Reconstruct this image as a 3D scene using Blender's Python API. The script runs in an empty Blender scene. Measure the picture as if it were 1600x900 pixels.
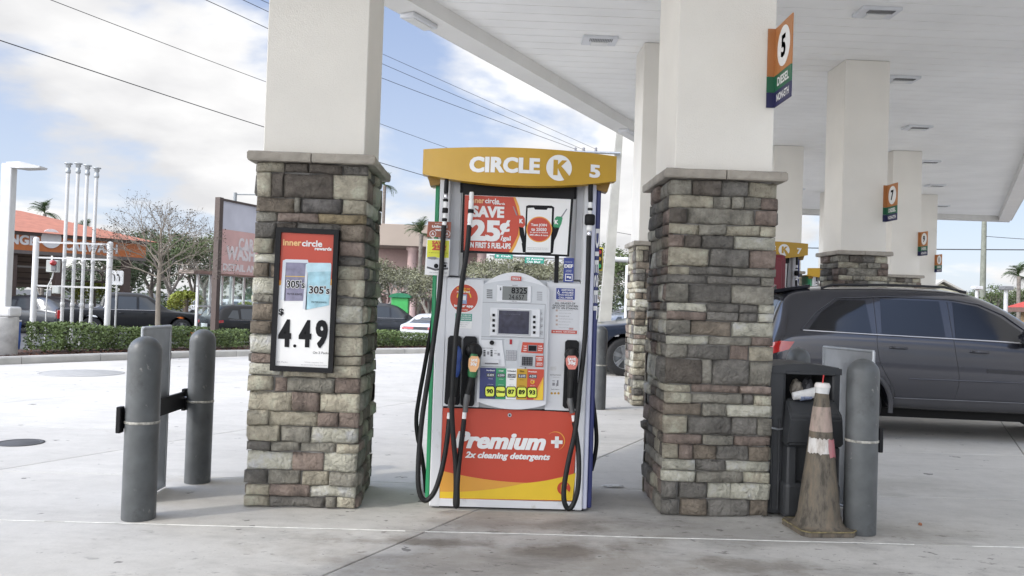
import bpy, bmesh, math, random
from mathutils import Vector, Matrix, noise
from mathutils.bvhtree import BVHTree
sc = bpy.context.scene
COL = sc.collection
rnd = random.Random(7)
R = math.radians

# ---------------------------------------------------------------- camera
FPX = 1300.0
EYE = Vector((0, 0, 1.4))
YAW, PITCH, ROLL = math.atan(30/FPX), math.atan(24/FPX), R(1.9)
fwd = Vector((math.sin(YAW)*math.cos(PITCH), math.cos(YAW)*math.cos(PITCH), math.sin(PITCH)))
r0 = Vector((math.cos(YAW), -math.sin(YAW), 0))
u0 = r0.cross(fwd)
cr = r0*math.cos(ROLL) + u0*math.sin(ROLL)
cu = u0*math.cos(ROLL) - r0*math.sin(ROLL)
cam_d = bpy.data.cameras.new('camera')
cam = bpy.data.objects.new('camera', cam_d)
COL.objects.link(cam)
mw = Matrix((cr, cu, -fwd)).transposed().to_4x4()
mw.translation = EYE
cam.matrix_world = mw
cam_d.sensor_width = 36
cam_d.lens = FPX/1600*36
cam_d.clip_end = 3000
cam_d.clip_start = 0.05
sc.camera = cam

# ---------------------------------------------------------------- sky and sun
SUN_EL, SUN_TO = R(36), R(30)          # elevation; heading the light travels (from +X towards +Y)
sdir = Vector((math.cos(SUN_TO)*math.cos(SUN_EL), math.sin(SUN_TO)*math.cos(SUN_EL), -math.sin(SUN_EL)))
world = bpy.data.worlds.new("World")
sc.world = world
world.use_nodes = True
nt = world.node_tree
for n in list(nt.nodes): nt.nodes.remove(n)
N = nt.nodes.new
L = nt.links.new
wo = N('ShaderNodeOutputWorld'); bg = N('ShaderNodeBackground')
sky = N('ShaderNodeTexSky'); sky.sky_type = 'NISHITA'; sky.sun_disc = False
sky.sun_elevation = SUN_EL
sp = -sdir
sky.sun_rotation = math.atan2(sp.x, sp.y)
sky.air_density = 1.0; sky.dust_density = 1.2; sky.ozone_density = 1.3
tc = N('ShaderNodeTexCoord')
sep = N('ShaderNodeSeparateXYZ'); L(tc.outputs['Generated'], sep.inputs[0])
zc = N('ShaderNodeMath'); zc.operation = 'MAXIMUM'; zc.inputs[1].default_value = 0.0; L(sep.outputs['Z'], zc.inputs[0])
za = N('ShaderNodeMath'); za.operation = 'ADD'; za.inputs[1].default_value = 0.22; L(zc.outputs[0], za.inputs[0])
dx = N('ShaderNodeMath'); dx.operation = 'DIVIDE'; L(sep.outputs['X'], dx.inputs[0]); L(za.outputs[0], dx.inputs[1])
dy = N('ShaderNodeMath'); dy.operation = 'DIVIDE'; L(sep.outputs['Y'], dy.inputs[0]); L(za.outputs[0], dy.inputs[1])
cmb = N('ShaderNodeCombineXYZ'); L(dx.outputs[0], cmb.inputs['X']); L(dy.outputs[0], cmb.inputs['Y'])
cmb.inputs['Z'].default_value = 8.85
nz = N('ShaderNodeTexNoise'); nz.inputs['Scale'].default_value = 1.0; nz.inputs['Detail'].default_value = 9
nz.inputs['Roughness'].default_value = 0.52; nz.inputs['Distortion'].default_value = 0.15
L(cmb.outputs[0], nz.inputs['Vector'])
cr1 = N('ShaderNodeValToRGB'); cr1.color_ramp.elements[0].position = 0.435; cr1.color_ramp.elements[1].position = 0.53
cr1.color_ramp.interpolation = 'EASE'
L(nz.outputs['Fac'], cr1.inputs['Fac'])
nz2 = N('ShaderNodeTexNoise'); nz2.inputs['Scale'].default_value = 1.7; nz2.inputs['Detail'].default_value = 7
off = N('ShaderNodeVectorMath'); off.operation = 'ADD'; off.inputs[1].default_value = (0.3, -0.2, 7.0)
L(cmb.outputs[0], off.inputs[0]); L(off.outputs[0], nz2.inputs['Vector'])
cr2 = N('ShaderNodeValToRGB')
cr2.color_ramp.elements[0].position = 0.36; cr2.color_ramp.elements[0].color = (4.55, 4.52, 4.48, 1)
cr2.color_ramp.elements[1].position = 0.60; cr2.color_ramp.elements[1].color = (3.2, 3.2, 3.26, 1)
L(nz2.outputs['Fac'], cr2.inputs['Fac'])
# a pale veil thins the blue, as the bright hazy sky of the photograph does
veil = N('ShaderNodeMixRGB'); veil.inputs['Fac'].default_value = 0.8
vr = N('ShaderNodeValToRGB'); vr.color_ramp.elements[0].position = 0.0; vr.color_ramp.elements[0].color = (2.9, 3.15, 3.7, 1)
vr.color_ramp.elements[1].position = 0.33; vr.color_ramp.elements[1].color = (1.6, 2.0, 3.0, 1)
L(zc.outputs[0], vr.inputs['Fac']); L(vr.outputs['Color'], veil.inputs['Color2'])
L(sky.outputs[0], veil.inputs['Color1'])
mx = N('ShaderNodeMixRGB'); L(cr1.outputs['Color'], mx.inputs['Fac'])
L(veil.outputs[0], mx.inputs['Color1']); L(cr2.outputs['Color'], mx.inputs['Color2'])
bg.inputs['Strength'].default_value = 0.15
# added fill: sky boosted towards the sun, behind the camera, to lift the shade
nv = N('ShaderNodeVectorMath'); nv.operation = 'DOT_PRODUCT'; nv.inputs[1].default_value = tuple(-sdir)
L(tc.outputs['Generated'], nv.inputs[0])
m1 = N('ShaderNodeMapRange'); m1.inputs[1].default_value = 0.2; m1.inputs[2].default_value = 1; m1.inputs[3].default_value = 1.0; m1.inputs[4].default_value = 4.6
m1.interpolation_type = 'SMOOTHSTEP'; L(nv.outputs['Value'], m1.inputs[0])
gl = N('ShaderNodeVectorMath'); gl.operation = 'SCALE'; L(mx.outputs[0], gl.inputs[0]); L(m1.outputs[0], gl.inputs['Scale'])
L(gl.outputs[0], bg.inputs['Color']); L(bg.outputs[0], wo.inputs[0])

sd = bpy.data.lights.new('sun', 'SUN'); sd.energy = 1.0; sd.angle = R(1.2); sd.color = (1.0, 0.95, 0.87)
so = bpy.data.objects.new('sun', sd); COL.objects.link(so)
so.rotation_euler = sdir.to_track_quat('-Z', 'Y').to_euler()
so.location = (-20, -10, 20)
sc.view_settings.view_transform = 'Standard'
sc.view_settings.look = 'None'
sc.view_settings.exposure = 0.74
sc.view_settings.gamma = 1
sc.view_settings.use_curve_mapping = False
sc.render.engine = 'CYCLES'
try:
    sc.cycles.max_bounces = 8; sc.cycles.diffuse_bounces = 5
except Exception: pass

# ---------------------------------------------------------------- pixel -> place
def ray(px, py): return fwd*FPX + cr*(px-800) - cu*(py-450)
def PY(px, py, Y):
    d = ray(px, py); return EYE + d*((Y-EYE.y)/d.y)
def PZ(px, py, z=0.0):
    d = ray(px, py); return EYE + d*((z-EYE.z)/d.z)

# ---------------------------------------------------------------- materials
def lin(c): return tuple((v/12.92 if v <= .04045 else ((v+.055)/1.055)**2.4) for v in c)
MATS = {}
def M(name, col, rough=.6, metal=0.0, var=.12, scale=6.0, bump=0.0, bscale=40.0, coat=0.0, emit=0.0, rand=0.0, spec=None, trans=0.0):
    if name in MATS: return MATS[name]
    m = bpy.data.materials.new(name); m.use_nodes = True; MATS[name] = m
    t = m.node_tree; b = t.nodes['Principled BSDF']
    b.inputs['Roughness'].default_value = rough; b.inputs['Metallic'].default_value = metal
    b.inputs['Coat Weight'].default_value = coat; b.inputs['Coat Roughness'].default_value = .05
    if spec is not None: b.inputs['Specular IOR Level'].default_value = spec
    if trans: b.inputs['Transmission Weight'].default_value = trans
    c = (*col, 1)
    tcn = t.nodes.new('ShaderNodeTexCoord')
    src = None
    if var > 0:
        n = t.nodes.new('ShaderNodeTexNoise'); n.inputs['Scale'].default_value = scale; n.inputs['Detail'].default_value = 6
        t.links.new(tcn.outputs['Object'], n.inputs['Vector'])
        mr = t.nodes.new('ShaderNodeMapRange'); mr.inputs[1].default_value = .3; mr.inputs[2].default_value = .7
        mr.inputs[3].default_value = 1-var; mr.inputs[4].default_value = 1+var
        t.links.new(n.outputs['Fac'], mr.inputs[0])
        src = mr.outputs[0]
    if rand > 0:
        oi = t.nodes.new('ShaderNodeObjectInfo')
        m2 = t.nodes.new('ShaderNodeMapRange'); m2.inputs[3].default_value = 1-rand; m2.inputs[4].default_value = 1+rand
        t.links.new(oi.outputs['Random'], m2.inputs[0])
        if src:
            mm = t.nodes.new('ShaderNodeMath'); mm.operation = 'MULTIPLY'
            t.links.new(src, mm.inputs[0]); t.links.new(m2.outputs[0], mm.inputs[1]); src = mm.outputs[0]
        else: src = m2.outputs[0]
    if src:
        vm = t.nodes.new('ShaderNodeVectorMath'); vm.operation = 'SCALE'; vm.inputs[0].default_value = col
        t.links.new(src, vm.inputs['Scale']); t.links.new(vm.outputs[0], b.inputs['Base Color'])
    else: b.inputs['Base Color'].default_value = c
    if bump > 0:
        n2 = t.nodes.new('ShaderNodeTexNoise'); n2.inputs['Scale'].default_value = bscale; n2.inputs['Detail'].default_value = 8
        t.links.new(tcn.outputs['Object'], n2.inputs['Vector'])
        bp = t.nodes.new('ShaderNodeBump'); bp.inputs['Strength'].default_value = bump; bp.inputs['Distance'].default_value = .02
        t.links.new(n2.outputs['Fac'], bp.inputs['Height']); t.links.new(bp.outputs[0], b.inputs['Normal'])
    if emit:
        b.inputs['Emission Color'].default_value = c; b.inputs['Emission Strength'].default_value = emit
    return m

WHITE = M('white_enamel', (.66,.67,.69), .35, var=.05, scale=3)
WHITE2 = M('white_print', (.78,.78,.77), .5, var=.03)
PANELW = M('pump_panel_grey', (.52,.54,.56), .4, var=.06, scale=4)
BLACK = M('black_plastic', (.008,.008,.009), .5, var=.2, spec=.25)
RUBBER = M('black_rubber', (.012,.012,.012), .5, var=.3, scale=20, spec=.3)
INK = M('black_ink', (.010,.010,.012), .6, var=0, spec=.2)
GREYINK = M('grey_ink', (.25,.25,.27), .7, var=0)
REDP = M('red_print', (.50,.060,.030), .42, var=.05, scale=2)
ORANGEP = M('orange_print', (.72,.33,.05), .42, var=.04)
YELLOWP = M('yellow_print', (.74,.50,.03), .42, var=.04)
AMBER = M('amber_print', (.50,.29,.018), .38, var=.06, scale=3)
LIME = M('lime_button', (.72,.80,.10), .35, var=0)
NAVYP = M('navy_print', (.035,.045,.16), .4, var=.05)
GREENP = M('green_print', (.03,.26,.11), .4, var=.05)
STEEL = M('galvanised_steel', (.42,.44,.46), .38, metal=.75, var=.12, scale=9)
CHROME = M('chrome', (.6,.6,.62), .16, metal=1, var=.05)
CREAM = M('cream_stucco', (.76,.73,.665), .8, var=.06, scale=1.1, bump=.2, bscale=110)
CEIL = M('white_canopy_metal', (.86,.855,.835), .5, var=.05, scale=.9)
TRIMM = M('canopy_trim_metal', (.74,.73,.70), .45, var=.05, scale=1.2)
MORTAR = M('grey_mortar', (.24,.23,.215), .95, var=.25, scale=12, bump=.4, bscale=70)
CAPST = M('cast_cap_stone', (.34,.31,.265), .9, var=.25, scale=5, bump=.5, bscale=35, rand=.1)
BOLL = M('grey_bollard_sleeve', (.088,.094,.096), .42, var=.22, scale=9, bump=.06, bscale=14)
def specks(m, colr, scale, lo, hi, stretch=(1,1,1)):
    t = m.node_tree; b = t.nodes['Principled BSDF']; src = b.inputs['Base Color'].links[0].from_socket
    tcn = t.nodes.new('ShaderNodeTexCoord'); mp = t.nodes.new('ShaderNodeMapping'); mp.inputs['Scale'].default_value = stretch
    n = t.nodes.new('ShaderNodeTexNoise'); n.inputs['Scale'].default_value = scale; n.inputs['Detail'].default_value = 5; n.inputs['Roughness'].default_value = .65
    t.links.new(tcn.outputs['Object'], mp.inputs[0]); t.links.new(mp.outputs[0], n.inputs['Vector'])
    q = t.nodes.new('ShaderNodeMapRange'); q.inputs[1].default_value = lo; q.inputs[2].default_value = hi; t.links.new(n.outputs['Fac'], q.inputs[0])
    x = t.nodes.new('ShaderNodeMixRGB'); t.links.new(q.outputs[0], x.inputs['Fac']); t.links.new(src, x.inputs['Color1']); x.inputs['Color2'].default_value = (*colr, 1)
    t.links.new(x.outputs[0], b.inputs['Base Color'])
specks(BOLL, (.20,.20,.19), 17, .66, .70, (1,1,.45)); specks(BOLL, (.05,.05,.048), 6, .58, .75)
specks(PANELW, (.34,.33,.31), 7, .60, .75); specks(WHITE, (.48,.47,.44), 9, .62, .80); specks(CREAM, (.56,.53,.47), 1.3, .60, .80, (1,1,.35))
GLASS = M('dark_tinted_glass', (.008,.009,.013), .05, var=0, spec=.6)
GLASS2 = M('grey_car_glass', (.07,.078,.085), .06, var=0, spec=.6)

# ---------------------------------------------------------------- mesh builder
class MB:
    def __init__(s): s.v = []; s.f = []; s.sm = []
    def add(s, vs, fs, smooth=False):
        o = len(s.v); s.v += [Vector(v) for v in vs]; s.f += [tuple(i+o for i in f) for f in fs]; s.sm += [smooth]*len(fs); return s
    def box(s, x0, x1, y0, y1, z0, z1, c=0.0, rz=0.0, piv=None):
        """box with optional chamfer c on every edge"""
        x0, x1 = min(x0,x1), max(x0,x1); y0, y1 = min(y0,y1), max(y0,y1); z0, z1 = min(z0,z1), max(z0,z1)
        if c <= 0:
            vs = [(x,y,z) for x in (x0,x1) for y in (y0,y1) for z in (z0,z1)]
            fs = [(0,1,3,2),(4,6,7,5),(0,4,5,1),(2,3,7,6),(0,2,6,4),(1,5,7,3)]
        else:
            c = min(c, (x1-x0)/2.01, (y1-y0)/2.01, (z1-z0)/2.01)
            bm = bmesh.new(); bmesh.ops.create_cube(bm, size=1)
            for v in bm.verts: v.co = Vector(((x0+x1)/2+v.co.x*(x1-x0), (y0+y1)/2+v.co.y*(y1-y0), (z0+z1)/2+v.co.z*(z1-z0)))
            bmesh.ops.bevel(bm, geom=bm.edges[:], offset=c, segments=2 if c > .012 else 1, affect='EDGES', profile=.5)
            vs = [v.co.copy() for v in bm.verts]; bm.verts.index_update()
            fs = [[v.index for v in f.verts] for f in bm.faces]; bm.free()
        if rz:
            p = Vector(piv) if piv else Vector(((x0+x1)/2,(y0+y1)/2,0)); m = Matrix.Rotation(rz, 3, 'Z')
            vs = [m@(Vector(v)-p)+p for v in vs]
        return s.add(vs, fs)
    def prism(s, pts, y0, y1):
        """outline in x,z extruded from y0 to y1"""
        n = len(pts); vs = [(p[0],y0,p[1]) for p in pts]+[(p[0],y1,p[1]) for p in pts]
        fs = [tuple(range(n)), tuple(range(2*n-1,n-1,-1))]+[(i,i+n,(i+1)%n+n,(i+1)%n) for i in range(n)]
        return s.add(vs, fs)
    def zprism(s, pts, z0, z1):
        n = len(pts); vs = [(p[0],p[1],z0) for p in pts]+[(p[0],p[1],z1) for p in pts]
        fs = [tuple(range(n-1,-1,-1)), tuple(range(n,2*n))]+[(i,(i+1)%n,(i+1)%n+n,i+n) for i in range(n)]
        return s.add(vs, fs)
    def tube(s, pts, r, n=10, caps=True, smooth=True):
        pts = [Vector(p) for p in pts]; rs = r if isinstance(r, (list,tuple)) else [r]*len(pts)
        rings = []; prev = None
        for i, p in enumerate(pts):
            t = (pts[min(i+1,len(pts)-1)]-pts[max(i-1,0)])
            if t.length < 1e-9: t = Vector((0,0,1))
            t.normalize()
            if prev is None: a = t.orthogonal().normalized()
            else:
                a = prev - t*prev.dot(t)
                a = a.normalized() if a.length > 1e-6 else t.orthogonal().normalized()
            prev = a; b = t.cross(a)
            rings.append([p+(a*math.cos(2*math.pi*k/n)+b*math.sin(2*math.pi*k/n))*rs[i] for k in range(n)])
        vs = [v for q in rings for v in q]; fs = []
        for i in range(len(pts)-1):
            for k in range(n): fs.append((i*n+k, i*n+(k+1)%n, (i+1)*n+(k+1)%n, (i+1)*n+k))
        s.add(vs, fs, smooth)
        if caps:
            s.add(rings[0], [tuple(range(n-1,-1,-1))]); s.add(rings[-1], [tuple(range(n))])
        return s
    def lathe(s, prof, cx, cy, n=28, axis='z', smooth=True):
        """profile of (radius, height)"""
        vs = []; fs = []
        for r, h in prof:
            for k in range(n):
                a = 2*math.pi*k/n
                if axis == 'z': vs.append((cx+r*math.cos(a), cy+r*math.sin(a), h))
                elif axis == 'y': vs.append((cx+r*math.cos(a), h, cy+r*math.sin(a)))
                else: vs.append((h, cx+r*math.cos(a), cy+r*math.sin(a)))
        for i in range(len(prof)-1):
            for k in range(n): fs.append((i*n+k, i*n+(k+1)%n, (i+1)*n+(k+1)%n, (i+1)*n+k))
        return s.add(vs, fs, smooth)
    def disc(s, cx, cz, r, y0, y1, n=32, rz=None):
        return s.prism([(cx+r*math.cos(2*math.pi*k/n), cz+(rz or r)*math.sin(2*math.pi*k/n)) for k in range(n)], y0, y1)

ORG = {}
def mesh_of(mb, name, off=Vector((0,0,0)), fix=True):
    me = bpy.data.meshes.new(name)
    me.from_pydata([v-off for v in mb.v], [], mb.f)
    me.polygons.foreach_set('use_smooth', mb.sm)
    if fix:
        bm = bmesh.new(); bm.from_mesh(me); bmesh.ops.recalc_face_normals(bm, faces=bm.faces[:]); bm.to_mesh(me); bm.free()
    me.update()
    return me
def props(o, label=None, cat=None, group=None, kind=None):
    if label: o['label'] = label
    if cat: o['category'] = cat
    if group: o['group'] = group
    if kind: o['kind'] = kind
    return o
def thing(name, label, cat, loc=(0,0,0), rz=0.0, group=None, local=False):
    o = bpy.data.objects.new(name, None); COL.objects.link(o); o.empty_display_size = .1
    o.location = loc; o.rotation_euler = (0,0,rz)
    ORG[o.name] = Vector((0,0,0)) if (local or rz) else Vector(loc)
    return props(o, label, cat, group)
def part(name, mb, mat, parent=None, label=None, cat=None, group=None, kind=None, fix=True, me=None):
    off = ORG.get(parent.name, Vector((0,0,0))) if parent else Vector((0,0,0))
    if me is None:
        me = mesh_of(mb, name, off, fix)
        me.materials.append(mat)
    o = bpy.data.objects.new(name, me); COL.objects.link(o)
    if parent: o.parent = parent
    ORG[o.name] = off
    return props(o, label, cat, group, kind)
def kids(o): return [c for c in bpy.data.objects if c.parent == o]
KID = {}
def copy_tree(root, loc=None, label=None, group=None, rz=None, skip=()):
    if root.name not in KID:
        def col(o):
            return [(c, col(c)) for c in o.children]
        KID[root.name] = col(root)
    def dup(o, par, tree):
        c = o.copy(); COL.objects.link(c); c.parent = par
        for k in ('kept',): pass
        for ch, tr in tree:
            if ch.name.split('.')[0] in skip or ch.get('_skip'): continue
            dup(ch, c, tr)
        return c
    r = dup(root, None, KID[root.name])
    if loc is not None: r.location = loc
    if rz is not None: r.rotation_euler = (0,0,rz)
    if label: r['label'] = label
    if group: r['group'] = group
    return r

# text -------------------------------------------------------------
TX = {}
def glyphs(s, bold=.0, shear=0.0, space=1.0, line=1.0):
    key = (s, bold, shear, space, line)
    if key in TX: return TX[key]
    cu_ = bpy.data.curves.new('t', 'FONT'); cu_.body = s; cu_.size = 1; cu_.offset = min(bold, .028); cu_.shear = shear
    cu_.space_character = space+max(0, bold-.028)*1.2; cu_.space_line = line; cu_.resolution_u = 3; cu_.align_x = 'CENTER'
    o = bpy.data.objects.new('t', cu_); COL.objects.link(o)
    dg = bpy.context.evaluated_depsgraph_get(); dg.update()
    me = bpy.data.meshes.new_from_object(o.evaluated_get(dg))
    vs = [v.co.copy() for v in me.vertices]; fs = [tuple(p.vertices) for p in me.polygons]
    bpy.data.objects.remove(o); bpy.data.meshes.remove(me); bpy.data.curves.remove(cu_)
    e = max(0, bold-.028); n = len(vs); base = vs; bf = fs; vs = []; fs = []
    sh = [(0,0)] if e < .004 else [(-e,-e*.5),(e,e*.5),(-e,e*.5),(e,-e*.5)]+([(0,0)] if e > .02 else [])
    for k, (ax, ay) in enumerate(sh):
        vs += [(v.x+ax, v.y+ay, k) for v in base]; fs += [tuple(i+k*n for i in f) for f in bf]
    x0 = min(v[0] for v in vs); x1 = max(v[0] for v in vs); y0 = min(v[1] for v in vs); y1 = max(v[1] for v in vs)
    vs = [((v[0]-x0)/(x1-x0)-.5, (v[1]-y0)/(y1-y0)-.5, v[2]) for v in vs]
    TX[key] = (vs, fs); return TX[key]
def tmb(mb, s, cx, cz, w, h, Y, bold=.0, shear=0.0, space=1.0, line=1.0, th=.0015, fn=None):
    """text fitted into w x h, centred at cx,cz, facing -Y at Y, a print th proud"""
    vs, fs = glyphs(s, bold, shear, space, line)
    f = fn or (lambda x, z, d: (x, Y-d, z))
    mb.add([f(cx+u*w, cz+v*h, th+k*.00012) for u, v, k in vs], fs)
def PT(name, s, x0, y0, x1, y1, Y, mat, parent, **k):
    """lettering part whose box is read off the photograph on the plane Y"""
    c = PY((x0+x1)/2, (y0+y1)/2, Y); sc_ = FPX/Y
    mb = MB(); tmb(mb, s, c.x, c.z, (x1-x0)/sc_, (y1-y0)/sc_, Y, **k)
    return part(name, mb, mat, parent, fix=False)
def PR(mb, x0, y0, x1, y1, Y, th=.004, c=0.0, back=.0):
    """upright panel; front face th proud of plane Y"""
    p = PY((x0+x1)/2, (y0+y1)/2, Y); s_ = FPX/Y; w = abs(x1-x0)/s_/2; h = abs(y1-y0)/s_/2
    return mb.box(p.x-w, p.x+w, Y-th, Y+back, p.z-h, p.z+h, c)
def PP(mb, pts, Y, th=.004, back=0.0):
    q = [PY(a, b, Y) for a, b in pts]
    return mb.prism([(v.x, v.z) for v in q], Y-th, Y+back)
def arc(x0, x1, y0, ym, y1, n=14):
    """points of a parabola through ends and a mid height"""
    out = []
    for i in range(n+1):
        t = i/n; out.append((x0+(x1-x0)*t, (1-t)*y0+t*y1+4*t*(1-t)*(ym-(y0+y1)/2)))
    return out
def spline(pts, n=8):
    P = [Vector(p) for p in pts]; out = []
    for i in range(len(P)-1):
        a = P[max(i-1,0)]; b = P[i]; c = P[i+1]; d = P[min(i+2,len(P)-1)]
        for k in range(n):
            t = k/n
            out.append(.5*((2*b)+(c-a)*t+(2*a-5*b+4*c-d)*t*t+(3*b-a-3*c+d)*t**3))
    out.append(P[-1]); return out

# ================================================================ GROUND
def ground_mat(name, base, stain=True, aspl=False):
    m = bpy.data.materials.new(name); m.use_nodes = True; t = m.node_tree; b = t.nodes['Principled BSDF']
    b.inputs['Roughness'].default_value = .9; b.inputs['Specular IOR Level'].default_value = .2
    g = t.nodes.new('ShaderNodeNewGeometry')
    def nse(scale, det=6, rough=.6, stretch=None):
        n = t.nodes.new('ShaderNodeTexNoise'); n.inputs['Scale'].default_value = scale; n.inputs['Detail'].default_value = det
        n.inputs['Roughness'].default_value = rough
        if stretch:
            mp = t.nodes.new('ShaderNodeMapping'); mp.inputs['Scale'].default_value = stretch; mp.inputs['Rotation'].default_value = (0,0,.5)
            t.links.new(g.outputs['Position'], mp.inputs[0]); t.links.new(mp.outputs[0], n.inputs['Vector'])
        else: t.links.new(g.outputs['Position'], n.inputs['Vector'])
        return n.outputs['Fac']
    def mr(src, a, b_, c, d):
        q = t.nodes.new('ShaderNodeMapRange'); q.inputs[1].default_value = a; q.inputs[2].default_value = b_
        q.inputs[3].default_value = c; q.inputs[4].default_value = d; t.links.new(src, q.inputs[0]); return q.outputs[0]
    def mul(a, b_):
        q = t.nodes.new('ShaderNodeMath'); q.operation = 'MULTIPLY'; t.links.new(a, q.inputs[0]); t.links.new(b_, q.inputs[1]); return q.outputs[0]
    s = mul(mr(nse(.55), .35, .65, .90, 1.06), mr(nse(7, 8, .7), .3, .7, .93, 1.05))
    s = mul(s, mr(nse(2.2, 9, .72, (.35, 1.6, 1)), .52, .72, 1.0, .86))
    s = mul(s, mr(nse(60, 4, .8), .3, .7, .95, 1.04))
    # small dark spots of gum and oil
    s = mul(s, mr(nse(5.2, 3, .55), .68, .70, 1.0, .45))
    s = mul(s, mr(nse(11, 4, .6, (.5, 1.5, 1)), .66, .72, 1.0, .72))
    s = mul(s, mr(nse(.9, 7, .7, (.3, 1.2, 1)), .55, .75, 1.0, .84))
    oi = t.nodes.new('ShaderNodeObjectInfo'); s = mul(s, mr(oi.outputs['Random'], 0, 1, .95, 1.04))
    colr = t.nodes.new('ShaderNodeVectorMath'); colr.operation = 'SCALE'; colr.inputs[0].default_value = base
    t.links.new(s, colr.inputs['Scale']); out = colr.outputs[0]
    if stain:
        def blob(cx, cy, sx, sy, strength, tint):
            nonlocal out
            mp = t.nodes.new('ShaderNodeMapping'); mp.vector_type = 'POINT'
            mp.inputs['Location'].default_value = (-cx/sx, -cy/sy, 0); mp.inputs['Scale'].default_value = (1/sx, 1/sy, 0)
            t.links.new(g.outputs['Position'], mp.inputs[0])
            ln = t.nodes.new('ShaderNodeVectorMath'); ln.operation = 'LENGTH'; t.links.new(mp.outputs[0], ln.inputs[0])
            ad = t.nodes.new('ShaderNodeMath'); ad.operation = 'ADD'; t.links.new(ln.outputs['Value'], ad.inputs[0])
            t.links.new(mr(nse(2.6, 8, .65), .3, .7, -.55, .55), ad.inputs[1])
            fac = mr(ad.outputs[0], .35, 1.05, strength, 0)
            mxn = t.nodes.new('ShaderNodeMixRGB'); mxn.blend_type = 'MULTIPLY'; t.links.new(fac, mxn.inputs['Fac'])
            t.links.new(out, mxn.inputs['Color1']); mxn.inputs['Color2'].default_value = (*tint, 1); out = mxn.outputs[0]
        blob(.25, 4.5, 1.5, .62, .62, (.56,.52,.47))
        blob(.5, 4.75, .35, .16, .7, (.5,.46,.42)); blob(-.3, 4.85, .5, .10, .7, (.48,.44,.40)); blob(1.5, 4.6, .4, .14, .6, (.6,.57,.53))
        blob(.15, 5.3, .7, .16, .6, (.55,.52,.48))
        blob(2.6, 5.4, .7, .3, .6, (.66,.64,.60))
        blob(-1.6, 6.3, .7, .16, .5, (.80,.74,.62))
        blob(3.3, 6.9, .8, .4, .5, (.72,.71,.68))
        blob(1.3, 5.25, 1.2, .3, .55, (.62,.61,.59))
    if stain:
        mp = t.nodes.new('ShaderNodeMapping'); mp.inputs['Location'].default_value = (-1.0/3.6, -4.6/1.7, 0); mp.inputs['Scale'].default_value = (1/3.6, 1/1.7, 0)
        t.links.new(g.outputs['Position'], mp.inputs[0])
        ln = t.nodes.new('ShaderNodeVectorMath'); ln.operation = 'LENGTH'; t.links.new(mp.outputs[0], ln.inputs[0])
        reg = mr(ln.outputs['Value'], .5, 1.1, 1.25, 0)
        for (sc_n, det, lo, hi, amt, st_) in ((1.7, 10, .47, .68, .34, (.8,1.5,1)), (9, 5, .60, .66, .45, (.7,1.3,1)), (24, 3, .66, .70, .5, None)):
            f_ = mul(mr(nse(sc_n, det, .72, st_), lo, hi, 0, amt), reg)
            mxn = t.nodes.new('ShaderNodeMixRGB'); t.links.new(f_, mxn.inputs['Fac']); t.links.new(out, mxn.inputs['Color1']); mxn.inputs['Color2'].default_value = (.09,.08,.07,1); out = mxn.outputs[0]
    t.links.new(out, b.inputs['Base Color'])
    bp = t.nodes.new('ShaderNodeBump'); bp.inputs['Strength'].default_value = .25; bp.inputs['Distance'].default_value = .01
    t.links.new(nse(120, 4, .7), bp.inputs['Height']); t.links.new(bp.outputs[0], b.inputs['Normal'])
    return m
CONC = ground_mat('brushed_concrete', (.54,.522,.485))
JOINT = M('joint_filler', (.16,.15,.14), .95, var=.3, scale=15)
ASPH = ground_mat('asphalt', (.12,.12,.12), stain=False)
GRASSM = M('ground_grass', (.10,.14,.05), .95, var=.3, scale=.5)

mb = MB(); mb.box(-420, 520, -60, 900, -.72, -.62)
part('ground', mb, ASPH, kind='structure')

# kerb line (seen ground points) running from left foreground to far right
KERB = [(-16.5, 4.5), (-12.6, 10.2), (-8.9, 14.9), (-7.4, 17.0), (-5.7, 18.9), (-2.9, 21.2), (-.6, 23.0), (4.5, 27.0), (14, 35), (60, 40)]
mb = MB(); mb.zprism([(-16.5,-9)]+[(60,-9)]+KERB[::-1], -.60, -.014)
apron = part('concrete_apron', mb, JOINT, kind='structure')
SK = .53   # skew of the whole forecourt: joints and canopy edges run this way
YJ = [-3.5, .8, 5.08, 6.42, 8.5, 11.6, 12.9, 15.4, 18.6, 19.9, 22.6, 27, 32]
OFF = [-3.05 + 4.1*k for k in range(-4, 9)]
def inside(x, y):
    for (ax, ay), (bx, by) in zip(KERB[:-1], KERB[1:]):
        pass
    ins = False; P = [(-16.5,-9),(60,-9)]+KERB[::-1]
    for i in range(len(P)):
        x1,y1 = P[i]; x2,y2 = P[i-1]
        if (y1 > y) != (y2 > y) and x < (x2-x1)*(y-y1)/(y2-y1)+x1: ins = not ins
    return ins
g = .006
def clip_left(poly):
    """cut slab outlines back to the kerb line: shapely-free half-plane clip against each kerb segment near it"""
    for (ax, ay), (bx, by) in zip(KERB[:-1], KERB[1:]):
        nx, ny = (by-ay), -(bx-ax)          # points to the forecourt side
        cx = sum(p[0] for p in poly)/len(poly); cy = sum(p[1] for p in poly)/len(poly)
        lo = min(ay, by)-3; hi = max(ay, by)+3
        if not (lo <= cy <= hi): continue
        out = []
        for i in range(len(poly)):
            p = poly[i]; q = poly[(i+1) % len(poly)]
            dp = (p[0]-ax)*nx+(p[1]-ay)*ny; dq = (q[0]-ax)*nx+(q[1]-ay)*ny
            if dp >= 0: out.append(p)
            if (dp >= 0) != (dq >= 0):
                tt = dp/(dp-dq); out.append((p[0]+(q[0]-p[0])*tt, p[1]+(q[1]-p[1])*tt))
        poly = out
        if len(poly) < 3: return None
    return poly
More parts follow.
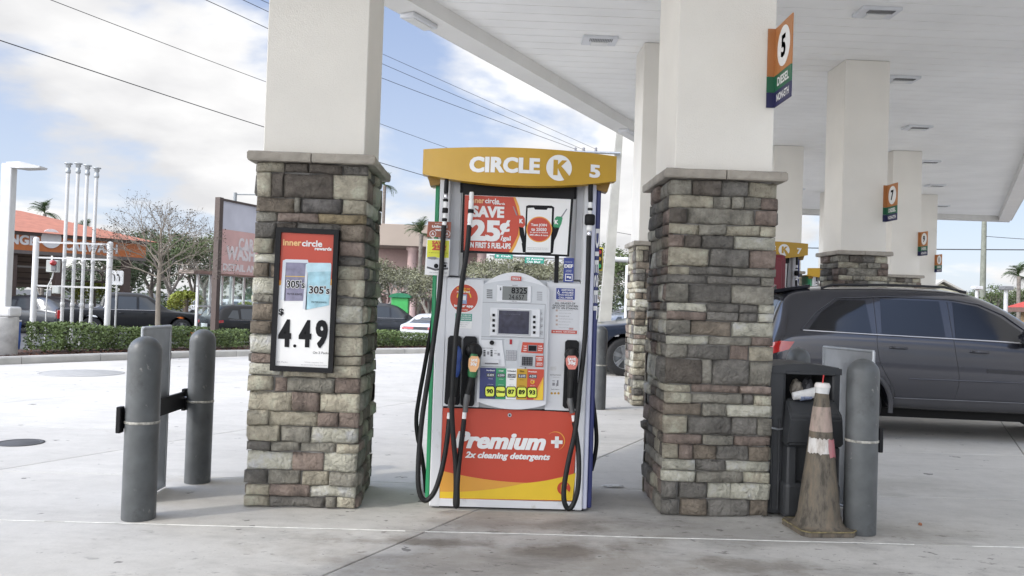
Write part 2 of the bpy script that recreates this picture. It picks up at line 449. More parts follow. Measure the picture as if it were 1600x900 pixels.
for j in range(len(YJ)-1):
    y0, y1 = YJ[j]+g, YJ[j+1]-g
    for k in range(len(OFF)-1):
        sh = 0
        a, b = OFF[k]+g, OFF[k+1]-g
        poly = [(a+SK*y0, y0), (b+SK*y0, y0), (b+SK*y1, y1), (a+SK*y1, y1)]
        poly = clip_left(poly)
        if not poly: continue
        if max(p[0] for p in poly) < -16 or min(p[0] for p in poly) > 40: continue
        top = []
        n = len(poly); cx = sum(p[0] for p in poly)/n; cy = sum(p[1] for p in poly)/n
        vs = [(p[0],p[1],-.03) for p in poly]+[(p[0],p[1],-.003) for p in poly]
        inn = [(p[0]+(cx-p[0])*.0022, p[1]+(cy-p[1])*.0022, 0) for p in poly]
        vs += inn
        fs = [tuple(range(2*n,3*n))]+[(i,(i+1)%n,(i+1)%n+n,i+n) for i in range(n)]+[(i+n,(i+1)%n+n,(i+1)%n+2*n,i+2*n) for i in range(n)]
        m_ = MB(); m_.add(vs, fs)
        part('concrete_slab', m_, CONC, apron)
# pale sealant bead in the joint in front of the islands
mb = MB(); pts = []
x = -9.0
while x < 14:
    pts.append((x, 5.08+.006*noise.noise(Vector((x*1.5,0,0))))); x += .12
for i in range(len(pts)-1):
    (ax, ay), (bx, by) = pts[i], pts[i+1]
    if noise.noise(Vector((ax*.9, 5, 0))) < -.28: continue
    w = .005+.003*noise.noise(Vector((ax*3, 9, 0)))
    mb.add([(ax,ay-w,.0),(bx,by-w,.0),(bx,by,.004),(ax,ay,.004),(bx,by+w,0),(ax,ay+w,0)], [(0,1,2,3),(3,2,4,5)])
part('joint_sealant', mb, M('pale_sealant', (.62,.61,.57), .7, var=.2, scale=20), kind='structure', fix=False)

# kerb stones
KERBM = M('kerb_concrete', (.42,.41,.38), .9, var=.15, scale=3, bump=.2, bscale=60, rand=.06)
kerb = part('kerb', MB().box(-.01,.01,-.01,.01,-.55,-.5), KERBM, kind='structure')
def walk(poly, step):
    out = []; d = 0
    for (ax, ay), (bx, by) in zip(poly[:-1], poly[1:]):
        A = Vector((ax,ay)); B = Vector((bx,by)); l = (B-A).length; s = (step-d) % step if out else 0
        while s < l: out.append(((A+(B-A)*(s/l)), (B-A).normalized())); s += step
        d = (l-(s-step)) % step
    return out
sm = spline([(x,y,0) for x,y in KERB[:9]], 6)
fine = [(p.x, p.y) for p in sm]
W = walk(fine, 1.5)
def nrm(t): return Vector((-t.y, t.x))   # to the left of travel = away from forecourt
for (p, t), (q, t2) in zip(W[:-1], W[1:]):
    if p.y < 8: continue
    a = p+t*.006; b = q-t2*.006; m_ = MB()
    prof = [(0,-.02),(0,.11),(.02,.135),(.15,.14),(.16,-.02)]
    vs = []
    for c, tt in ((a,t),(b,t2)):
        n_ = nrm(tt)
        for w, z in prof: vs.append((c.x+n_.x*w, c.y+n_.y*w, z))
    k = len(prof)
    m_.add(vs, [tuple(range(k-1,-1,-1)), tuple(range(k,2*k))]+[(i,i+1,i+1+k,i+k) for i in range(k-1)])
    part('kerb_stone', m_, KERBM, kerb)
# planting bed behind the kerb
mb = MB()
bedin = [(p+nrm(t)*.16) for p, t in W]; bedmid = [(p+nrm(t)*1.9) for p, t in W]; bedout = [(p+nrm(t)*2.9) for p, t in W]
n = len(W)
vs = [(p.x,p.y,.09) for p in bedin]+[(p.x,p.y,.13) for p in bedmid]+[(p.x,p.y,-.63) for p in bedout]
mb.add(vs, [(i,i+1,i+1+n,i+n) for i in range(n-1)]+[(i+n,i+1+n,i+1+2*n,i+2*n) for i in range(n-1)])
part('planting_bed', mb, M('bed_soil', (.07,.04,.028), .95, var=.3, scale=20, bump=.6, bscale=60), kind='structure')
mb = MB()
for i in range(9000):
    k = rnd.randrange(n-1); p = W[k][0].lerp(W[k+1][0], rnd.random()); q = p+nrm(W[k][1])*(.17+rnd.random()*1.5)
    if q.y > 26 or q.y < 9: continue
    a = rnd.random()*6.28; l = .02+rnd.random()*.035; w = .008+rnd.random()*.012; z = .10+rnd.random()*.035; tl = (rnd.random()-.5)*.03
    c, s_ = math.cos(a), math.sin(a)
    mb.add([(q.x-c*l-s_*w,q.y-s_*l+c*w,z-tl),(q.x-c*l+s_*w,q.y-s_*l-c*w,z-tl),(q.x+c*l+s_*w,q.y+s_*l-c*w,z+tl),(q.x+c*l-s_*w,q.y+s_*l+c*w,z+tl)], [(0,1,2,3)])
part('mulch', mb, M('bark_mulch', (.13,.06,.035), .95, var=.5, scale=9), kind='stuff', label='brown bark mulch under the hedge', cat='mulch', fix=False)

# round covers let into the concrete
def lid(px, py, rr, label, mat, name):
    c = PZ(px, py); r_ = thing(name, label, 'manhole cover', (c.x, c.y, 0))
    m_ = MB().lathe([(rr+.03,.001),(rr+.03,.005),(rr,.006),(rr-.005,.002)], c.x, c.y, 40); part('ring', m_, mat, r_)
    m_ = MB().lathe([(0.0005,.004),(rr-.012,.004),(rr-.006,.001)], c.x, c.y, 40); part('lid', m_, mat, r_)
lid(31, 692, .17, 'small round dark manhole cover in the bare concrete at left', M('iron', (.08,.08,.08), .6, metal=.3), 'manhole_cover')
lid(128, 583, .62, 'large round grey tank cover in the pale concrete near the hedge', M('lid_concrete', (.34,.335,.32), .8, var=.1), 'tank_cover')

# ================================================================ STONE COLUMNS
STC = {
 'D': (.17,.16,.142), 'K': (.125,.108,.09), 'T': (.44,.40,.31), 'B': (.215,.18,.14), 'R': (.235,.185,.155),
 'G': (.26,.245,.205), 'L': (.55,.51,.42), 'Y': (.31,.25,.155), 'P': (.20,.187,.175)}
def stone_mat(code, dark=1.0, tag=''):
    name = 'ledge_stone_'+{'D':'slate','K':'umber','T':'tan','B':'brown','R':'rust','G':'olive','L':'buff','Y':'ochre','P':'plum'}[code]+tag
    if name in MATS: return MATS[name]
    m = bpy.data.materials.new(name); m.use_nodes = True; MATS[name] = m
    t = m.node_tree; b = t.nodes['Principled BSDF']; b.inputs['Roughness'].default_value = .88
    tcn = t.nodes.new('ShaderNodeTexCoord'); oi = t.nodes.new('ShaderNodeObjectInfo')
    av = t.nodes.new('ShaderNodeVectorMath'); av.operation = 'ADD'
    sv = t.nodes.new('ShaderNodeMath'); sv.operation = 'MULTIPLY'; sv.inputs[1].default_value = 37
    t.links.new(oi.outputs['Random'], sv.inputs[0]); t.links.new(tcn.outputs['Object'], av.inputs[0]); t.links.new(sv.outputs[0], av.inputs[1])
    n1 = t.nodes.new('ShaderNodeTexNoise'); n1.inputs['Scale'].default_value = 9; n1.inputs['Detail'].default_value = 7; n1.inputs['Roughness'].default_value = .65
    t.links.new(av.outputs[0], n1.inputs['Vector'])
    base = tuple(min(.62, v*1.18) for v in STC[code]); c2 = tuple(x*.5 for x in base); c3 = tuple(min(.7, x*1.45+.02) for x in base)
    rp = t.nodes.new('ShaderNodeValToRGB'); e = rp.color_ramp.elements
    e[0].position = .28; e[0].color = (*c2,1); e[1].position = .72; e[1].color = (*c3,1)
    mid = e.new(.5); mid.color = (*base,1)
    t.links.new(n1.outputs['Fac'], rp.inputs['Fac'])
    m2 = t.nodes.new('ShaderNodeMapRange'); m2.inputs[3].default_value = .85; m2.inputs[4].default_value = 1.15
    t.links.new(oi.outputs['Random'], m2.inputs[0])
    vm = t.nodes.new('ShaderNodeVectorMath'); vm.operation = 'SCALE'; t.links.new(rp.outputs[0], vm.inputs[0]); t.links.new(m2.outputs[0], vm.inputs['Scale'])
    t.links.new(vm.outputs[0], b.inputs['Base Color'])
    n2 = t.nodes.new('ShaderNodeTexNoise'); n2.inputs['Scale'].default_value = 32; n2.inputs['Detail'].default_value = 10; n2.inputs['Roughness'].default_value = .7
    t.links.new(av.outputs[0], n2.inputs['Vector'])
    vo = t.nodes.new('ShaderNodeTexNoise'); vo.inputs['Scale'].default_value = 14; vo.inputs['Detail'].default_value = 3; vo.inputs['Distortion'].default_value = 1.5
    t.links.new(av.outputs[0], vo.inputs['Vector'])
    ad = t.nodes.new('ShaderNodeMath'); ad.operation = 'ADD'; t.links.new(n2.outputs['Fac'], ad.inputs[0]); t.links.new(vo.outputs['Fac'], ad.inputs[1])
    bp = t.nodes.new('ShaderNodeBump'); bp.inputs['Strength'].default_value = 1.0; bp.inputs['Distance'].default_value = .05
    t.links.new(ad.outputs[0], bp.inputs['Height']); t.links.new(bp.outputs[0], b.inputs['Normal'])
    return m

LROWS = [(16,[(25,'T'),(22,'K'),(30,'K'),(23,'D')]),(40,[(13,'T'),(12,'K'),(44,'K'),(31,'T')]),(24,[(35,'B'),(6,'G'),(36,'P'),(23,'T')]),
 (16,[(20,'G'),(37,'R'),(43,'Y')]),(27,[(20,'D'),(18,'K'),(40,'D'),(22,'B')]),(25,[(18,'T'),(58,'B'),(24,'R')]),(15,[(30,'L'),(45,'T'),(25,'D')]),
 (22,[(15,'B'),(12,'B'),(48,'G'),(25,'T')]),(28,[(30,'L'),(40,'T'),(30,'T')]),(14,[(22,'G'),(50,'D'),(28,'G')]),(28,[(22,'B'),(50,'B'),(28,'L')]),
 (21,[(20,'B'),(50,'T'),(30,'T')]),(32,[(27,'L'),(45,'T'),(28,'T')]),(16,[(25,'R'),(50,'T'),(25,'T')]),(20,[(30,'L'),(40,'T'),(30,'T')]),
 (24,[(22,'T'),(12,'R'),(43,'G'),(23,'R')]),(31,[(40,'T'),(24,'R'),(36,'T')]),(24,[(19,'T'),(44,'T'),(18,'R'),(19,'R')]),
 (25,[(30,'T'),(27,'G'),(43,'L')]),(16,[(22,'D'),(26,'G'),(32,'G'),(20,'T')]),(30,[(42,'L'),(27,'R'),(31,'L')]),
 (22,[(20,'D'),(30,'G'),(25,'T'),(25,'G')]),(19,[(22,'T'),(36,'R'),(42,'L')]),(17,[(22,'T'),(50,'D'),(10,'G'),(18,'T')])]
RROWS = [(25,[(20,'G'),(27,'K'),(25,'D'),(28,'T')]),(20,[(40,'T'),(18,'G'),(11,'G'),(16,'G'),(15,'R')]),(25,[(17,'K'),(63,'G'),(20,'R')]),
 (18,[(28,'T'),(25,'G'),(31,'T'),(16,'T')]),(21,[(15,'R'),(15,'K'),(30,'D'),(40,'L')]),(29,[(38,'T'),(38,'D'),(24,'R')]),(14,[(20,'T'),(40,'D'),(40,'G')]),
 (14,[(37,'D'),(50,'D'),(13,'G')]),(30,[(20,'G'),(40,'D'),(40,'G')]),(14,[(37,'L'),(30,'D'),(18,'D'),(15,'L')]),(14,[(37,'R'),(30,'D'),(18,'D'),(15,'L')]),
 (24,[(22,'G'),(38,'B'),(40,'L')]),(14,[(40,'L'),(40,'G'),(20,'R')]),(23,[(20,'G'),(40,'D'),(18,'R'),(22,'T')]),(40,[(34,'K'),(10,'G'),(34,'D'),(22,'G')]),
 (13,[(25,'T'),(45,'R'),(30,'R')]),(17,[(25,'T'),(48,'G'),(10,'D'),(17,'T')]),(20,[(35,'B'),(23,'G'),(42,'L')]),(29,[(23,'T'),(40,'D'),(24,'D'),(13,'G')]),
 (16,[(36,'R'),(30,'G'),(34,'R')]),(24,[(15,'T'),(13,'R'),(22,'B'),(30,'D'),(20,'B')]),(17,[(31,'L'),(28,'D'),(41,'L')]),(18,[(31,'L'),(44,'G'),(25,'T')]),
 (26,[(15,'D'),(28,'D'),(22,'L'),(35,'L')]),(27,[(17,'D'),(25,'B'),(40,'D'),(18,'B')])]
HW, CAPZ = .335, 2.29      # half width of the mortar core, underside of the cap
def stone(w, h, d, seed):
    """one split-face stone: w wide (x), h high (z), d deep towards -y, centred"""
    nx, nzv = (6, 4) if w > .12 else (4, 4); vs = []; fs = []
    for j in range(nzv):
        for i in range(nx):
            u = i/(nx-1); v = j/(nzv-1)
            ed = (i in (0,nx-1)) or (j in (0,nzv-1))
            q = Vector((u*w*9+seed, v*h*9, seed*1.7))
            jx = noise.noise(q*.7)*.013; jz = noise.noise(q*.7+Vector((5,0,0)))*.011
            dep = d*(.62 if ed else 1.0)+noise.noise(q*1.3)*.018
            # keep rim vertices near the edge, bring the next ring close for a crisp arris
            uu = u
            if not ed or j in (0,nzv-1):
                if i == 1: uu = .07
                if i == nx-2: uu = .93
            vv = v
            if j == 1: vv = .14
            if j == nzv-2: vv = .86
            vs.append(((uu-.5)*w+jx, -dep, (vv-.5)*h+jz))
    for j in range(nzv-1):
        for i in range(nx-1):
            a = j*nx+i; fs.append((a,a+1,a+1+nx,a+nx))
    rim = [i for i in range(nx)]+[j*nx+nx-1 for j in range(1,nzv)]+[(nzv-1)*nx+i for i in range(nx-2,-1,-1)]+[j*nx for j in range(nzv-2,0,-1)]
    o = len(vs); vs += [(vs[k][0], .004, vs[k][2]) for k in rim]; m = len(rim)
    fs += [(rim[(i+1)%m], rim[i], o+i, o+(i+1)%m) for i in range(m)]
    return vs, fs
def build_column(name, label, cx, y0, rows, seed, group, faces='fblr', skinny=False):
    """y0 = front plane of the mortar core"""
    rg = random.Random(seed)
    cy = y0+HW
    root = thing(name, label, 'column', (cx, cy, 0), group=group)
    part('mortar_core', MB().box(cx-HW, cx+HW, cy-HW, cy+HW, 0, CAPZ), MORTAR, root)
    tot = sum(r[0] for r in rows); z = CAPZ-.004; HH = CAPZ-.008
    codes = 'DKTBRGLYP'
    pal = ''.join(c for r in rows for _, c in r[1])
    gap = .006
    def put(vs, fs, fn, code, seed_):
        m_ = MB(); m_.add([fn(v) for v in vs], fs, True); part('stone', m_, stone_mat(code), root)
    for ri, (h, st) in enumerate(rows):
        hh = h/tot*HH; zc = z-hh/2; z -= hh
        for face in faces:
            if face == 'f': lst = st; ext = HW+.034
            else:
                ext = HW+.034 if face == 'b' else HW-.002
                k = rg.choice((2,3,3,4)); ws = [rg.uniform(.6,1.6) for _ in range(k)]; lst = [(w*100/sum(ws), rg.choice(pal)) for w in ws]
            S = sum(w for w, _ in lst); u = -ext
            for w, code in lst:
                ww = w/S*2*ext; uc = u+ww/2; u += ww
                vs, fs = stone(ww-gap, hh-gap, .034+rg.uniform(-.012,.020), rg.random()*90)
                if face == 'f': fn = lambda v, uc=uc: (cx+uc+v[0], cy-HW+v[1], zc+v[2])
                elif face == 'b': fn = lambda v, uc=uc: (cx-uc-v[0], cy+HW-v[1], zc+v[2])
                elif face == 'r': fn = lambda v, uc=uc: (cx+HW-v[1], cy+uc+v[0], zc+v[2])
                else: fn = lambda v, uc=uc: (cx-HW+v[1], cy-uc-v[0], zc+v[2])
                put(vs, fs, fn, code, 0)
    # cap: pieces with chiselled rim
    c = HW+.085; t = .062
    for sx in (-1, 1):
        for sy in (-1, 1):
            m_ = MB(); x1 = cx+sx*c; y1 = cy+sy*c; xi = cx+sx*.004; yi = cy+sy*.004
            vs = []; nn = 7
            ring = [(xi+(x1-xi)*k/nn, y1) for k in range(nn+1)]+[(x1, y1+(yi-y1)*k/nn) for k in range(1,nn+1)]+[(xi,yi)]
            for zz, ins in ((CAPZ, .006), (CAPZ+.012, 0), (CAPZ+t-.012, 0), (CAPZ+t, .010)):
                for (a, b) in ring:
                    jj = noise.noise(Vector((a*14, b*14, zz*30)))*.006
                    dxx = -sx*(ins+jj) if abs(a-x1) < 1e-6 else 0; dyy = -sy*(ins+jj) if abs(b-y1) < 1e-6 else 0
                    vs.append((a+dxx, b+dyy, zz+(noise.noise(Vector((a*8,b*8,3)))*.004 if zz > CAPZ+.02 else 0)))
            k = len(ring); fs = [tuple(range(k-1,-1,-1)), tuple(range(3*k,4*k))]
            for q in range(3): fs += [(q*k+i, q*k+(i+1)%k, (q+1)*k+(i+1)%k, (q+1)*k+i) for i in range(k)]
            m_.add(vs, fs); part('cap_stone', m_, CAPST, root)
    s = .338
    m_ = MB(); m_.box(cx-s, cx+s, cy-s, cy+s, CAPZ+t-.004, 5.215, .006); part('stucco_shaft', m_, CREAM, root)
    return root
CY = 5.62
cL = build_column('stone_column', 'stone-clad column with the cigarette price poster on its face', PY(478,520,5.55).x, CY-.03, LROWS, 3, 'stone-clad canopy columns')
cR = build_column('stone_column', 'large dark stone-clad column beside the trash can, carrying flag sign 5', PY(1112,540,5.65).x+.05, CY+.04, RROWS, 5, 'stone-clad canopy columns')
XL, XR = cL.location.x, cR.location.x
STEP = Vector((3.95, 6.62, 0))
for k, (la, lb) in enumerate([('slim-looking stone column seen just left of the big dark one, behind it','stone column above the SUV roof, carrying flag sign 7'),
                              ('far column left of the pale yellow 7 topper','far column with the low stone cap just past the sign 7 column'),
                              ('farthest thin column left of the sign 7 column','farthest column at the canopy end with a tiny flag sign')]):
    for src, lab in ((cL, la), (cR, lb)):
        copy_tree(src, src.location+STEP*(k+1)+(Vector((-.32,-.35,0)) if (src is cL and k == 0) else Vector((0,0,0))), lab)

# ================================================================ CANOPY
ZC = 5.22; ZB = 5.04
eL = PZ(800, 117, ZB)                     # a point on the outer lower edge, left side
def edgeX(y, side): return (eL.x+.565*(y-eL.y)) if side < 0 else (RX0+.565*(y-30.0))
RX0 = PY(1579, 333, 30.0).x
YN, YF = -2.5, 30.2
can = thing('canopy', 'white forecourt canopy roof over the pumps', 'canopy', (2, 5.6, 0))
BW = .42
n = 110; st = (YF-YN)/n
for i in range(n):
    ya = YN+i*st+.0012; yb = YN+(i+1)*st-.0012
    m_ = MB()
    pr = [(ya, ZC+.02), (ya+.002, ZC+.001), (ya+.008, ZC), (yb-.03, ZC), (yb-.024, ZC+.0025), (yb-.004, ZC+.0025), (yb, ZC+.02)]
    vs = [(edgeX(y,-1)+BW, y, z) for y, z in pr]+[(edgeX(y,1)-BW, y, z) for y, z in pr]; k = len(pr)
    m_.add(vs, [(j,j+1,j+1+k,j+k) for j in range(k-1)]); part('deck_panel', m_, CEIL, can, fix=False)
m_ = MB(); m_.add([(edgeX(YN,-1)+.1,YN,ZC+.03),(edgeX(YN,1)-.1,YN,ZC+.03),(edgeX(YF,1)-.1,YF,ZC+.03),(edgeX(YF,-1)+.1,YF,ZC+.03),
   (edgeX(YN,-1)+.1,YN,ZC+.9),(edgeX(YN,1)-.1,YN,ZC+.9),(edgeX(YF,1)-.1,YF,ZC+.9),(edgeX(YF,-1)+.1,YF,ZC+.9)], [(0,1,2,3),(4,7,6,5),(0,4,5,1),(1,5,6,2),(2,6,7,3),(3,7,4,0)])
part('roof', m_, TRIMM, can)
FASC = M('canopy_fascia', (.62,.61,.58), .45, var=.05)
def beam(side):
    s = -1 if side < 0 else 1; seg = 6
    for i in range(seg):
        ya = YN+(YF-YN)*i/seg; yb = YN+(YF-YN)*(i+1)/seg-.01
        m_ = MB(); vs = []
        for y in (ya, yb):
            e = edgeX(y, side)
            for dxx, z in ((0, ZB), (-s*BW, ZB), (-s*(BW+.02), ZC-.01), (-s*(BW+.02), ZC+.02), (-s*.02, ZC+.02), (0, ZC)): vs.append((e+dxx, y, z))
        m_.add(vs, [(j,(j+1)%6,(j+1)%6+6,j+6) for j in range(6)]+[(5,4,3,2,1,0),(6,7,8,9,10,11)]); part('edge_beam', m_, TRIMM, can)
        m_ = MB(); vs = []
        for y in (ya, yb):
            e = edgeX(y, side)+s*.012
            for dxx, z in ((0, ZB+.02), (s*.05, ZB+.02), (s*.05, ZB+1.0), (0, ZB+1.0)): vs.append((e+dxx, y, z))
        m_.add(vs, [(j,(j+1)%4,(j+1)%4+4,j+4) for j in range(4)]+[(3,2,1,0),(4,5,6,7)]); part('fascia_panel', m_, FASC, can)
beam(-1); beam(1)
for y, w in ((YF, .4), (YN-.42, .4)):
    m_ = MB(); m_.add([(edgeX(y,-1),y+.012,ZB),(edgeX(y,1),y+.012,ZB),(edgeX(y+w,1),y+w,ZB),(edgeX(y+w,-1),y+w,ZB),
      (edgeX(y,-1),y+.012,ZB+1),(edgeX(y,1),y+.012,ZB+1),(edgeX(y+w,1),y+w,ZB+1),(edgeX(y+w,-1),y+w,ZB+1)], [(0,1,2,3),(4,7,6,5),(0,4,5,1),(1,5,6,2),(2,6,7,3),(3,7,4,0)])
    part('fascia_panel', m_, FASC, can)
# lights let into the deck
LENS = M('lamp_lens', (.72,.72,.70), .3, var=.05)
def make_light(x, y):
    r_ = thing('ceiling_light', 'white canopy light', 'ceiling light', (x, y, ZC), group='lights in the canopy ceiling')
    part('housing', MB().box(x-.25,x+.25,y-.17,y+.17,ZC-.045,ZC+.004,.01), WHITE, r_)
    m_ = MB()
    for k in range(14): m_.box(x-.155+k*.024, x-.145+k*.024, y-.15, y-.045, ZC-.056, ZC-.044)
    part('cooling_fins', m_, M('fin_grey', (.22,.22,.22), .5), r_, kind='stuff')
    part('lens', MB().box(x-.12,x+.12,y-.02,y+.14,ZC-.06,ZC-.044,.006), LENS, r_)
    return r_
lp = [(1370,17),(1408,122),(1433,198),(1450,252),(1461,289),(1470,321)]
pts = [PZ(a,b,ZC) for a,b in lp]
lights = [make_light(pts[0].x, pts[0].y)]
for p in pts[1:]: lights.append(copy_tree(lights[0], (p.x,p.y,ZC)))
for lo, lab in zip(lights, ['canopy light nearest the camera in the right-hand row, above flag sign 5','second canopy light of the right-hand row, just right of the sign 7 column top',
   'third canopy light of the right-hand row','fourth canopy light of the right-hand row','fifth canopy light of the right-hand row, near the far column','last tiny canopy light before the far canopy edge']): lo['label'] = lab
p = PZ(937,61,ZC); copy_tree(lights[0], (p.x,p.y,ZC), 'canopy light above the pump topper, left of the big dark column')
p = PZ(1243,295,ZC); copy_tree(lights[0], (p.x,p.y,ZC), 'distant canopy light seen between the two nearer right-hand columns')
for (a, b, lab) in ((655,30,'small floodlight on the left canopy edge beam near the price-poster column'),(981,205,'small floodlight at the far end of the left canopy edge beam')):
    p = PZ(a,b,ZB); r_ = thing('edge_floodlight', lab, 'floodlight', (p.x,p.y,ZB), group='floodlights on the canopy edge')
    part('housing', MB().box(p.x-.11,p.x+.11,p.y-.28,p.y+.28,ZB-.06,ZB+.002,.012,rz=-R(29)), WHITE, r_)
    part('lens', MB().box(p.x-.07,p.x+.07,p.y-.22,p.y+.22,ZB-.072,ZB-.058,.004,rz=-R(29)), LENS, r_)

# flag signs on the columns ------------------------------------------------
TERR = M('terracotta_sign', (.42,.17,.055), .45, var=.04)
SGRN = M('dark_green_sign', (.018,.12,.06), .45, var=.04); SNAV = M('dark_navy_sign', (.022,.022,.085), .45, var=.04)
def flag(num, label):
    # origin at the mounting edge of the column front face; plate runs towards -Y, its lettered face looks to -X
    r_ = thing('flag_sign', label, 'sign', (0,0,0), group='numbered flag signs on the columns')
    W_, H_ = .33, .545
    for (z0, z1, m) in ((.215, H_, TERR), (.105, .213, SGRN), (0, .103, SNAV)):
        nm = 'sign_panel'
        m_ = MB(); m_.box(-.004, .004, -W_, 0, z0, z1)
        m_.box(-.055, -.004, -.006, 0, z0, z1)
        part(nm, m_, m, r_)
    def put(nm, s, cu_, cz, w, h, mat, d=.0055, **k):
        m_ = MB(); tmb(m_, s, 0, cz, w, h, 0, fn=lambda x, z, dd: (-d-.001 if dd > 0 else -.004, cu_-x, z), **k); part(nm, m_, mat, r_, fix=False)
    m_ = MB(); cc = [(-W_*.54+.118*math.cos(t_*math.pi/18), .378+.135*math.sin(t_*math.pi/18)) for t_ in range(36)]
    m_.add([(-.0055,a,b) for a,b in cc]+[(-.0035,a,b) for a,b in cc], [tuple(range(36))]+[(i,(i+1)%36,(i+1)%36+36,i+36) for i in range(36)]); part('disc', m_, WHITE2, r_)
    put('number', num, -W_*.54, .378, .085, .15, INK, d=.0065, bold=.04)
    put('lettering', 'DIESEL', -W_*.56, .158, .22, .06, WHITE2, bold=.03)
    put('lettering', 'NON-ETH', -W_*.56, .052, .235, .052, WHITE2, bold=.03)
    return r_
fb = PY(1209,166,CY-.01)
fz = PY(1209,166,5.6).z
xo = cR.location.x+.338-.006
for k, (num, lab) in enumerate((('5','orange, green and navy flag sign 5 high on the big dark stone column'),('7','orange flag sign 7 on the column behind the SUV'),
                         ('9','small orange flag sign 9 on the third right-hand column'),('11','tiniest orange flag sign, on the farthest right-hand column'))):
    f_ = flag(num, lab); f_.location = (xo+STEP.x*k, cR.location.y-.345+STEP.y*k, fz)

# ================================================================ PRICE POSTER
PQ = cL.location.y-HW-.072
po = thing('price_poster', 'black framed cigarette price poster reading $ 4.49 on the stone column', 'poster', tuple(PY(472,585,PQ)))
fr = MB()
X0, Z0 = PY(430,358,PQ).x, PY(430,358,PQ).z
def tl(px, py): v = PY(px,py,PQ); return v
# frame corners as seen
q = [(432,355),(530,359),(520,583),(422,579)]
qi = [(440,363),(522,367),(513,575),(430,571)]
o_ = [tl(*p) for p in q]; i_ = [tl(*p) for p in qi]
vs = [(v.x,PQ-.014,v.z) for v in o_]+[(v.x,PQ-.014,v.z) for v in i_]+[(v.x,PQ+.035,v.z) for v in o_]+[(v.x,PQ-.004,v.z) for v in i_]
fs = [(k,(k+1)%4,(k+1)%4+4,k+4) for k in range(4)]+[(k,k+8,(k+1)%4+8,(k+1)%4) for k in range(4)]+[(k+4,(k+1)%4+4,(k+1)%4+12,k+12) for k in range(4)]+[(11,10,9,8)]
fr.add(vs, fs); part('frame', fr, BLACK, po)
m_ = MB(); PP(m_, qi, PQ, -.001, .004); part('poster_sheet', m_, WHITE2, po)
m_ = MB(); PP(m_, [(440,363),(522,367),(518.5,436)]+[(x, y) for x, y in arc(518.5,436.5,436,440,438)], PQ, .0005, 0); part('red_field', m_, REDP, po)
m_ = MB(); PP(m_, [(518.5,432),(518.2,446)]+arc(518.2,436,446,441,446,8)+arc(436,518.5,438,439,434,8), PQ, .0002, 0); part('orange_band', m_, ORANGEP, po)
PT('lettering', 'inner', 442.5, 374.5, 471, 384, PQ-.002, M('pale_orange_ink', (.80,.50,.22), .5, var=0), po, bold=.03)
PT('lettering', 'circle', 472, 375.5, 503.5, 385.5, PQ-.002, WHITE2, po, bold=.03)
PT('lettering', 'rewards', 492, 386, 518, 391.5, PQ-.002, WHITE2, po, bold=.04)
def pack(pts, lid_y, ma, mb_, txt, tx, name='cigarette_pack_print'):
    m_ = MB(); PP(m_, pts, PQ, .0014); b_ = part('pack_picture', m_, ma, po)
    return b_
pk1 = M('pack_violet', (.22,.21,.30), .4, var=.25, scale=20); pk2 = M('pack_blue', (.35,.58,.66), .4, var=.2, scale=20)
pw = M('pack_side_white', (.62,.66,.72), .4, var=.05)
m_ = MB(); PP(m_, [(442,407),(447,406),(446,470),(438,468)], PQ, .0014); part('pack_picture', m_, pw, po)
m_ = MB(); PP(m_, [(447,406),(482,409),(476,470),(444,470)], PQ, .0014); part('pack_picture', m_, pk1, po)
m_ = MB(); PP(m_, [(442,407),(447,405),(481,406),(482,411),(447,410)], PQ, .0018); part('pack_picture', m_, pw, po)
m_ = MB(); PP(m_, [(446,431),(480,432),(480,433),(446,432)], PQ, .0018); part('pack_picture', m_, YELLOWP, po)
m_ = MB(); PP(m_, [(478,413),(482,411),(479,484),(473,482)], PQ, .0022); part('pack_picture', m_, pw, po)
m_ = MB(); PP(m_, [(482,412),(518,413),(514,477),(477,484)], PQ, .0022); part('pack_picture', m_, pk2, po)
m_ = MB(); PP(m_, [(478,413),(482,410.5),(517,411),(517.5,424),(480,425)], PQ, .0026); part('pack_picture', m_, M('pack_pale_blue',(.50,.70,.78),.4,var=.1,scale=20), po)
for s_, x0,y0,x1,y1 in (("305's",448,438,476,450),("305's",483,447,515,459)):
    PT('lettering', s_, x0-.8,y0-.8,x1+.8,y1+.8, PQ-.003, WHITE2, po, bold=.075)
    PT('lettering', s_, x0,y0,x1,y1, PQ-.0045, INK, po, bold=.02)
for (x0,y0,x1,y1) in ((449,458,472,461),(487,471,510,473.5)): PT('lettering', 'FILTER KINGS', x0,y0,x1,y1, PQ-.003, INK, po)
PT('price_sign', '$', 435.5, 482, 443.5, 493.5, PQ-.001, INK, po, bold=.03)
PT('price_digit', '4', 435, 499, 455, 542, PQ-.001, INK, po, bold=.05)
PT('price_point', '.', 458, 538, 463, 543, PQ-.001, INK, po)
PT('price_digit', '4', 467, 500, 486.5, 542.5, PQ-.001, INK, po, bold=.05)
PT('price_digit', '9', 493, 500, 512, 544, PQ-.001, INK, po, bold=.05)
PT('lettering', 'On 2 Packs', 489, 549.5, 514, 553, PQ-.001, INK, po)
PT('lettering', '305 Packs', 432, 564.5, 449, 566.5, PQ-.001, GREYINK, po)
PT('lettering', 'While supplies last', 476, 565.5, 505, 567.5, PQ-.001, GREYINK, po)
PT('lettering', 'See store for details. Prices vary by location.', 471, 569.5, 511, 571.5, PQ-.001, GREYINK, po)

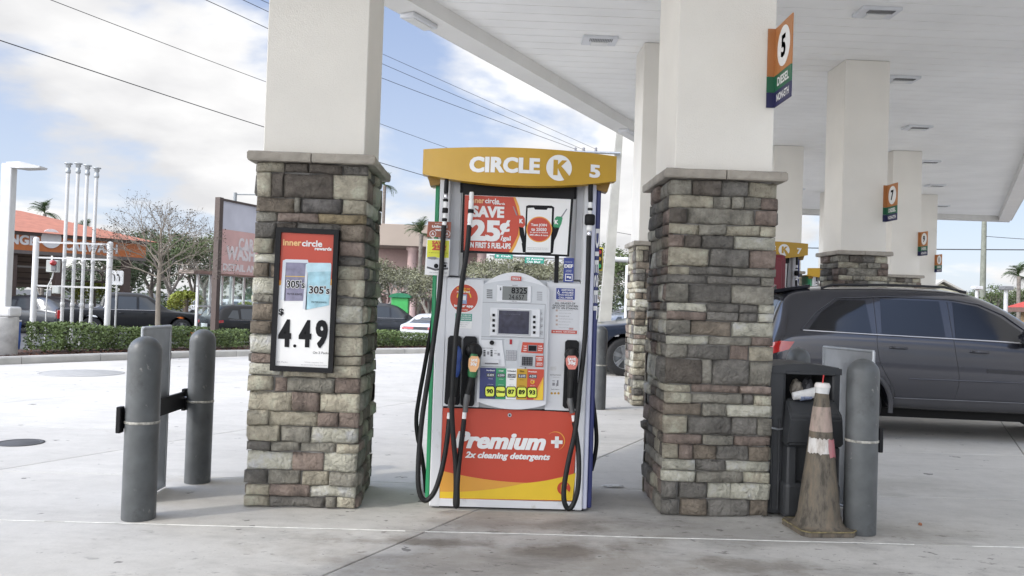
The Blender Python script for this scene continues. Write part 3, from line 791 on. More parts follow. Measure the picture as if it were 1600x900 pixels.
# ================================================================ BOLLARDS AND PANELS
def bollard(px, py_base, py_top, rr, label, group):
    c = PZ(px, py_base); c.y += rr*.6; c = Vector((PY(px, (py_base+py_top)/2, c.y).x, c.y, 0))
    top = PY(px, py_top, c.y).z
    r_ = thing('bollard', label, 'bollard', (c.x,c.y,0), group=group)
    prof = [(rr*.99,0.001),(rr,.01),(rr,top-rr*1.0)]
    for k in range(1,9):
        a = k*math.pi/16; prof.append((rr*math.cos(a)*.998+.0004, top-rr+rr*math.sin(a)))
    part('sleeve', MB().lathe(prof, c.x, c.y, 32), BOLL, r_)
    zb = top*.53
    part('band', MB().lathe([(rr,zb-.008),(rr+.004,zb-.006),(rr+.004,zb+.006),(rr,zb+.008)], c.x, c.y, 32), M('worn_pale_band', (.36,.35,.31), .7, var=.6, scale=30), r_)
    return r_, c, top
BG = 'grey bollards around the pump islands'
b1, c1, t1 = bollard(222, 814, 525, .100, 'nearest grey bollard at far left, in front of the metal panel', BG)
b2, c2, t2 = bollard(313, 756, 514, .093, 'grey bollard between the metal panel and the poster column', BG)
b3, c3, t3 = bollard(1346, 836, 560, .100, 'grey bollard right of the dirty traffic cone', BG)
b4, c4, t4 = bollard(1245, 757, 543, .095, 'grey bollard whose dome shows just above the trash can', BG)
for (b_, lab) in ((b1,'bollard of the second island, hidden left'),(b2,'distant grey bollard between the pump and the big dark column')):
    pass
b5 = copy_tree(b2, (PZ(936,640).x, PZ(936,640).y+.05, 0), 'distant grey bollard between the pump and the big dark column')
def guard(na, fa, ztop, bar, label):
    """galvanised sheet standing beside a pair of bollards; na near foot, fa far foot; bar: near end, far end, height of the clamp bar"""
    a = Vector((*na,0)); b = Vector((*fa,0)); n_ = (b-a).normalized(); n_ = Vector((n_.y,-n_.x,0))
    r_ = thing('sheet_metal_guard', label, 'metal panel', tuple((a+b)/2), group='sheet metal guards beside the bollards')
    def P(t, o, z): p = a+(b-a)*t+n_*o; return Vector((p.x,p.y,z))
    m_ = MB(); vs = [P(0,0,.02),P(1,0,.02),P(1,0,ztop),P(0,0,ztop)]
    m_.add(vs+[v+n_*.006 for v in vs], [(0,1,2,3),(7,6,5,4),(0,4,5,1),(1,5,6,2),(2,6,7,3),(3,7,4,0)]); part('sheet', m_, STEEL, r_)
    for (t0,z0,t1,z1) in ((0,.01,0,ztop),(1,.01,1,ztop),(0,ztop,1,ztop),(0,.02,1,.02)):
        part('rim', MB().tube([P(t0,.003,z0),P(t1,.003,z1)], .012, 6), STEEL, r_)
    p0 = Vector((*bar[0],0)); p1 = Vector((*bar[1],0)); z = bar[2]; q = (p1-p0).normalized(); nn = Vector((q.y,-q.x,0))*.02
    vs = [p+nn*s_+Vector((0,0,z+dz)) for p in (p0,p1) for dz in (-.06,.06) for s_ in (-.5,.5)]
    m_ = MB(); m_.add(vs, [(0,1,3,2),(4,6,7,5),(0,4,5,1),(2,3,7,6),(0,2,6,4),(1,5,7,3)]); part('clamp_bar', m_, BLACK, r_)
    for p in (p0, p1): part('clamp_end', MB().box(p.x-.014,p.x+.014,p.y-.03,p.y+.03,z-.08,z+.08,.004), BLACK, r_)
    part('bolt', MB().tube([p1-q*.05+nn*.5+Vector((0,0,z+.02)), p1-q*.05+nn*1.6+Vector((0,0,z+.02))], .009, 8), CHROME, r_)
    return r_
g1 = guard((-2.305,5.56), (-2.30,6.02), 1.155, ((c1.x-.115,c1.y-.05),(c2.x-.11,c2.y-.02),.61), 'grey sheet metal guard standing beside the two left bollards')
g2 = guard((2.625,5.66), (2.52,6.25), 1.15, ((c3.x+.115,c3.y+.0),(c4.x+.13,c4.y-.1),.60), 'grey sheet metal guard by the right bollards, behind the trash can')

# ================================================================ FUEL PUMP
YP = 5.66                                # front skin of the cabinet
pc = PY(793, 792, YP)
pump = thing('fuel_pump', 'white and red fuel pump 5 under the yellow topper, facing the camera', 'fuel pump', (pc.x, YP, 0), group='fuel pumps')
def hx(px, py, Y=YP): return PY(px, py, Y).x
def hz(px, py, Y=YP): return PY(px, py, Y).z
xl = hx(673.5, 700); xr = hx(918, 760); D = .78
# cabinet core, kick plate, posts
m_ = MB(); m_.box(hx(691,700), hx(899,700), YP+.015, YP+D, .055, hz(800,436), .006); part('cabinet', m_, PANELW, pump)
m_ = MB(); PR(m_, 684, 781, 897, 793, YP, .012, .003, back=.3); part('kick_plate', m_, WHITE, pump)
m_ = MB(); m_.box(xl+.02, xr-.02, YP+.03, YP+D-.02, 0, .045); part('plinth', m_, BLACK, pump)
zt = 2.27
for (a, b) in ((xl, hx(690.5,700)), (hx(899.5,700), hx(912.5,700))):
    m_ = MB(); m_.box(a, b, YP-.012, YP+D, .012, zt, .008); part('side_post', m_, WHITE, pump)
# upper inner faces of the posts are wider than below
for (x0, x1) in ((697,720),(900,916)):
    m_ = MB(); m_.box(hx(x0,350), hx(x1,350), YP+.03, YP+D-.03, hz(800,434), zt, .006); part('upper_post', m_, M('post_grey_white', (.60,.61,.63), .4, var=.05), pump)
m_ = MB(); m_.box(xl-.034, xl-.002, YP+.06, YP+D-.05, .05, zt+.01, .01); part('side_cladding', m_, GREENP, pump, label='green side cladding')
m_ = MB(); m_.box(xr+.0, xr+.034, YP+.02, YP+D-.05, .02, zt+.01, .01); part('side_cladding', m_, NAVYP, pump, label='navy side cladding')
m_ = MB(); m_.box(hx(913,700), xr-.001, YP-.004, YP+D-.06, .02, zt, .006); part('side_strip', m_, M('pale_violet_strip', (.55,.57,.68), .4, var=.04), pump)
# vertical lettering on the navy side
vs, fs = glyphs('DIESEL', .03, 0, 1.1, 1)
for (cz_, s_) in ((.62+1.0, 1),):
    m_ = MB(); w_, h_ = .62, .028
    m_.add([(xr+.017-v*h_, YP+.0185, cz_-u*w_) for u, v, _ in vs], fs); part('lettering', m_, WHITE2, pump, fix=False)

# ---- topper with a bowed front
TH = .655; tx = hx(813, 262, 5.5); 
def ty(x): return YP-.05-.15*(1-((x-tx)/TH)**2)
ztop = hz(815, 231, 5.46); zbc = hz(815, 290, 5.46); zbe = zbc+.075
def topper_mesh(x0, x1, f_top, f_bot, d0, d1, n=24):
    vs = []
    for i in range(n+1):
        x = x0+(x1-x0)*i/n; q = ((x-tx)/TH)**2
        vs += [(x, ty(x)-d0, f_bot(q)), (x, ty(x)-d0, f_top(q)), (x, ty(x)+d1, f_top(q)), (x, ty(x)+d1, f_bot(q))]
    fs = [(0,1,2,3), (4*n+3,4*n+2,4*n+1,4*n)]
    for i in range(n):
        for k in range(4): fs.append((4*i+k, 4*i+(k+1)%4, 4*i+4+(k+1)%4, 4*i+4+k))
    return MB().add(vs, fs)
tp = part('topper', topper_mesh(tx-TH, tx+TH, lambda q: ztop-.006*q, lambda q: zbc+(zbe-zbc)*q, 0, .10), AMBER, pump)
m_ = topper_mesh(tx-TH+.02, tx+TH-.02, lambda q: zbe+.02, lambda q: zbe-.0, -.1, .72); part('topper_back', m_, AMBER, tp)
for s_ in (-1, 1):
    m_ = MB(); x_ = tx+s_*(TH-.05); m_.prism([(x_-s_*.06, zbe-.06),(x_+s_*.0, zbe-.07),(x_+s_*.02, zbe),(x_-s_*.14, zbe)], YP+.0, YP+.1); part('topper_bracket', m_, M('dark_amber', (.25,.14,.02), .5), tp)
fT = lambda x, z, d: (x, ty(x)-d-.001, z)
def ttext(s, x0, y0, x1, y1, mat, nm='lettering', **k):
    c = PY((x0+x1)/2, (y0+y1)/2, 5.46); s_ = FPX/5.46; m_ = MB(); tmb(m_, s, c.x, c.z, (x1-x0)/s_, (y1-y0)/s_, 0, fn=fT, **k)
    return part(nm, m_, mat, tp, fix=False)
ttext('CIRCLE', 733, 245, 844, 270, WHITE2, bold=.055)
num5 = ttext('5', 923, 254, 941, 275, WHITE2, nm='pump_number', bold=.05)
def tpoly(pts, d, mat, nm):
    m_ = MB(); n = len(pts); m_.add([fT(x,z,d) for x,z in pts], [tuple(range(n))]); bm = bmesh.new()
    vs = [bm.verts.new(v) for v in m_.v]; bm.faces.new(vs); bmesh.ops.triangulate(bm, faces=bm.faces[:]); bm.verts.index_update()
    q = MB(); q.add([v.co.copy() for v in bm.verts], [[v.index for v in f.verts] for f in bm.faces]); bm.free()
    return part(nm, q, mat, tp, fix=False)
kc = PY(874, 261.5, 5.46); kr = 20.5/(FPX/5.46)
tpoly([(kc.x+kr*math.cos(a*math.pi/20), kc.z+kr*math.sin(a*math.pi/20)) for a in range(40)], .0015, WHITE2, 'emblem_disc')
def K(pts, o=.003): tpoly([(kc.x+kr*a, kc.z+kr*b) for a, b in pts], o, AMBER, 'emblem_letter')
K([(-.45,-.58),(-.10,-.58),(-.10,.60),(-.45,.60)])
K([(-.11,-.08),(.10,.08),(.62,.60),(.22,.60),(-.11,.22)], .0034)
K([(-.08,.10),(.14,.16),(.42,-.12),(.86,-.62),(.48,-.98),(.22,-.62),(-.06,-.12)], .0038)

# ---- advertising frame
YA = YP-.05
q = [(724,284),(898,284),(889.5,400.5),(719.5,394)]
m_ = MB(); PP(m_, q, YA, .0, .06); part('ad_frame', m_, BLACK, pump)
ad = part('ad_sheet', PP(MB(), [(726.5,304.5),(892,311.5),(886,398),(724.5,391)], YA, .003), WHITE2, pump)
def PPa(pts, d, mat, nm='ad_print', par=None): m_ = MB(); PP(m_, pts, YA-.003, d, 0); return part(nm, m_, mat, par or ad)
PPa([(726.5,305),(802,308)]+[(806,320),(811,338),(812,350),(809,368),(802,382),(795,394),(724.5,391)], .0008, REDP)
PPa([(802,308),(805.5,308.2),(811,322),(815,345),(813,366),(806,384),(800,394.3),(795,394),(802,382),(809,368),(812,350),(811,338),(806,320)], .0009, ORANGEP)
A = lambda s,x0,y0,x1,y1,mat,**k: PT('lettering', s, x0,y0,x1,y1, YA-.005, mat, ad, **k)
A('inner', 734,309,757,317.5, M('pale_orange_ink2', (.80,.50,.25), .5, var=0), bold=.03); A('circle', 758,310,780,318, WHITE2, bold=.03)
A('rewards', 771,316.5,789,320, WHITE2, bold=.03)
A('SAVE', 737,322,788,340, WHITE2, bold=.055); A('25', 734,343.5,782,377, WHITE2, bold=.06); A('\u00a2', 781,344,797,367, WHITE2, bold=.045)
A('/gal', 782,368.5,798,378, WHITE2, bold=.04); A('ON FIRST 5 FUEL-UPS', 729,379,798,388, WHITE2, bold=.05)
PPa([(822,322),(826,320.5),(862,321.5),(866,324),(863,395.5),(860,397),(821.5,396),(819,393)], .001, INK)
PPa([(824.5,325),(834,324.5),(836,327.5),(854,328),(856,325.3),(862.5,325.5),(860,394.5),(821.5,394)], .0014, WHITE2)
c_ = [(842.5+20.2*math.cos(a*math.pi/18), 358.5+20.2*math.sin(a*math.pi/18)) for a in range(36)]; PPa(c_, .0016, ORANGEP)
c_ = [(842.5+18.6*math.cos(a*math.pi/18), 358.5+18.6*math.sin(a*math.pi/18)) for a in range(36)]; PPa(c_, .0019, REDP)
for s_, y, w in (('Text JOIN',352,12.5),('to 25050',358.5,12),('to opt in to receive',363.5,14),('SMS offers & more',367.3,14.5)): PT('lettering', s_, 842-w, y-(2.6 if y<360 else 1.4), 842+w, y+(2.6 if y<360 else 1.4), YA-.0065, WHITE2, ad, bold=.03)
for y in (387.5, 389.8): PT('lettering', 'Message and data rates may apply. Terms at store.', 824,y-.8,857,y+.8, YA-.0055, GREYINK, ad)
for (pts, mat) in (([(806,337),(808,336),(817,337),(820,341),(820.5,352),(817,356),(812,355),(808,346)], REDP), ([(867,341),(870,338),(878,338.5),(879,341),(877,350),(874,356),(866,357),(864,352)], GREENP),
                   ([(811,354),(818,356),(820.5,372),(820,380),(816,380),(812,366)], INK), ([(864,354),(874,356),(870,368),(866,376),(862.8,384),(862.5,366)], INK),
                   ([(801,322),(803,323),(809,337),(807,338)], GREYINK), ([(885,326),(886.5,327),(878,340),(876,339)], GREYINK), ([(815,380),(820,380),(820,394.5),(817,394.3)], INK), ([(863,380),(866,376),(864,395),(862,395)], INK)):
    PPa(pts, .001, mat)
for (x, y) in ((814.5,345.5),(869.5,347)): PT('emblem', 'K', x-3, y-3.4, x+3, y+3.4, YA-.0055, WHITE2, ad, bold=.05)
m_ = MB(); PR(m_, 866.5, 399, 873, 442, YA+.03, 0, back=.03); part('ad_support', m_, BLACK, pump)
m_ = MB(); PR(m_, 722.5, 393, 728, 438, YA+.03, 0, back=.03); part('ad_support', m_, BLACK, pump)
for (x0,y0,x1,y1) in ((719,284,725,300),(897,288,901,310)):
    m_ = MB(); PR(m_, x0,y0,x1,y1, YA+.03, 0, back=.05); part('hinge', m_, INK, pump)

# ---- head: side panels, arched centre module
hl = part('head_panel', PP(MB(), [(699,434),(756,438),(748,636),(692,634)], YP, .010, .02), WHITE, pump)
hr = part('head_panel', PP(MB(), [(855,441),(911,443.5),(905,642),(851,640)], YP, .010, .02), WHITE, pump)
YM = YP-.055
mod_pts = [(751.5,452)]+arc(752.5,857.5,447,425.5,451,16)+[(858.5,456),(853,631)]+arc(851,745,633,639.5,627,12)
mod = part('centre_module', PP(MB(), mod_pts, YM, .0, .07), WHITE, pump)
module_in = part('module_face', PP(MB(), [(755,447.5)]+arc(756,855,444.5,438,449,12)+[(855.5,452),(850,626),(748,623)], YM, .006, 0), PANELW, mod)
YF_ = YM-.006
def FP(pts, mat, nm='label_print', d=.0015, par=None): m_ = MB(); PP(m_, pts, YF_, d, 0); return part(nm, m_, mat, par or mod)
def FR(x0,y0,x1,y1,mat,nm='label_print',d=.0015,c=0.0,par=None): m_ = MB(); PR(m_, x0,y0,x1,y1, YF_, d, c); return part(nm, m_, mat, par or mod)
def FT(s,x0,y0,x1,y1,mat,d=.0017,par=None,**k): return PT('lettering', s, x0,y0,x1,y1, YF_-d, mat, par or mod, **k)
FR(798.5,432,814.5,438.5, REDP, d=.007, nm='brand_plate'); FT('CIRCLE K', 800,433.7,813,437, WHITE2, d=.0088, bold=.04)
dsp = FR(776,446.5,830,472.5, WHITE, 'display_housing', .006, .003)
FR(785,447.8,824,469.3, M('lcd_grey', (.17,.18,.175), .3, var=.05), 'display', .008)
FT('8325', 799,449.5,823.5,459, INK, .0095, bold=.02); FT('24.657', 795,460.5,819,468, INK, .0095)
FT('THIS SALE', 800,445.2,809,446.6, INK, .0075); FT('GALLONS', 800,470.2,808,471.4, INK, .0075); FT('$', 781,449,783.2,454, INK, .0075, bold=.04)
for k in range(5): FR(760.5,452.6+k*3.0,769.5,453.9+k*3.0, INK, 'speaker_slot', .001); FR(838.8,456+k*3.0,847.3,457.2+k*3.0, GREYINK, 'speaker_slot', .001)
for (x0,y0,x1,y1) in ((754,473.5,852,474.3),(752,527,850,527.8),(751.5,530,789,530.6),(752,572.6,789,573.3),(850,475,850.8,574)): FR(x0,y0,x1,y1, GREYINK, 'panel_seam', .001)
FR(765.5,481.5,844,526, WHITE, 'screen_bezel', .010, .004)
FR(776.5,483.5,829.5,524, M('bezel_grey',(.45,.46,.48),.4,var=.04), 'screen_frame', .013, .002)
scr = FR(779,485.5,826.5,521.5, M('blank_screen', (.035,.035,.06), .12, var=.35, scale=30), 'screen', .0145)
for k in range(4):
    FR(769.3,490.2+k*8.1,773.3,494.4+k*8.1, INK, 'screen_button', .015, .001); FR(832.6,493+k*8.1,836.6,497.2+k*8.1, INK, 'screen_button', .015, .001)
FT('Card must be inserted fully', 787,490.3,813,491.6, M('dim_text', (.12,.12,.17),.5,var=0), .0155)
for k, s_ in enumerate(('OK','NO','?','<')): FT(s_, 843,488+k*10.5,848,492+k*10.5, GREYINK, .003)
for k in range(3): FR(842.8,496+k*10.5,848.4,500+k*10.5, M('key_light',(.4,.4,.42),.5,var=0), 'symbol_plate', .002)
# card reader / printer / keypad
FP([(752,531),(784.5,531.5),(789.5,573),(751,571.5)], WHITE, 'printer_panel', .008)
m_ = MB(); v = PY(768.5,535.3,YF_); m_.disc(v.x, v.z, .0155, YF_-.022, YF_, 20); part('knob', m_, INK, mod)
for cx_ in (757, 768):
    for k in range(4): FR(cx_-1.7,547+k*2.6,cx_+1.7,548.8+k*2.6, INK, 'card_symbol', .0095)
FR(761,549,764.5,554, GREYINK, 'card_symbol', .0095); FT('PLEASE TAKE RECEIPT', 753,543.3,771,544.6, INK, .0095); FT('VISA', 772,547,776,548.6, INK, .0095); FT('DEBIT', 772,551.3,777,553, INK, .0095); FR(777.5,551.5,781,555.5, GREYINK, 'card_symbol', .0095)
FP([(759,561),(779,561.5),(780,568.5),(757,568)], WHITE, 'receipt_lip', .022); FR(757.5,566.6,778.5,568.4, M('slot_grey',(.14,.14,.15),.5,var=0), 'receipt_slot', .0225)
FP([(787,531),(813,532),(809,546),(808.5,573),(791,573)], PANELW, 'reader_recess', .003)
FR(796.3,530.3,800.2,538, M('red_lamp',(.35,.01,.02),.3,var=0), 'indicator', .007)
FR(790.3,547,807,563, M('keypad_grey',(.30,.31,.33),.5,var=.25,scale=80), 'number_keypad', .008, .001)
for r_ in range(4):
    for c_ in range(4): FR(791.3+c_*4,548.2+r_*3.8,794.3+c_*4,551+r_*3.8, M('key_light',(.4,.4,.42),.5,var=0), 'key', .0095)
FP([(816.5,534.5),(849.3,536),(848.3,552.5),(814,550.5)], REDP, 'reader_panel', .006)
FR(824.8,538.8,839.3,549.2, M('frame_grey',(.2,.2,.21),.5,var=0), 'contactless_frame', .008); FR(826,540,838,548.2, INK, 'contactless_reader', .0095, .001)
for (s_,x0,y0,x1,y1) in (('TAP',818,540,823,541.8),('CARD',818,543.4,823.3,545.2),('HERE',817.6,546.6,822.6,548.4),('TAP',841,540,847,541.8),('PHONE',841,543.4,848,545.2),('PAY',841,546.6,847,548.4)): FT(s_,x0,y0,x1,y1, WHITE2, .0078, bold=.04)
FR(812.5,554.8,836.5,572.5, M('bezel_grey',(.45,.46,.48),.4,var=.04), 'pin_housing', .012, .002); FR(815.3,557.3,832,571, INK, 'pin_pad', .0135)
for r_ in range(4):
    for c_ in range(4): FR(816.2+c_*4,558.2+r_*3.2,819.2+c_*4,560.4+r_*3.2, M('key_dark',(.10,.10,.11),.4,var=0), 'key', .0155)
FR(836.8,555.8,849,573.5, REDP, 'reader_label', .007); FT('INSERT\nCARD', 838,558,848,563.5, WHITE2, .0088, bold=.03); FT('REMOVE\nQUICKLY', 838,566.5,848,571.5, WHITE2, .0088, bold=.03)
FR(820,574,822,575.5, INK, 'rivet', .004)
# grade panels
cols = [(750.3,775.3,NAVYP),(775.3,791.3,GREENP),(791.3,807.5,WHITE2),(807.5,824,AMBER),(824,850,REDP)]
for i, (a, b, m) in enumerate(cols):
    dy0 = (a-750)*.026; FP([(a,574.5+dy0),(b,574.5+(b-750)*.026),(b-1.3,622.5+(b-750)*.026),(a-1.3,622.5+dy0)], m, 'grade_panel', .006)
FP([(849,592),(848.2,625),(837,624.8),(841,613)], YELLOWP, 'grade_panel', .0068); FP([(849.2,588),(849,592),(841,613),(837,624.8),(833,624.7),(838,610)], ORANGEP, 'grade_panel', .0066)
LED = M('led_window', (.10,.10,.11), .25, var=0); LEDT = M('led_digits', (.75,.78,.8), .4, var=0)
for i, (cx_, nm, bt, tc_) in enumerate(((766.5,'Non-Ethanol','90',WHITE2),(783,'Diesel','Diesel',WHITE2),(799.3,'Unleaded','87',INK),(815.7,'Plus','89',INK),(832.4,'Premium','93',WHITE2))):
    y = 578.6+i*.5
    FT(nm, cx_-(6.5 if i in (0,2,4) else 3.4), y-1, cx_+(6.5 if i in (0,2,4) else 3.4), y+1.2, tc_, .0078, bold=.03)
    FR(cx_-6.2, 583+i*.5, cx_+6.2, 589+i*.5, LED, 'price_window', .0085)
    FT(('4.499','4.099','3.299','3.699','4.099')[i], cx_-5, 584.3+i*.5, cx_+5, 587.8+i*.5, LEDT, .0098)
    FT('self serve', cx_-3.4, 591+i*.5, cx_+3.4, 592.4+i*.5, tc_, .0078)
    FT('push here', cx_-4, 600+i*.5, cx_+4, 601.4+i*.5, tc_, .0078)
    yb = 611.3+i*.45; cb = (765.3,782.2,798.7,815.2,831.3)[i]
    oct_ = [(cb-6.2,yb-8.5),(cb+6.2,yb-8.5),(cb+7.9,yb-5.5),(cb+7.9,yb+5.5),(cb+6.2,yb+8.5),(cb-6.2,yb+8.5),(cb-7.9,yb+5.5),(cb-7.9,yb-5.5)]
    FP(oct_, INK, 'button_rim', .010)
    oct_ = [(cb+(x-cb)*.86, yb+(y_-yb)*.87) for x, y_ in oct_]; bt_ = FP(oct_, LIME, 'grade_button', .014)
    FT(bt, cb-(4.9 if i != 1 else 6.2), yb-(3.6 if i != 1 else 2.2), cb+(4.9 if i != 1 else 6.2), yb+(3.6 if i != 1 else 2.2), INK, .0155, bold=.035)
v = PY(832,596.5,YF_); m_ = MB().disc(v.x, v.z, .014, YF_-.0085, YF_, 18); part('emblem', m_, YELLOWP, mod); FT('K', 830.3,594.3,833.7,598.7, REDP, .0098, bold=.05)

# ---- left panel stickers
YS = YP-.010
def SR(x0,y0,x1,y1,mat,nm='sticker',d=.0015,c=0.0,par=None): m_ = MB(); PR(m_, x0,y0,x1,y1, YS, d, c); return part(nm, m_, mat, par or pump)
def SP(pts,mat,nm='sticker',d=.0015,par=None): m_ = MB(); PP(m_, pts, YS, d, 0); return part(nm, m_, mat, par or pump)
def ST(s,x0,y0,x1,y1,mat,d=.0017,**k): return PT('lettering', s, x0,y0,x1,y1, YS-d, mat, pump, **k)
def circ(px, py, r, n=36): return [(px+r*math.cos(a*2*math.pi/n), py+r*math.sin(a*2*math.pi/n)) for a in range(n)]
SP(circ(725,466,22.6), WHITE2, d=.001); SP(circ(725,466,21.6), REDP, d=.0014)
SP([(725+r_*math.cos(a), 465+r_*math.sin(a)) for r_, rng in ((11.5, range(0,19)),(9.6, range(18,-1,-1))) for a in [math.pi+k_*math.pi/18 for k_ in rng]], YELLOWP, d=.0018)
ST('Pay with our', 714,449.5,735,453, YELLOWP, bold=.03); ST('rewards card', 714,454,734,457.5, WHITE2, bold=.03)
SR(720.5,460,729.5,475, M('phone_blue',(.25,.33,.50),.4,var=.3,scale=60), d=.002); SR(722,462,728,469, WHITE2, d=.0024)
ST('in our app', 709.5,476,739.5,481, WHITE2, .0026, bold=.06); ST('Join today', 718,483,731,485.5, WHITE2, bold=.03)
SR(711.5,490,737.5,501.5, M('teal_sticker', (.08,.32,.24), .4, var=.05)); SR(711.2,501.8,737,513, WHITE2)
for k, s_ in enumerate(('PLEASE TURN OFF','ENGINE WHILE REFUELING','NO SMOKING')): ST(s_, 714,491.6+k*3.1,736,493.6+k*3.1, WHITE2, .002, bold=.02)
for k, s_ in enumerate(('Do not leave pump unattended','while filling your vehicle.','Report spills to the attendant.')): ST(s_, 713.5,503.5+k*3,734-3*k,505+k*3, GREYINK, .002)
# right panel
SR(862,447,905.5,523.5, M('label_backing',(.60,.61,.63),.4,var=.02), d=.001)
SR(869,450.5,898.3,468, M('blue_label',(.03,.05,.24),.4,var=.05), d=.002)
for k, (s_, x0, x1) in enumerate((('ASSISTANCE',877,896),('AVAILABLE',878,896),('UPON REQUEST',872,896),('(407) 555-0149'.replace('(407) 555-0149','CALL INSIDE'),873,895))): ST(s_, x0, 451.8+k*4, x1, 454.6+k*4, WHITE2, .0028, bold=.02)
SP(circ(872.7,457.3,1.9,14), WHITE2, d=.0028); SP(circ(872.9,457.3,1.2,14), M('blue_label',(.03,.05,.24)), d=.0031); SR(872,452.4,873,456.5, WHITE2, d=.003)
ST('IMPORTANT NOTICE', 871,469.8,895,471, REDP, .0015)
for k, (s_,x0,x1) in enumerate((('ALL GRADES OF',867,899),('GASOLINE CONTAIN',863.5,903),('UP TO 10% ETHANOL',862.5,903.5))): ST(s_, x0,472.4+k*3.9,x1,475.4+k*3.9, INK, .0015, bold=.015)
for k, s_ in enumerate(('Regular unleaded gasoline','minimum octane rating','method','Mid-grade unleaded gasoline contains ethanol','Premium unleaded gasoline contains ethanol','Diesel fuel may contain biodiesel','Sales tax included in the pump price')):
    y = 485+k*4.5; ST(s_, 873,y-.8,895-(k%3)*3,y+.8, GREYINK, .0015)
for y in (485,494,500.5,507): SR(868.3,y-1.5,871.5,y+1.5, M('icon_pale',(.45,.35,.30),.5,var=0), d=.0016)
SR(861.5,516,901.5,521.2, REDP, d=.002); ST('NO SMOKING - TURN OFF ENGINE', 864,517.5,899,519.6, WHITE2, .0028, bold=.02); ST('STOP', 889,512.8,896,515, REDP, bold=.04)
ST('INSTRUCTIONS', 859.5,585,876,586.8, INK); ST('1. Insert card', 862,588.5,874,590, GREYINK)
for (x0,y0,x1,y1) in ((863,594.5,867,595.6),(870,594,872.5,603),(863,598,867,602.5),(868.6,599,869.6,604)): SR(x0,y0,x1,y1, GREYINK, d=.0012, nm='diagram')
ST('Grade selection', 861,607.5,874,609, INK)
for k in range(3): SP(circ(862+k*5.3,614.5,1.9,10), AMBER, d=.0012, nm='diagram')
# DEF sign at right post
m_ = MB(); PR(m_, 880.5,403,896.5,441, YP-.02, .004); part('def_sign', m_, M('blue_label',(.03,.05,.24)), pump)
PT('lettering', 'DEF', 881.8,413,895.5,418.5, YP-.0255, WHITE2, pump, bold=.05); PT('lettering', 'diesel exhaust fluid', 883,408.4,894,410, YP-.0255, WHITE2, pump); PT('lettering', 'available\nat pump', 884,421.5,893,425.5, YP-.0255, WHITE2, pump)
for (x0,y0,x1,y1) in ((883,428,894.5,429),(883,438,894.5,439),(883,428,884,439),(893.5,428,894.5,439),(885.5,431.5,889,434),(889.5,432,892,435.5)):
    m_ = MB(); PR(m_, x0,y0,x1,y1, YP-.0242, .001); part('pictogram', m_, WHITE2, pump)
# ---- hanging card signs at the left post
YL = YP-.06
m_ = MB(); PP(m_, [(669,346),(705,347),(703.5,371.5),(667,370)], YL, .004); part('card_sign', m_, M('brown_card', (.30,.09,.05), .5, var=.04), pump)
PT('lettering', 'Follow', 680,348.7,692,350.3, YL-.005, WHITE2, pump); PT('lettering', 'Unlimited', 675,352,699,356, YL-.005, WHITE2, pump, bold=.05); PT('lettering', 'washes', 680,357.5,694,361, YL-.005, WHITE2, pump, bold=.05)
for cx_ in (676.3, 698.5):
    m_ = MB(); PP(m_, circ(cx_,365.3,5.2,20), YL-.004, .001, 0); part('pictogram', m_, WHITE2, pump)
    m_ = MB(); PP(m_, circ(cx_,365.3,4.3,20), YL-.005, .001, 0); part('pictogram', m_, M('brown_card', (0,0,0)), pump)
    PT('lettering', 'A', cx_-2.2,363,cx_+2.2,367.6, YL-.007, WHITE2, pump, bold=.03)
m_ = MB(); PP(m_, [(667,373),(703.5,374),(701,431.5),(663.5,429)], YL, .004); part('card_sign', m_, WHITE2, pump)
m_ = MB(); PP(m_, [(668,375),(702,376),(701,403),(667,402)], YL-.004, .001, 0); part('card_print', m_, M('acid_yellow', (.66,.66,.05), .5, var=.03), pump)
PT('lettering', 'SAVE', 675,376.5,695,382.5, YL-.006, REDP, pump, bold=.06); PT('lettering', '25\u00a2', 675,383,697,393, YL-.006, REDP, pump, bold=.08)
PT('lettering', 'per gallon with every car wash today', 670,394.5,700,396, YL-.006, INK, pump)
for pts, mat in (([(667,404),(686,403.5),(692,409),(699,411),(699,419),(680,421),(667,415)], M('car_white_print',(.62,.63,.66),.5,var=.05)), ([(668,401.5),(680,401),(686,405),(676,406),(668,404)], GREYINK), ([(692,409),(699,410.5),(699,413),(692,412)], INK), ([(667,416),(680,419.5),(700,418),(700,421),(680,423),(667,419)], M('floor_dark_print',(.08,.08,.09),.5,var=.1))):
    m_ = MB(); PP(m_, pts, YL-.0045, .001, 0); part('card_print', m_, mat, pump)
for c_, r_ in (((681.5,415.5),3.6),((695.5,415.5),2.2)):
    m_ = MB(); PP(m_, circ(*c_, r_, 16), YL-.0055, .001, 0); part('card_print', m_, INK, pump)
PT('lettering', 'See cashier for details', 671,425,699,427, YL-.006, GREYINK, pump)

# ---- lower door with the big print
YD = YP-.008
d0 = part('lower_door', PP(MB(), [(689.5,637.5)]+arc(690,904,638,640,645,4)[1:]+[(893.5,783),(683,779)], YD, .0, .02), REDP, pump)
def DP(pts, mat, d): m_ = MB(); PP(m_, pts, YD, d, 0); return part('door_print', m_, mat, d0)
lower = arc(688.3,899.5,735,755.5,739,18)
DP(lower+[(894.2,782),(683.2,778)], YELLOWP, .0008)
DP(arc(688.3,822,735,748.5,754.5,10)+[(822,754.5)]+arc(822,684.5,754.5,766,768,10), M('swoosh_amber', (.66,.32,.05), .42, var=.03), .0014)
PT('lettering', 'Premium', 709,675.5,853,702, YD-.002, WHITE2, d0, bold=.052, shear=.28)
for (x0,y0,x1,y1) in ((861,688,879,693.5),(867,682,873,700)): m_ = MB(); PR(m_, x0,y0,x1,y1, YD-.002, .0006); part('lettering', m_, WHITE2, d0)
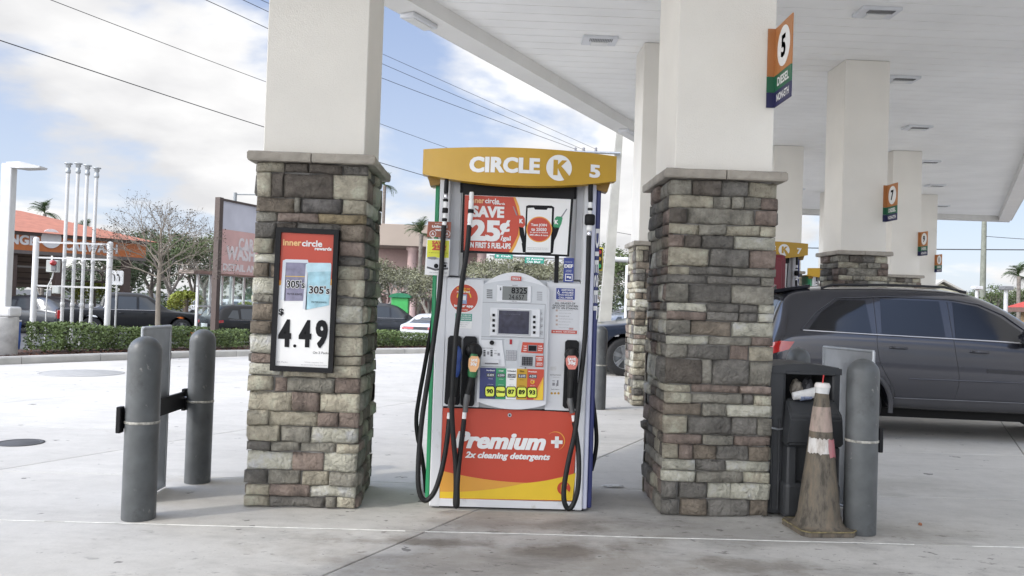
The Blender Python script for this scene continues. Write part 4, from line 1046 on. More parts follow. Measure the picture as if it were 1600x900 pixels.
PT('lettering', '2x cleaning detergents', 727,707,859.5,720, YD-.002, WHITE2, d0, bold=.042, shear=.28)
pts = []; 
for k in range(25): a = R(-140)+k*R(215)/24; pts.append((868+14.8*math.cos(a), 689+14.8*math.sin(a)))
for k in range(24,-1,-1): a = R(-140)+k*R(215)/24; pts.append((868+(14.8-1.5*math.sin(math.pi*k/24))*math.cos(a), 689+(14.8-1.5*math.sin(math.pi*k/24))*math.sin(a)))
DP(pts, ORANGEP, .002)
m_ = MB(); PP(m_, circ(881,763,10.4,30), YD-.001, .001, 0); part('emblem', m_, REDP, d0)
for pts in ([(-.42,-.55),(-.1,-.55),(-.1,.55),(-.42,.55)], [(-.1,-.1),(.2,.1),(.6,.55),(.2,.55),(-.1,.2)], [(-.08,.1),(.15,.12),(.85,-.62),(.45,-.98),(.1,-.4),(-.08,-.12)]):
    m_ = MB(); PP(m_, [(881+10.4*a, 763-10.4*b) for a, b in pts], YD-.0022, .0006, 0); part('emblem', m_, YELLOWP, d0)
v = PY(796.3,648.5,YD); m_ = MB().disc(v.x, v.z, .013, YD-.006, YD, 18); part('lock', m_, STEEL, d0)
m_ = MB().disc(v.x, v.z, .006, YD-.008, YD-.005, 12); part('lock_barrel', m_, INK, d0)
m_ = MB(); PP(m_, [(690,634.5),(748,636.5),(798,641),(850,639.5),(906,643),(906,646),(798,643.5),(690,638)], YP, .002, .02); part('shadow_gap', m_, INK, pump)

# ---- nozzle boots
def boot(pts, nm='nozzle_boot'):
    b_ = part(nm, PP(MB(), pts, YP-.010, .035, .0), BLACK, pump)
    cx_ = sum(p[0] for p in pts)/len(pts); cy_ = sum(p[1] for p in pts)/len(pts)
    inn = [(cx_+(x-cx_)*.76, cy_+(y-cy_)*.88+6) for x, y in pts]
    m_ = MB(); PP(m_, inn, YP-.045, .0012, 0); part('boot_recess', m_, M('deep_black', (.004,.004,.005), .8, var=0), b_)
boot([(700.5,528),(703.5,524.3),(718.5,524.8),(721.5,528.5),(718.5,629),(716,632),(697.5,631),(694.5,628)])
boot([(724.5,528.5),(727.5,525),(742.5,525.5),(745.5,529),(741,631),(738,634),(722,633),(719.5,630)])
boot([(883,534),(886.5,531),(900.5,531.5),(904,535),(900.5,635),(898,638),(881.5,637),(879,634)])

def V(px, py, Y): return tuple(PY(px, py, Y))
def nozzle(nm, lab, guard_c, st_pts, st_mat, mid_pts, mid_mat, grip, swivel, sleeve, txt=None):
    n_ = MB(); n_.tube([V(x, y, YP-.10) for x, y, r in grip], [r/230 for x, y, r in grip], 10)
    nz_ = part('nozzle', n_, RUBBER, pump, label=lab)
    if guard_c:
        m_ = MB(); v = PY(*guard_c[:2], YP-.08); r = guard_c[2]/230
        pr = [(r*.15,.035),(r*.7,.03),(r*.95,.01),(r,-.012),(r*.9,-.035),(r*.6,-.045)]
        m_.lathe([(a, YP-.08-b) for a, b in pr][::-1], v.x, v.z, 22, axis='y'); part('splash_guard', m_, RUBBER, nz_)
    if mid_pts: m_ = MB(); m_.tube([V(x,y,YP-.125) for x,y,r in mid_pts], [r/230 for x,y,r in mid_pts], 12); part('lever_cover', m_, mid_mat, nz_)
    if st_pts: m_ = MB(); PP(m_, st_pts, YP-.150, .012, .02); part('sticker', m_, st_mat, nz_)
    if txt:
        for s_, x0,y0,x1,y1, m in txt: PT('lettering', s_, x0,y0,x1,y1, YP-.1635, m, nz_, bold=.05)
    m_ = MB(); m_.tube([V(x,y,YP-.10) for x,y,r in swivel], [r/230 for x,y,r in swivel], 10); part('swivel', m_, M('swivel_grey', (.13,.13,.13), .45, metal=.4), nz_)
    m_ = MB(); m_.tube([V(x,y,YP-.10) for x,y in sleeve], 3.3/230, 12); part('hose_sleeve', m_, WHITE2, nz_)
    return nz_
BLUEN = M('blue_vinyl', (.03,.07,.26), .35, var=.1); GRN = M('green_vinyl', (.03,.16,.06), .4, var=.1)
nozzle('nozzle', 'nozzle in a blue cover', None, None, None, [(714,541,3),(715,547,6),(714.5,556,7.5),(713.5,563,7.8),(713.2,566,6.4),(713,571,7.4),(712.5,578,7.2),(711.5,585,6),(711,589,4)], BLUEN,
       [(714,540,3.5),(713,580,6.5),(711,600,6.2),(709,620,5.6)], [(708.5,617,5),(706,628,5.5),(704,638,4.6)], [(702.3,645),(701.2,654)])
nozzle('nozzle', 'nozzle with an orange sticker on a green cover', (740,549,13.5), [(736.5,556),(747,557),(750,563),(748.5,572),(743.5,581),(734.5,580.5),(731.5,572),(732.5,561)], M('peach_sticker',(.75,.42,.20),.45,var=.05),
       [(741,553,5),(740,560,7.5),(739,575,7.5),(738,584,7.2),(737,589,6)], GRN, [(739,540,6),(738,585,5.8),(735,600,5.6),(731,616,5.2)], [(730.5,615,4.5),(729,624,5.2),(727.5,634,4.2),(727,644,4.2)], [(725.8,644),(725,654)],
       [('SAVE',736,560.5,746,565,WHITE2),('30\u00a2',735,566,745,572.5,WHITE2)])
nozzle('nozzle', 'nozzle with a salmon red sticker', (893.5,555,11.5), [(888,556),(899,556),(903,561),(902,570),(898.5,577),(888.5,577),(885,570),(884,561)], M('salmon_sticker',(.62,.20,.16),.45,var=.05),
       [(894,556,5),(893.5,575,6),(893,584,6.5),(892.5,590,5.5)], RUBBER, [(894,545,6),(893,585,6.2),(892,600,5.0),(890.5,622,4.4)], [(891,621,4.2),(890.5,628,5.2),(892.5,637,4.6),(894.5,645,4.6)], [(896,649),(897,658)],
       [('SAVE',887,559,900,563.5,WHITE2),('30\u00a2',887.5,564,899.5,571,WHITE2)])

# ---- hoses and their breakaway couplings
def hose(pts, r=3.9, lab=None):
    p3 = spline([PY(x, y, Y) for x, y, Y in pts], 7); m_ = MB(); m_.tube(p3, r/230, 12); return part('hose', m_, RUBBER, pump, label=lab)
def coupling(segs, Y):
    for (x0,y0,x1,y1,r,m) in segs:
        m_ = MB(); a = Vector(V(x0,y0,Y)); b = Vector(V(x1,y1,Y)); rr = r/230
        m_.tube([a, a+(b-a)*.12, a+(b-a)*.88, b], [rr*.8, rr, rr, rr*.8], 14); part('coupling', m_, m, pump)
Y1 = YP-.085
coupling([(698,280,697,303,3.6,BLACK),(697,303,696.5,311,3.2,CHROME),(696.5,311,696.2,315,4.2,BLACK),(696.2,315,695.8,325,3.4,WHITE2),(695.8,325,695.4,333,4.6,BLACK),(695.4,333,694.8,342,3.4,WHITE2),(694.8,341,694.5,346,4,BLACK),(694.5,346,694,354,3.4,WHITE2)], Y1)
coupling([(737,300,736.5,312,3.6,WHITE2),(736.5,312,735.8,327,4,WHITE2),(735.8,327,735.4,333,4.8,BLACK),(735.4,333,734,348,4,WHITE2),(734,348,733.5,355,3.6,WHITE2)], Y1-.02)
coupling([(923,282,922.6,316,3.8,BLACK),(922.6,316,922.2,326,3.2,WHITE2),(922.2,325,922,329,4,BLACK),(922,329,921.8,336,3,WHITE2),(921.8,335,921.3,352,8,BLACK),(921.3,352,920.8,361,4.6,WHITE2),(920.8,361,920.3,370,3.6,CHROME)], Y1)
hose([(693.8,352,Y1),(691.5,385,Y1),(689,430,Y1-.01),(685,475,Y1-.02),(679,520,Y1-.03),(673,565,Y1-.05),(666,610,Y1-.06),(660,650,Y1-.07),(656,690,Y1-.08),(653.5,730,Y1-.09),(654,760,Y1-.1),(659,778,Y1-.1),(668,781,Y1-.1),(680,766,Y1-.1),(690,735,Y1-.09),(696,705,Y1-.06),(700,675,Y1-.03),(702,655,YP-.10)], lab='hose running to the blue nozzle')
hose([(733.2,352,Y1-.02),(731,380,Y1-.03),(727,410,Y1-.05),(722,440,Y1-.07),(718,480,Y1-.09),(713,520,Y1-.11),(710,560,Y1-.12),(707.5,600,Y1-.12),(706,640,Y1-.12),(708,680,Y1-.12),(711.5,720,Y1-.12),(712.5,760,Y1-.13),(711.5,785,Y1-.14),(713,791,Y1-.145),(714.5,786,Y1-.15),(714.5,760,Y1-.14),(716.5,730,Y1-.12),(720,700,Y1-.08),(723.5,670,Y1-.03),(725,655,YP-.10)], lab='hose running to the middle nozzle')
hose([(920.2,368,Y1),(919,420,Y1),(917,470,Y1),(914.5,520,Y1-.01),(911,560,Y1-.02),(906.5,600,Y1-.03),(903,640,Y1-.05),(897.5,680,Y1-.07),(890.5,710,Y1-.09),(884.5,740,Y1-.10),(881,765,Y1-.11),(882,785,Y1-.12),(888,795,Y1-.12),(895.5,788,Y1-.12),(902,768,Y1-.12),(904.5,740,Y1-.11),(904,710,Y1-.08),(901,685,Y1-.05),(897.5,660,YP-.10)], lab='hose running to the right nozzle')
YB = YP+.45
hose([(684,430,YB),(676,500,YB),(664,570,YB),(655,620,YB-.03),(650.5,655,YB-.05),(653,685,YB-.06),(657,700,YB-.06),(663,740,YB-.04),(666,770,YB),(672,740,YB)], 3.6, 'hose of the far side, bulging left')
hose([(924,560,YB),(926,620,YB),(930.5,660,YB),(932,690,YB),(929,715,YB),(924,735,YB)], 3.6, 'hose of the far side, bulging right')

# the other pumps of the forecourt: same build, other number
def seven(n, loc, lab):
    c = copy_tree(pump, Vector(loc), lab, skip=('pump_number',))
    tp2 = [k for k in c.children if k.name.startswith('topper') and not k.name.startswith('topper_')][0]
    cc = PY(932, 264.5, 5.46); s_ = FPX/5.46; m_ = MB(); tmb(m_, n, cc.x, cc.z, 18/s_, 21/s_, 0, fn=fT, bold=.05)
    p_ = part('pump_number', m_, WHITE2, tp, fix=False); p_.parent = tp2
    return c
seven('7', pump.location+Vector((3.80, 6.50, 0)), 'partly hidden fuel pump with yellow topper 7, right of the big dark column')
seven('9', pump.location+Vector((7.62, 13.0, 0)), 'far fuel pump with only its yellow topper edge showing left of the sign 7 column')
# tall dark red display cabinet beside pump 7
yc = 11.6; a = PY(1184, 462, yc); b = PY(1228, 462, yc); zt_ = PY(1215, 397, yc).z; zb_ = PY(1215, 535, yc).z
MAR = M('maroon_plastic', (.16,.012,.022), .35, var=.06)
rc = thing('display_cabinet', 'tall dark red plastic display cabinet beside pump 7, behind the big column', 'cabinet', (b.x-.3, yc, 0))
part('cabinet_body', MB().box(a.x, b.x, yc, yc+.35, .12, zt_, .05), MAR, rc)
part('door', MB().box(a.x+.03, b.x-.07, yc-.02, yc-.001, zb_+.1, zt_-.08, .01), MAR, rc)
part('base', MB().box(a.x-.1, b.x+.06, yc-.06, yc+.4, 0, .13, .02), MAR, rc)
part('tray', MB().box(a.x-.1, b.x+.08, yc-.08, yc+.3, zb_-.05, zb_, .015), M('bright_red_plastic',(.45,.02,.02),.35,var=.05), rc)
m_ = MB(); PR(m_, 1196, 444, 1211, 494, yc-.021, .002); lb = part('label', m_, M('maroon_label',(.5,.30,.30),.5,var=.05), rc)
vs, fs = glyphs('LUCK', .06, 0, 1, 1); v = PY(1206, 468, yc)
m_ = MB(); m_.add([(v.x-q*.10, yc-.025, v.z+p*.42) for p, q, _ in vs], fs); part('lettering', m_, WHITE2, rc, fix=False)

# ================================================================ TRASH CAN, CONE, LITTER
BIN = M('dark_grey_moulded_plastic', (.030,.032,.035), .5, var=.15, scale=5, bump=.1, bscale=120)
yb0 = 5.66
tcx = PY(1258, 700, yb0).x
can_ = thing('trash_can', 'dark grey hooded trash can between the stone column and the right bollard', 'trash can', (tcx, yb0, 0))
x0, x1 = PY(1201,700,yb0).x-.03, PY(1310,700,yb0).x
zt = PY(1260, 569, yb0).z
zo0, zo1 = PY(1266, 624, yb0).z, PY(1266, 585, yb0).z
xo0, xo1 = PY(1231,605,yb0).x, PY(1303,605,yb0).x
# hood as a frame round the opening
m_ = MB(); m_.box(x0, xo0, yb0+.02, yb0+.46, .02, zt-.02, .025); part('hood_side', m_, BIN, can_)
m_ = MB(); m_.box(xo1, x1+.012, yb0+.02, yb0+.46, .02, zt-.02, .012); part('hood_side', m_, BIN, can_)
m_ = MB(); pts = [(x0-.004, zo1)]+[(x0-.004+(x1-x0+.02)*k/12, zt-.028+.03*math.sin(math.pi*k/12)) for k in range(13)]+[(x1+.016, zo1)]
m_.prism(pts, yb0+.01, yb0+.47); part('lid', m_, BIN, can_)
m_ = MB(); m_.box(xo0-.01, xo1+.01, yb0+.40, yb0+.45, .1, zo1+.02); part('hood_back', m_, BIN, can_)
m_ = MB(); m_.box(xo0-.008, xo1+.004, yb0-.004, yb0+.012, zo1-.004, zo1+.016, .004); part('opening_lip', m_, BIN, can_)
# pouting front tray below the opening
m_ = MB(); zf = PY(1266,690,yb0).z
prof = [(yb0+.02, zo0+.005),(yb0-.015, zo0-.01),(yb0-.105, zo0-.09),(yb0-.12, zo0-.12),(yb0-.12, zf),(yb0-.095, zf-.02),(yb0+.02, zf-.02)]
xa, xb = PY(1223,650,yb0).x, PY(1308,650,yb0).x
vs = [(xa+(.02 if i in (0,1,2) else 0), y, z) for i, (y, z) in enumerate(prof)]+[(xb-(.02 if i in (0,1,2) else 0), y, z) for i, (y, z) in enumerate(prof)]; k = len(prof)
m_.add(vs, [tuple(range(k)), tuple(range(2*k-1,k-1,-1))]+[(i,i+k,(i+1)%k+k,(i+1)%k) for i in range(k)])
bm = bmesh.new(); bv = [bm.verts.new(v) for v in m_.v]; [bm.faces.new([bv[i] for i in f]) for f in m_.f]
bmesh.ops.bevel(bm, geom=bm.edges[:], offset=.012, segments=2, affect='EDGES'); bm.verts.index_update()
m_ = MB(); m_.add([v.co.copy() for v in bm.verts], [[v.index for v in f.verts] for f in bm.faces]); bm.free()
part('front_tray', m_, BIN, can_)
m_ = MB(); m_.box(xa+.01, xa+.075, yb0-.085, yb0+.03, .06, zf-.02, .012); part('lower_rib', m_, BIN, can_)
m_ = MB(); m_.box(xb-.08, xb-.008, yb0-.085, yb0+.03, .06, zf-.02, .012); part('lower_rib', m_, BIN, can_)
m_ = MB(); m_.box(xa+.03, xb-.03, yb0-.03, yb0+.1, .05, zf-.02); part('lower_front', m_, BIN, can_)
m_ = MB(); m_.box(xa-.005, xb+.004, yb0-.095, yb0+.1, .015, .26, .03); part('foot', m_, BIN, can_)
for dx_ in (.06,.11,.16):
    m_ = MB(); m_.box(x0+dx_-.012 if dx_ < .1 else x0+dx_-.012, x0+dx_+.004, yb0+.006, yb0+.03, .05, zo0-.14, .005); part('rib', m_, BIN, can_) if dx_ < .15 else None
m_ = MB(); m_.tube([(x0-.03, yb0+.0, .605),(x0+.03, yb0-.006,.612),(x0+.09, yb0-.002,.60),(x0+.125, yb0+.01,.603)], .008, 6); part('tie_wire', m_, STEEL, can_)
# what lies in the opening
PAPER = M('white_paper_litter', (.62,.62,.61), .7, var=.12, scale=25, bump=.3, bscale=30)
def crumple(name, c, r, seed, lab, mat, cat, sq=(1,1,1)):
    bm = bmesh.new(); bmesh.ops.create_icosphere(bm, subdivisions=3, radius=1)
    for v in bm.verts:
        k = 1+.35*noise.noise(v.co*1.8+Vector((seed,0,0)))+.18*noise.noise(v.co*4+Vector((seed,3,0)))
        v.co = Vector((v.co.x*r*sq[0]*k, v.co.y*r*sq[1]*k, v.co.z*r*sq[2]*k))+Vector(c)
    m_ = MB(); bm.verts.index_update(); m_.add([v.co.copy() for v in bm.verts], [[v.index for v in f.verts] for f in bm.faces]); bm.free()
    o = part(name, m_, mat); return props(o, lab, cat)
c = PY(1268, 618, yb0-.03)
# lying cup
lc = thing('paper_cup', 'white paper cup lying on its side on the trash can tray, with blue print', 'cup', tuple(PY(1256,622,yb0-.03)))
a = PY(1239, 619, yb0-.02); b = PY(1274, 613.5, yb0-.03)
part('cup_wall', MB().tube([a, a+(b-a)*.05, b-(b-a)*.05, b], [.026,.027,.036,.038], 20), PAPER, lc)
part('print', MB().tube([a+(b-a)*.3+Vector((0,-.002,-.012)), b-(b-a)*.2+Vector((0,-.002,-.014))], .0275, 16), M('pale_blue_print',(.22,.26,.38),.6,var=.6,scale=60), lc)
sc_ = thing('paper_cup', 'white paper cup with red straw standing on top of the traffic cone', 'cup', tuple(PY(1284,622,5.4)))
yc_ = 5.36; ct = PY(1285, 604, yc_); cb = PY(1284, 623, yc_)
m_ = MB(); ax_ = (ct-cb)
m_.tube([cb, cb+ax_*.05, ct-ax_*.1, ct], [.036,.038,.047,.048], 24); part('cup_wall', m_, PAPER, sc_)
part('lid', MB().tube([ct-ax_*.06, ct+ax_*.1, ct+ax_*.3], [.050,.050,.042], 24), M('cup_lid',(.70,.66,.64),.4,var=.05), sc_)
part('straw', MB().tube([ct+ax_*.2, PY(1287,586,yc_)], .0045, 8), M('red_straw',(.5,.03,.03),.4,var=0), sc_)
crumple('paper_bag', PY(1244, 606, yb0+.18), .055, 4, 'crumpled pale paper bag stuffed inside the trash can opening', M('paper_bag_brown', (.30,.27,.23), .8, var=.3, scale=30), 'bag', (.7,1,1.1))
crumple('plastic_bag', PY(1262, 604, yb0+.22), .05, 9, 'grey crumpled plastic bag inside the trash can opening', M('grey_bag', (.10,.10,.11), .35, var=.4, scale=30), 'bag', (.8,1,1.2))
# dirty traffic cone
cc = PY(1279, 815, 5.36); cone = thing('traffic_cone', 'dirt-caked traffic cone with worn pink and white bands in front of the trash can', 'traffic cone', (cc.x, 5.36, 0), rz=0)
def dirt_mat(name, col, dirt, amt):
    m = M(name, col, .75, var=0); t = m.node_tree; b_ = t.nodes['Principled BSDF']
    tcn = t.nodes.new('ShaderNodeTexCoord'); mp = t.nodes.new('ShaderNodeMapping'); mp.inputs['Scale'].default_value = (14,14,4)
    n_ = t.nodes.new('ShaderNodeTexNoise'); n_.inputs['Scale'].default_value = 1.6; n_.inputs['Detail'].default_value = 9; n_.inputs['Roughness'].default_value = .68
    t.links.new(tcn.outputs['Object'], mp.inputs[0]); t.links.new(mp.outputs[0], n_.inputs['Vector'])
    rp = t.nodes.new('ShaderNodeValToRGB'); rp.color_ramp.elements[0].position = .5-amt; rp.color_ramp.elements[0].color = (*dirt,1)
    rp.color_ramp.elements[1].position = .72-amt*.4; rp.color_ramp.elements[1].color = (*col,1)
    md = rp.color_ramp.elements.new(.52-amt*.3); md.color = tuple(x*2.1 for x in dirt)+(1,)
    t.links.new(n_.outputs['Fac'], rp.inputs['Fac']); t.links.new(rp.outputs[0], b_.inputs['Base Color'])
    bp = t.nodes.new('ShaderNodeBump'); bp.inputs['Strength'].default_value = .4; bp.inputs['Distance'].default_value = .01
    t.links.new(n_.outputs['Fac'], bp.inputs['Height']); t.links.new(bp.outputs[0], b_.inputs['Normal']); return m
DIRTC = dirt_mat('dirty_cone_rubber', (.17,.135,.095), (.055,.047,.036), .12)
PINK = dirt_mat('faded_pink_band', (.40,.30,.26), (.15,.12,.10), .2); WB = dirt_mat('peeling_white_band', (.62,.60,.57), (.2,.18,.16), .36); PK2 = dirt_mat('torn_pink_tape', (.50,.14,.17), (.2,.1,.1), .38)
H_ = .855; rb, rt = .142, .042
def rr_(z): return rt+(rb-rt)*(1-z/H_)**1.0 if z > .05 else rb+.0
ZZ = lambda t: t*H_
def ring(nm, t0, t1, mat, g_=0.0):
    n = 5; prof = [(rr_(ZZ(t0))+g_, ZZ(t0)+.03)]
    for k in range(1, n): prof.append((rr_(ZZ(t0+(t1-t0)*k/(n-1)))+g_, ZZ(t0+(t1-t0)*k/(n-1))+.03))
    m_ = MB().lathe(prof, cc.x, 5.36, 36); return part(nm, m_, mat, cone)
body = ring('body', 0.0, 1.0, DIRTC)
part('flare', MB().lathe([(rb+.05,.034),(rb+.022,.040),(rb+.004,.06),(rb-.004,.1)], cc.x, 5.36, 36), DIRTC, cone)
part('tip', MB().lathe([(rt,H_+.03),(rt*.9,H_+.036),(rt*.72,H_+.034),(rt*.66,H_-.05)], cc.x, 5.36, 24), DIRTC, cone)
ring('upper_band', .715, .90, PINK, .002)
def wrap(nm, a0, a1, t0, t1, mat, g_, ph):
    m_ = MB(); n = 16; vs = []
    for k in range(n+1):
        a = R(a0)+R(a1-a0)*k/n
        for j, z_ in enumerate((t0+.022*noise.noise(Vector((k*.55,ph*3,0))), (t0+t1)/2, t1+.020*noise.noise(Vector((k*.7,ph*5,4))))):
            aa = a+.05*math.sin(j*2+k*3+ph) if k in (0,n) else a
            vs.append((cc.x+(rr_(ZZ(z_))+g_)*math.cos(aa), 5.36+(rr_(ZZ(z_))+g_)*math.sin(aa), ZZ(z_)+.03))
    m_.add(vs, [(3*k+j,3*k+3+j,3*k+4+j,3*k+1+j) for k in range(n) for j in (0,1)], True); part(nm, m_, mat, cone)
wrap('lower_band', -175, -72, .555, .665, WB, .0024, 1); wrap('torn_tape', -76, 10, .53, .66, PK2, .0040, 2)
m_ = MB(); s_ = .168
pts = []
for k in range(4):
    a = k*math.pi/2+math.pi/4+R(5)
    for da in (-.13,.13): pts.append((cc.x+s_*1.36*math.cos(a+da), 5.36+s_*1.36*math.sin(a+da)))
m_.zprism(pts, .002, .036); part('base', m_, DIRTC, cone)
m_ = MB()
for i in range(8):
    a_, b_ = pts[i], pts[(i+1)%8]; m_.tube([(a_[0],a_[1],.034),(b_[0],b_[1],.034)], .005, 5)
part('worn_rim', m_, M('worn_yellow_edge', (.20,.165,.08), .8, var=.5, scale=30), cone)
o = crumple('pebble', tuple(PZ(1438, 819, .008)), .011, 2, 'tiny rust-brown pebble on the concrete right of the bollard', M('rust_pebble', (.30,.13,.07), .8), 'pebble')
o = crumple('paper_scrap', tuple(PZ(958, 759, .012)), .03, 6, 'flat white scrap of paper on the concrete behind the pump', PAPER, 'litter', (3.0,.8,.3))

# ================================================================ VEHICLES
def paint(name, col, metal=.35, rough=.32, coat=.45):
    return M(name, col, rough, metal=metal, var=.04, scale=3, coat=coat)
TYRE = M('tyre_rubber', (.018,.018,.019), .75, var=.2, scale=20); RIM = M('alloy_rim', (.40,.41,.42), .3, metal=.8, var=.08)
RIMD = M('dark_alloy_rim', (.06,.06,.065), .35, metal=.6, var=.1)
TAIL = M('tail_lamp_red', (.38,.012,.012), .15, var=.05, coat=1); HEAD = M('headlamp_glass', (.55,.57,.6), .12, var=.1, coat=1)
TRIMB = M('car_black_trim', (.018,.018,.02), .55, var=.1); PLATE = M('licence_plate', (.6,.61,.6), .5, var=.1, scale=40)
WELL = M('wheel_well_black', (.006,.006,.006), .9, var=0)
def wheel_parts(root, x, y, r, w, side, rim, spokes=5, local=True):
    """side: -1 shows its face to -y"""
    t_ = MB(); e = r*.62
    pr = [(e,-w/2),(r*.80,-w/2),(r*.95,-w*.46),(r,-w*.30),(r,w*.30),(r*.95,w*.46),(r*.80,w/2),(e,w/2)]
    t_.lathe([(a, y+b) for a, b in pr], x, r, 28, axis='y'); tyre = part('wheel', t_, TYRE, root)
    m_ = MB(); yo = y+side*w*.42
    m_.lathe([(e*1.02, y+side*w*.5),(e*.96, y+side*w*.5),(e*.92, y+side*w*.25),(e*.9, y-side*w*.3),(.001, y-side*w*.3)], x, r, 28, axis='y')
    part('rim', m_, rim, tyre)
    m_ = MB()
    for k in range(spokes):
        a = 2*math.pi*k/spokes+.3
        for da in (-.13, .13):
            c, s = math.cos(a+da), math.sin(a+da); c0, s0 = math.cos(a), math.sin(a); tw = e*.085
            p = [(x+c0*e*.12-s0*tw, r+s0*e*.12+c0*tw), (x+c0*e*.12+s0*tw, r+s0*e*.12-c0*tw), (x+c*e*.95+s*tw, r+s*e*.95-c*tw), (x+c*e*.95-s*tw, r+s*e*.95+c*tw)]
            m_.prism(p, yo-.012, yo+.012)
    m_.disc(x, r, e*.22, yo-.02, yo+.02, 16)
    part('spokes', m_, rim, tyre)
    return tyre
def loft(st, smooth=2, arches=(), rw=.36, dark=None):
    """st rows: x, sill z, belt z, roof z, half width, half width of roof. returns evaluated mesh verts/faces"""
    vs = []; ring = 17
    for (x, zs, zb, zt, w, wt) in st:
        gh = zt-zb
        half = [(0, zs), (w*.82, zs), (w*.955, zs+.03), (w*.99, zs+(zb-zs)*.30), (w*1.0, zs+(zb-zs)*.62), (w*.985, zb-.03), (w*.955, zb+.005),
                (wt+(w*.93-wt)*.12, zt-.06 if gh > .12 else zt-.025), (wt*.90, zt-.012), (0, zt+(.02 if gh > .12 else .012))]
        full = [(-y, z) for y, z in half]+[(y, z) for y, z in half[-2:0:-1]]
        ring = len(full); vs += [(x, y, z) for y, z in full]
    fs = []
    for i in range(len(st)-1):
        for k in range(ring): fs.append((i*ring+k, i*ring+(k+1)%ring, (i+1)*ring+(k+1)%ring, (i+1)*ring+k))
    h = ring//2
    for base in (0, (len(st)-1)*ring):
        # cap as a ladder of quads between the two sides
        for k in range(h):
            a, b, c, d = base+k, base+k+1, base+(ring-k-1) % ring, base+(ring-k) % ring
            q = [a,b,c,d]; q2 = []
            for v in q:
                if v not in q2: q2.append(v)
            if len(q2) > 2: fs.append(tuple(q2))
    me = bpy.data.meshes.new('b'); me.from_pydata(vs, [], fs); bm = bmesh.new(); bm.from_mesh(me)
    bmesh.ops.recalc_face_normals(bm, faces=bm.faces[:]); bm.to_mesh(me); bm.free()
    o = bpy.data.objects.new('b', me); COL.objects.link(o)
    md = o.modifiers.new('s', 'SUBSURF'); md.levels = smooth; md.render_levels = smooth
    cut = []
    for (ax, ar) in arches:
        cm = MB(); cm.disc(ax, rw, ar, -1.4, 1.4, 32); c_me = bpy.data.meshes.new('c'); c_me.from_pydata(cm.v, [], cm.f)
        bm = bmesh.new(); bm.from_mesh(c_me); bmesh.ops.recalc_face_normals(bm, faces=bm.faces[:]); bm.to_mesh(c_me); bm.free()
        co = bpy.data.objects.new('c', c_me); COL.objects.link(co); cut.append(co)
        b_ = o.modifiers.new('k', 'BOOLEAN'); b_.operation = 'DIFFERENCE'; b_.object = co; b_.solver = 'EXACT'
    dg = bpy.context.evaluated_depsgraph_get(); dg.update()
    ev = bpy.data.meshes.new_from_object(o.evaluated_get(dg))
    for c in cut: bpy.data.objects.remove(c)
    bpy.data.objects.remove(o)
    return ev
class Skin:
    """places panels, glass and seams on an existing body shell"""
    def __init__(s, me):
        bm = bmesh.new(); bm.from_mesh(me); s.t = BVHTree.FromBMesh(bm); bm.free()
    def side(s, x, z, sg, off):
        h, n, i, d = s.t.ray_cast(Vector((x, sg*3, z)), Vector((0, -sg, 0)))
        return (h+Vector((0, sg*off, 0))) if h else Vector((x, sg*.7, z))
    def end(s, y, z, sg, off):
        h, n, i, d = s.t.ray_cast(Vector((sg*9, y, z)), Vector((-sg, 0, 0)))
        return (h+Vector((sg*off, 0, 0))) if h else None
def patch(sk, pts, proj, off=.005, div=3, th=.006):
    bm = bmesh.new(); f = bm.faces.new([bm.verts.new((p[0], p[1], 0)) for p in pts])
    bmesh.ops.triangulate(bm, faces=[f]); 
    bmesh.ops.subdivide_edges(bm, edges=bm.edges[:], cuts=div, use_grid_fill=True)
    bm.verts.index_update(); P = []
    for v in bm.verts:
        q = proj(v.co.x, v.co.y, off); P.append(q)
    fs = [[v.index for v in f.verts] for f in bm.faces]
    bd = [[v.index for v in e.verts] for e in bm.edges if e.is_boundary]; bm.free()
    if any(p is None for p in P): 
        good = [p for p in P if p is not None]
        if not good: return MB()
        P = [p if p is not None else min(good, key=lambda g: abs(g.z-0)) for p in P]
    q0 = proj(pts[0][0], pts[0][1], off-th); 
    m_ = MB(); m_.add(P, fs, True)
    return m_
def seam(sk, pts, sg, w=.006):
    q = spline([(p[0], p[1], 0) for p in pts], 5) if len(pts) > 2 else [Vector((*pts[0],0)).lerp(Vector((*pts[1],0)), k/8) for k in range(9)]
    return MB().tube([sk.side(p.x, p.y, sg, .0005) for p in q], w*.55, 5)
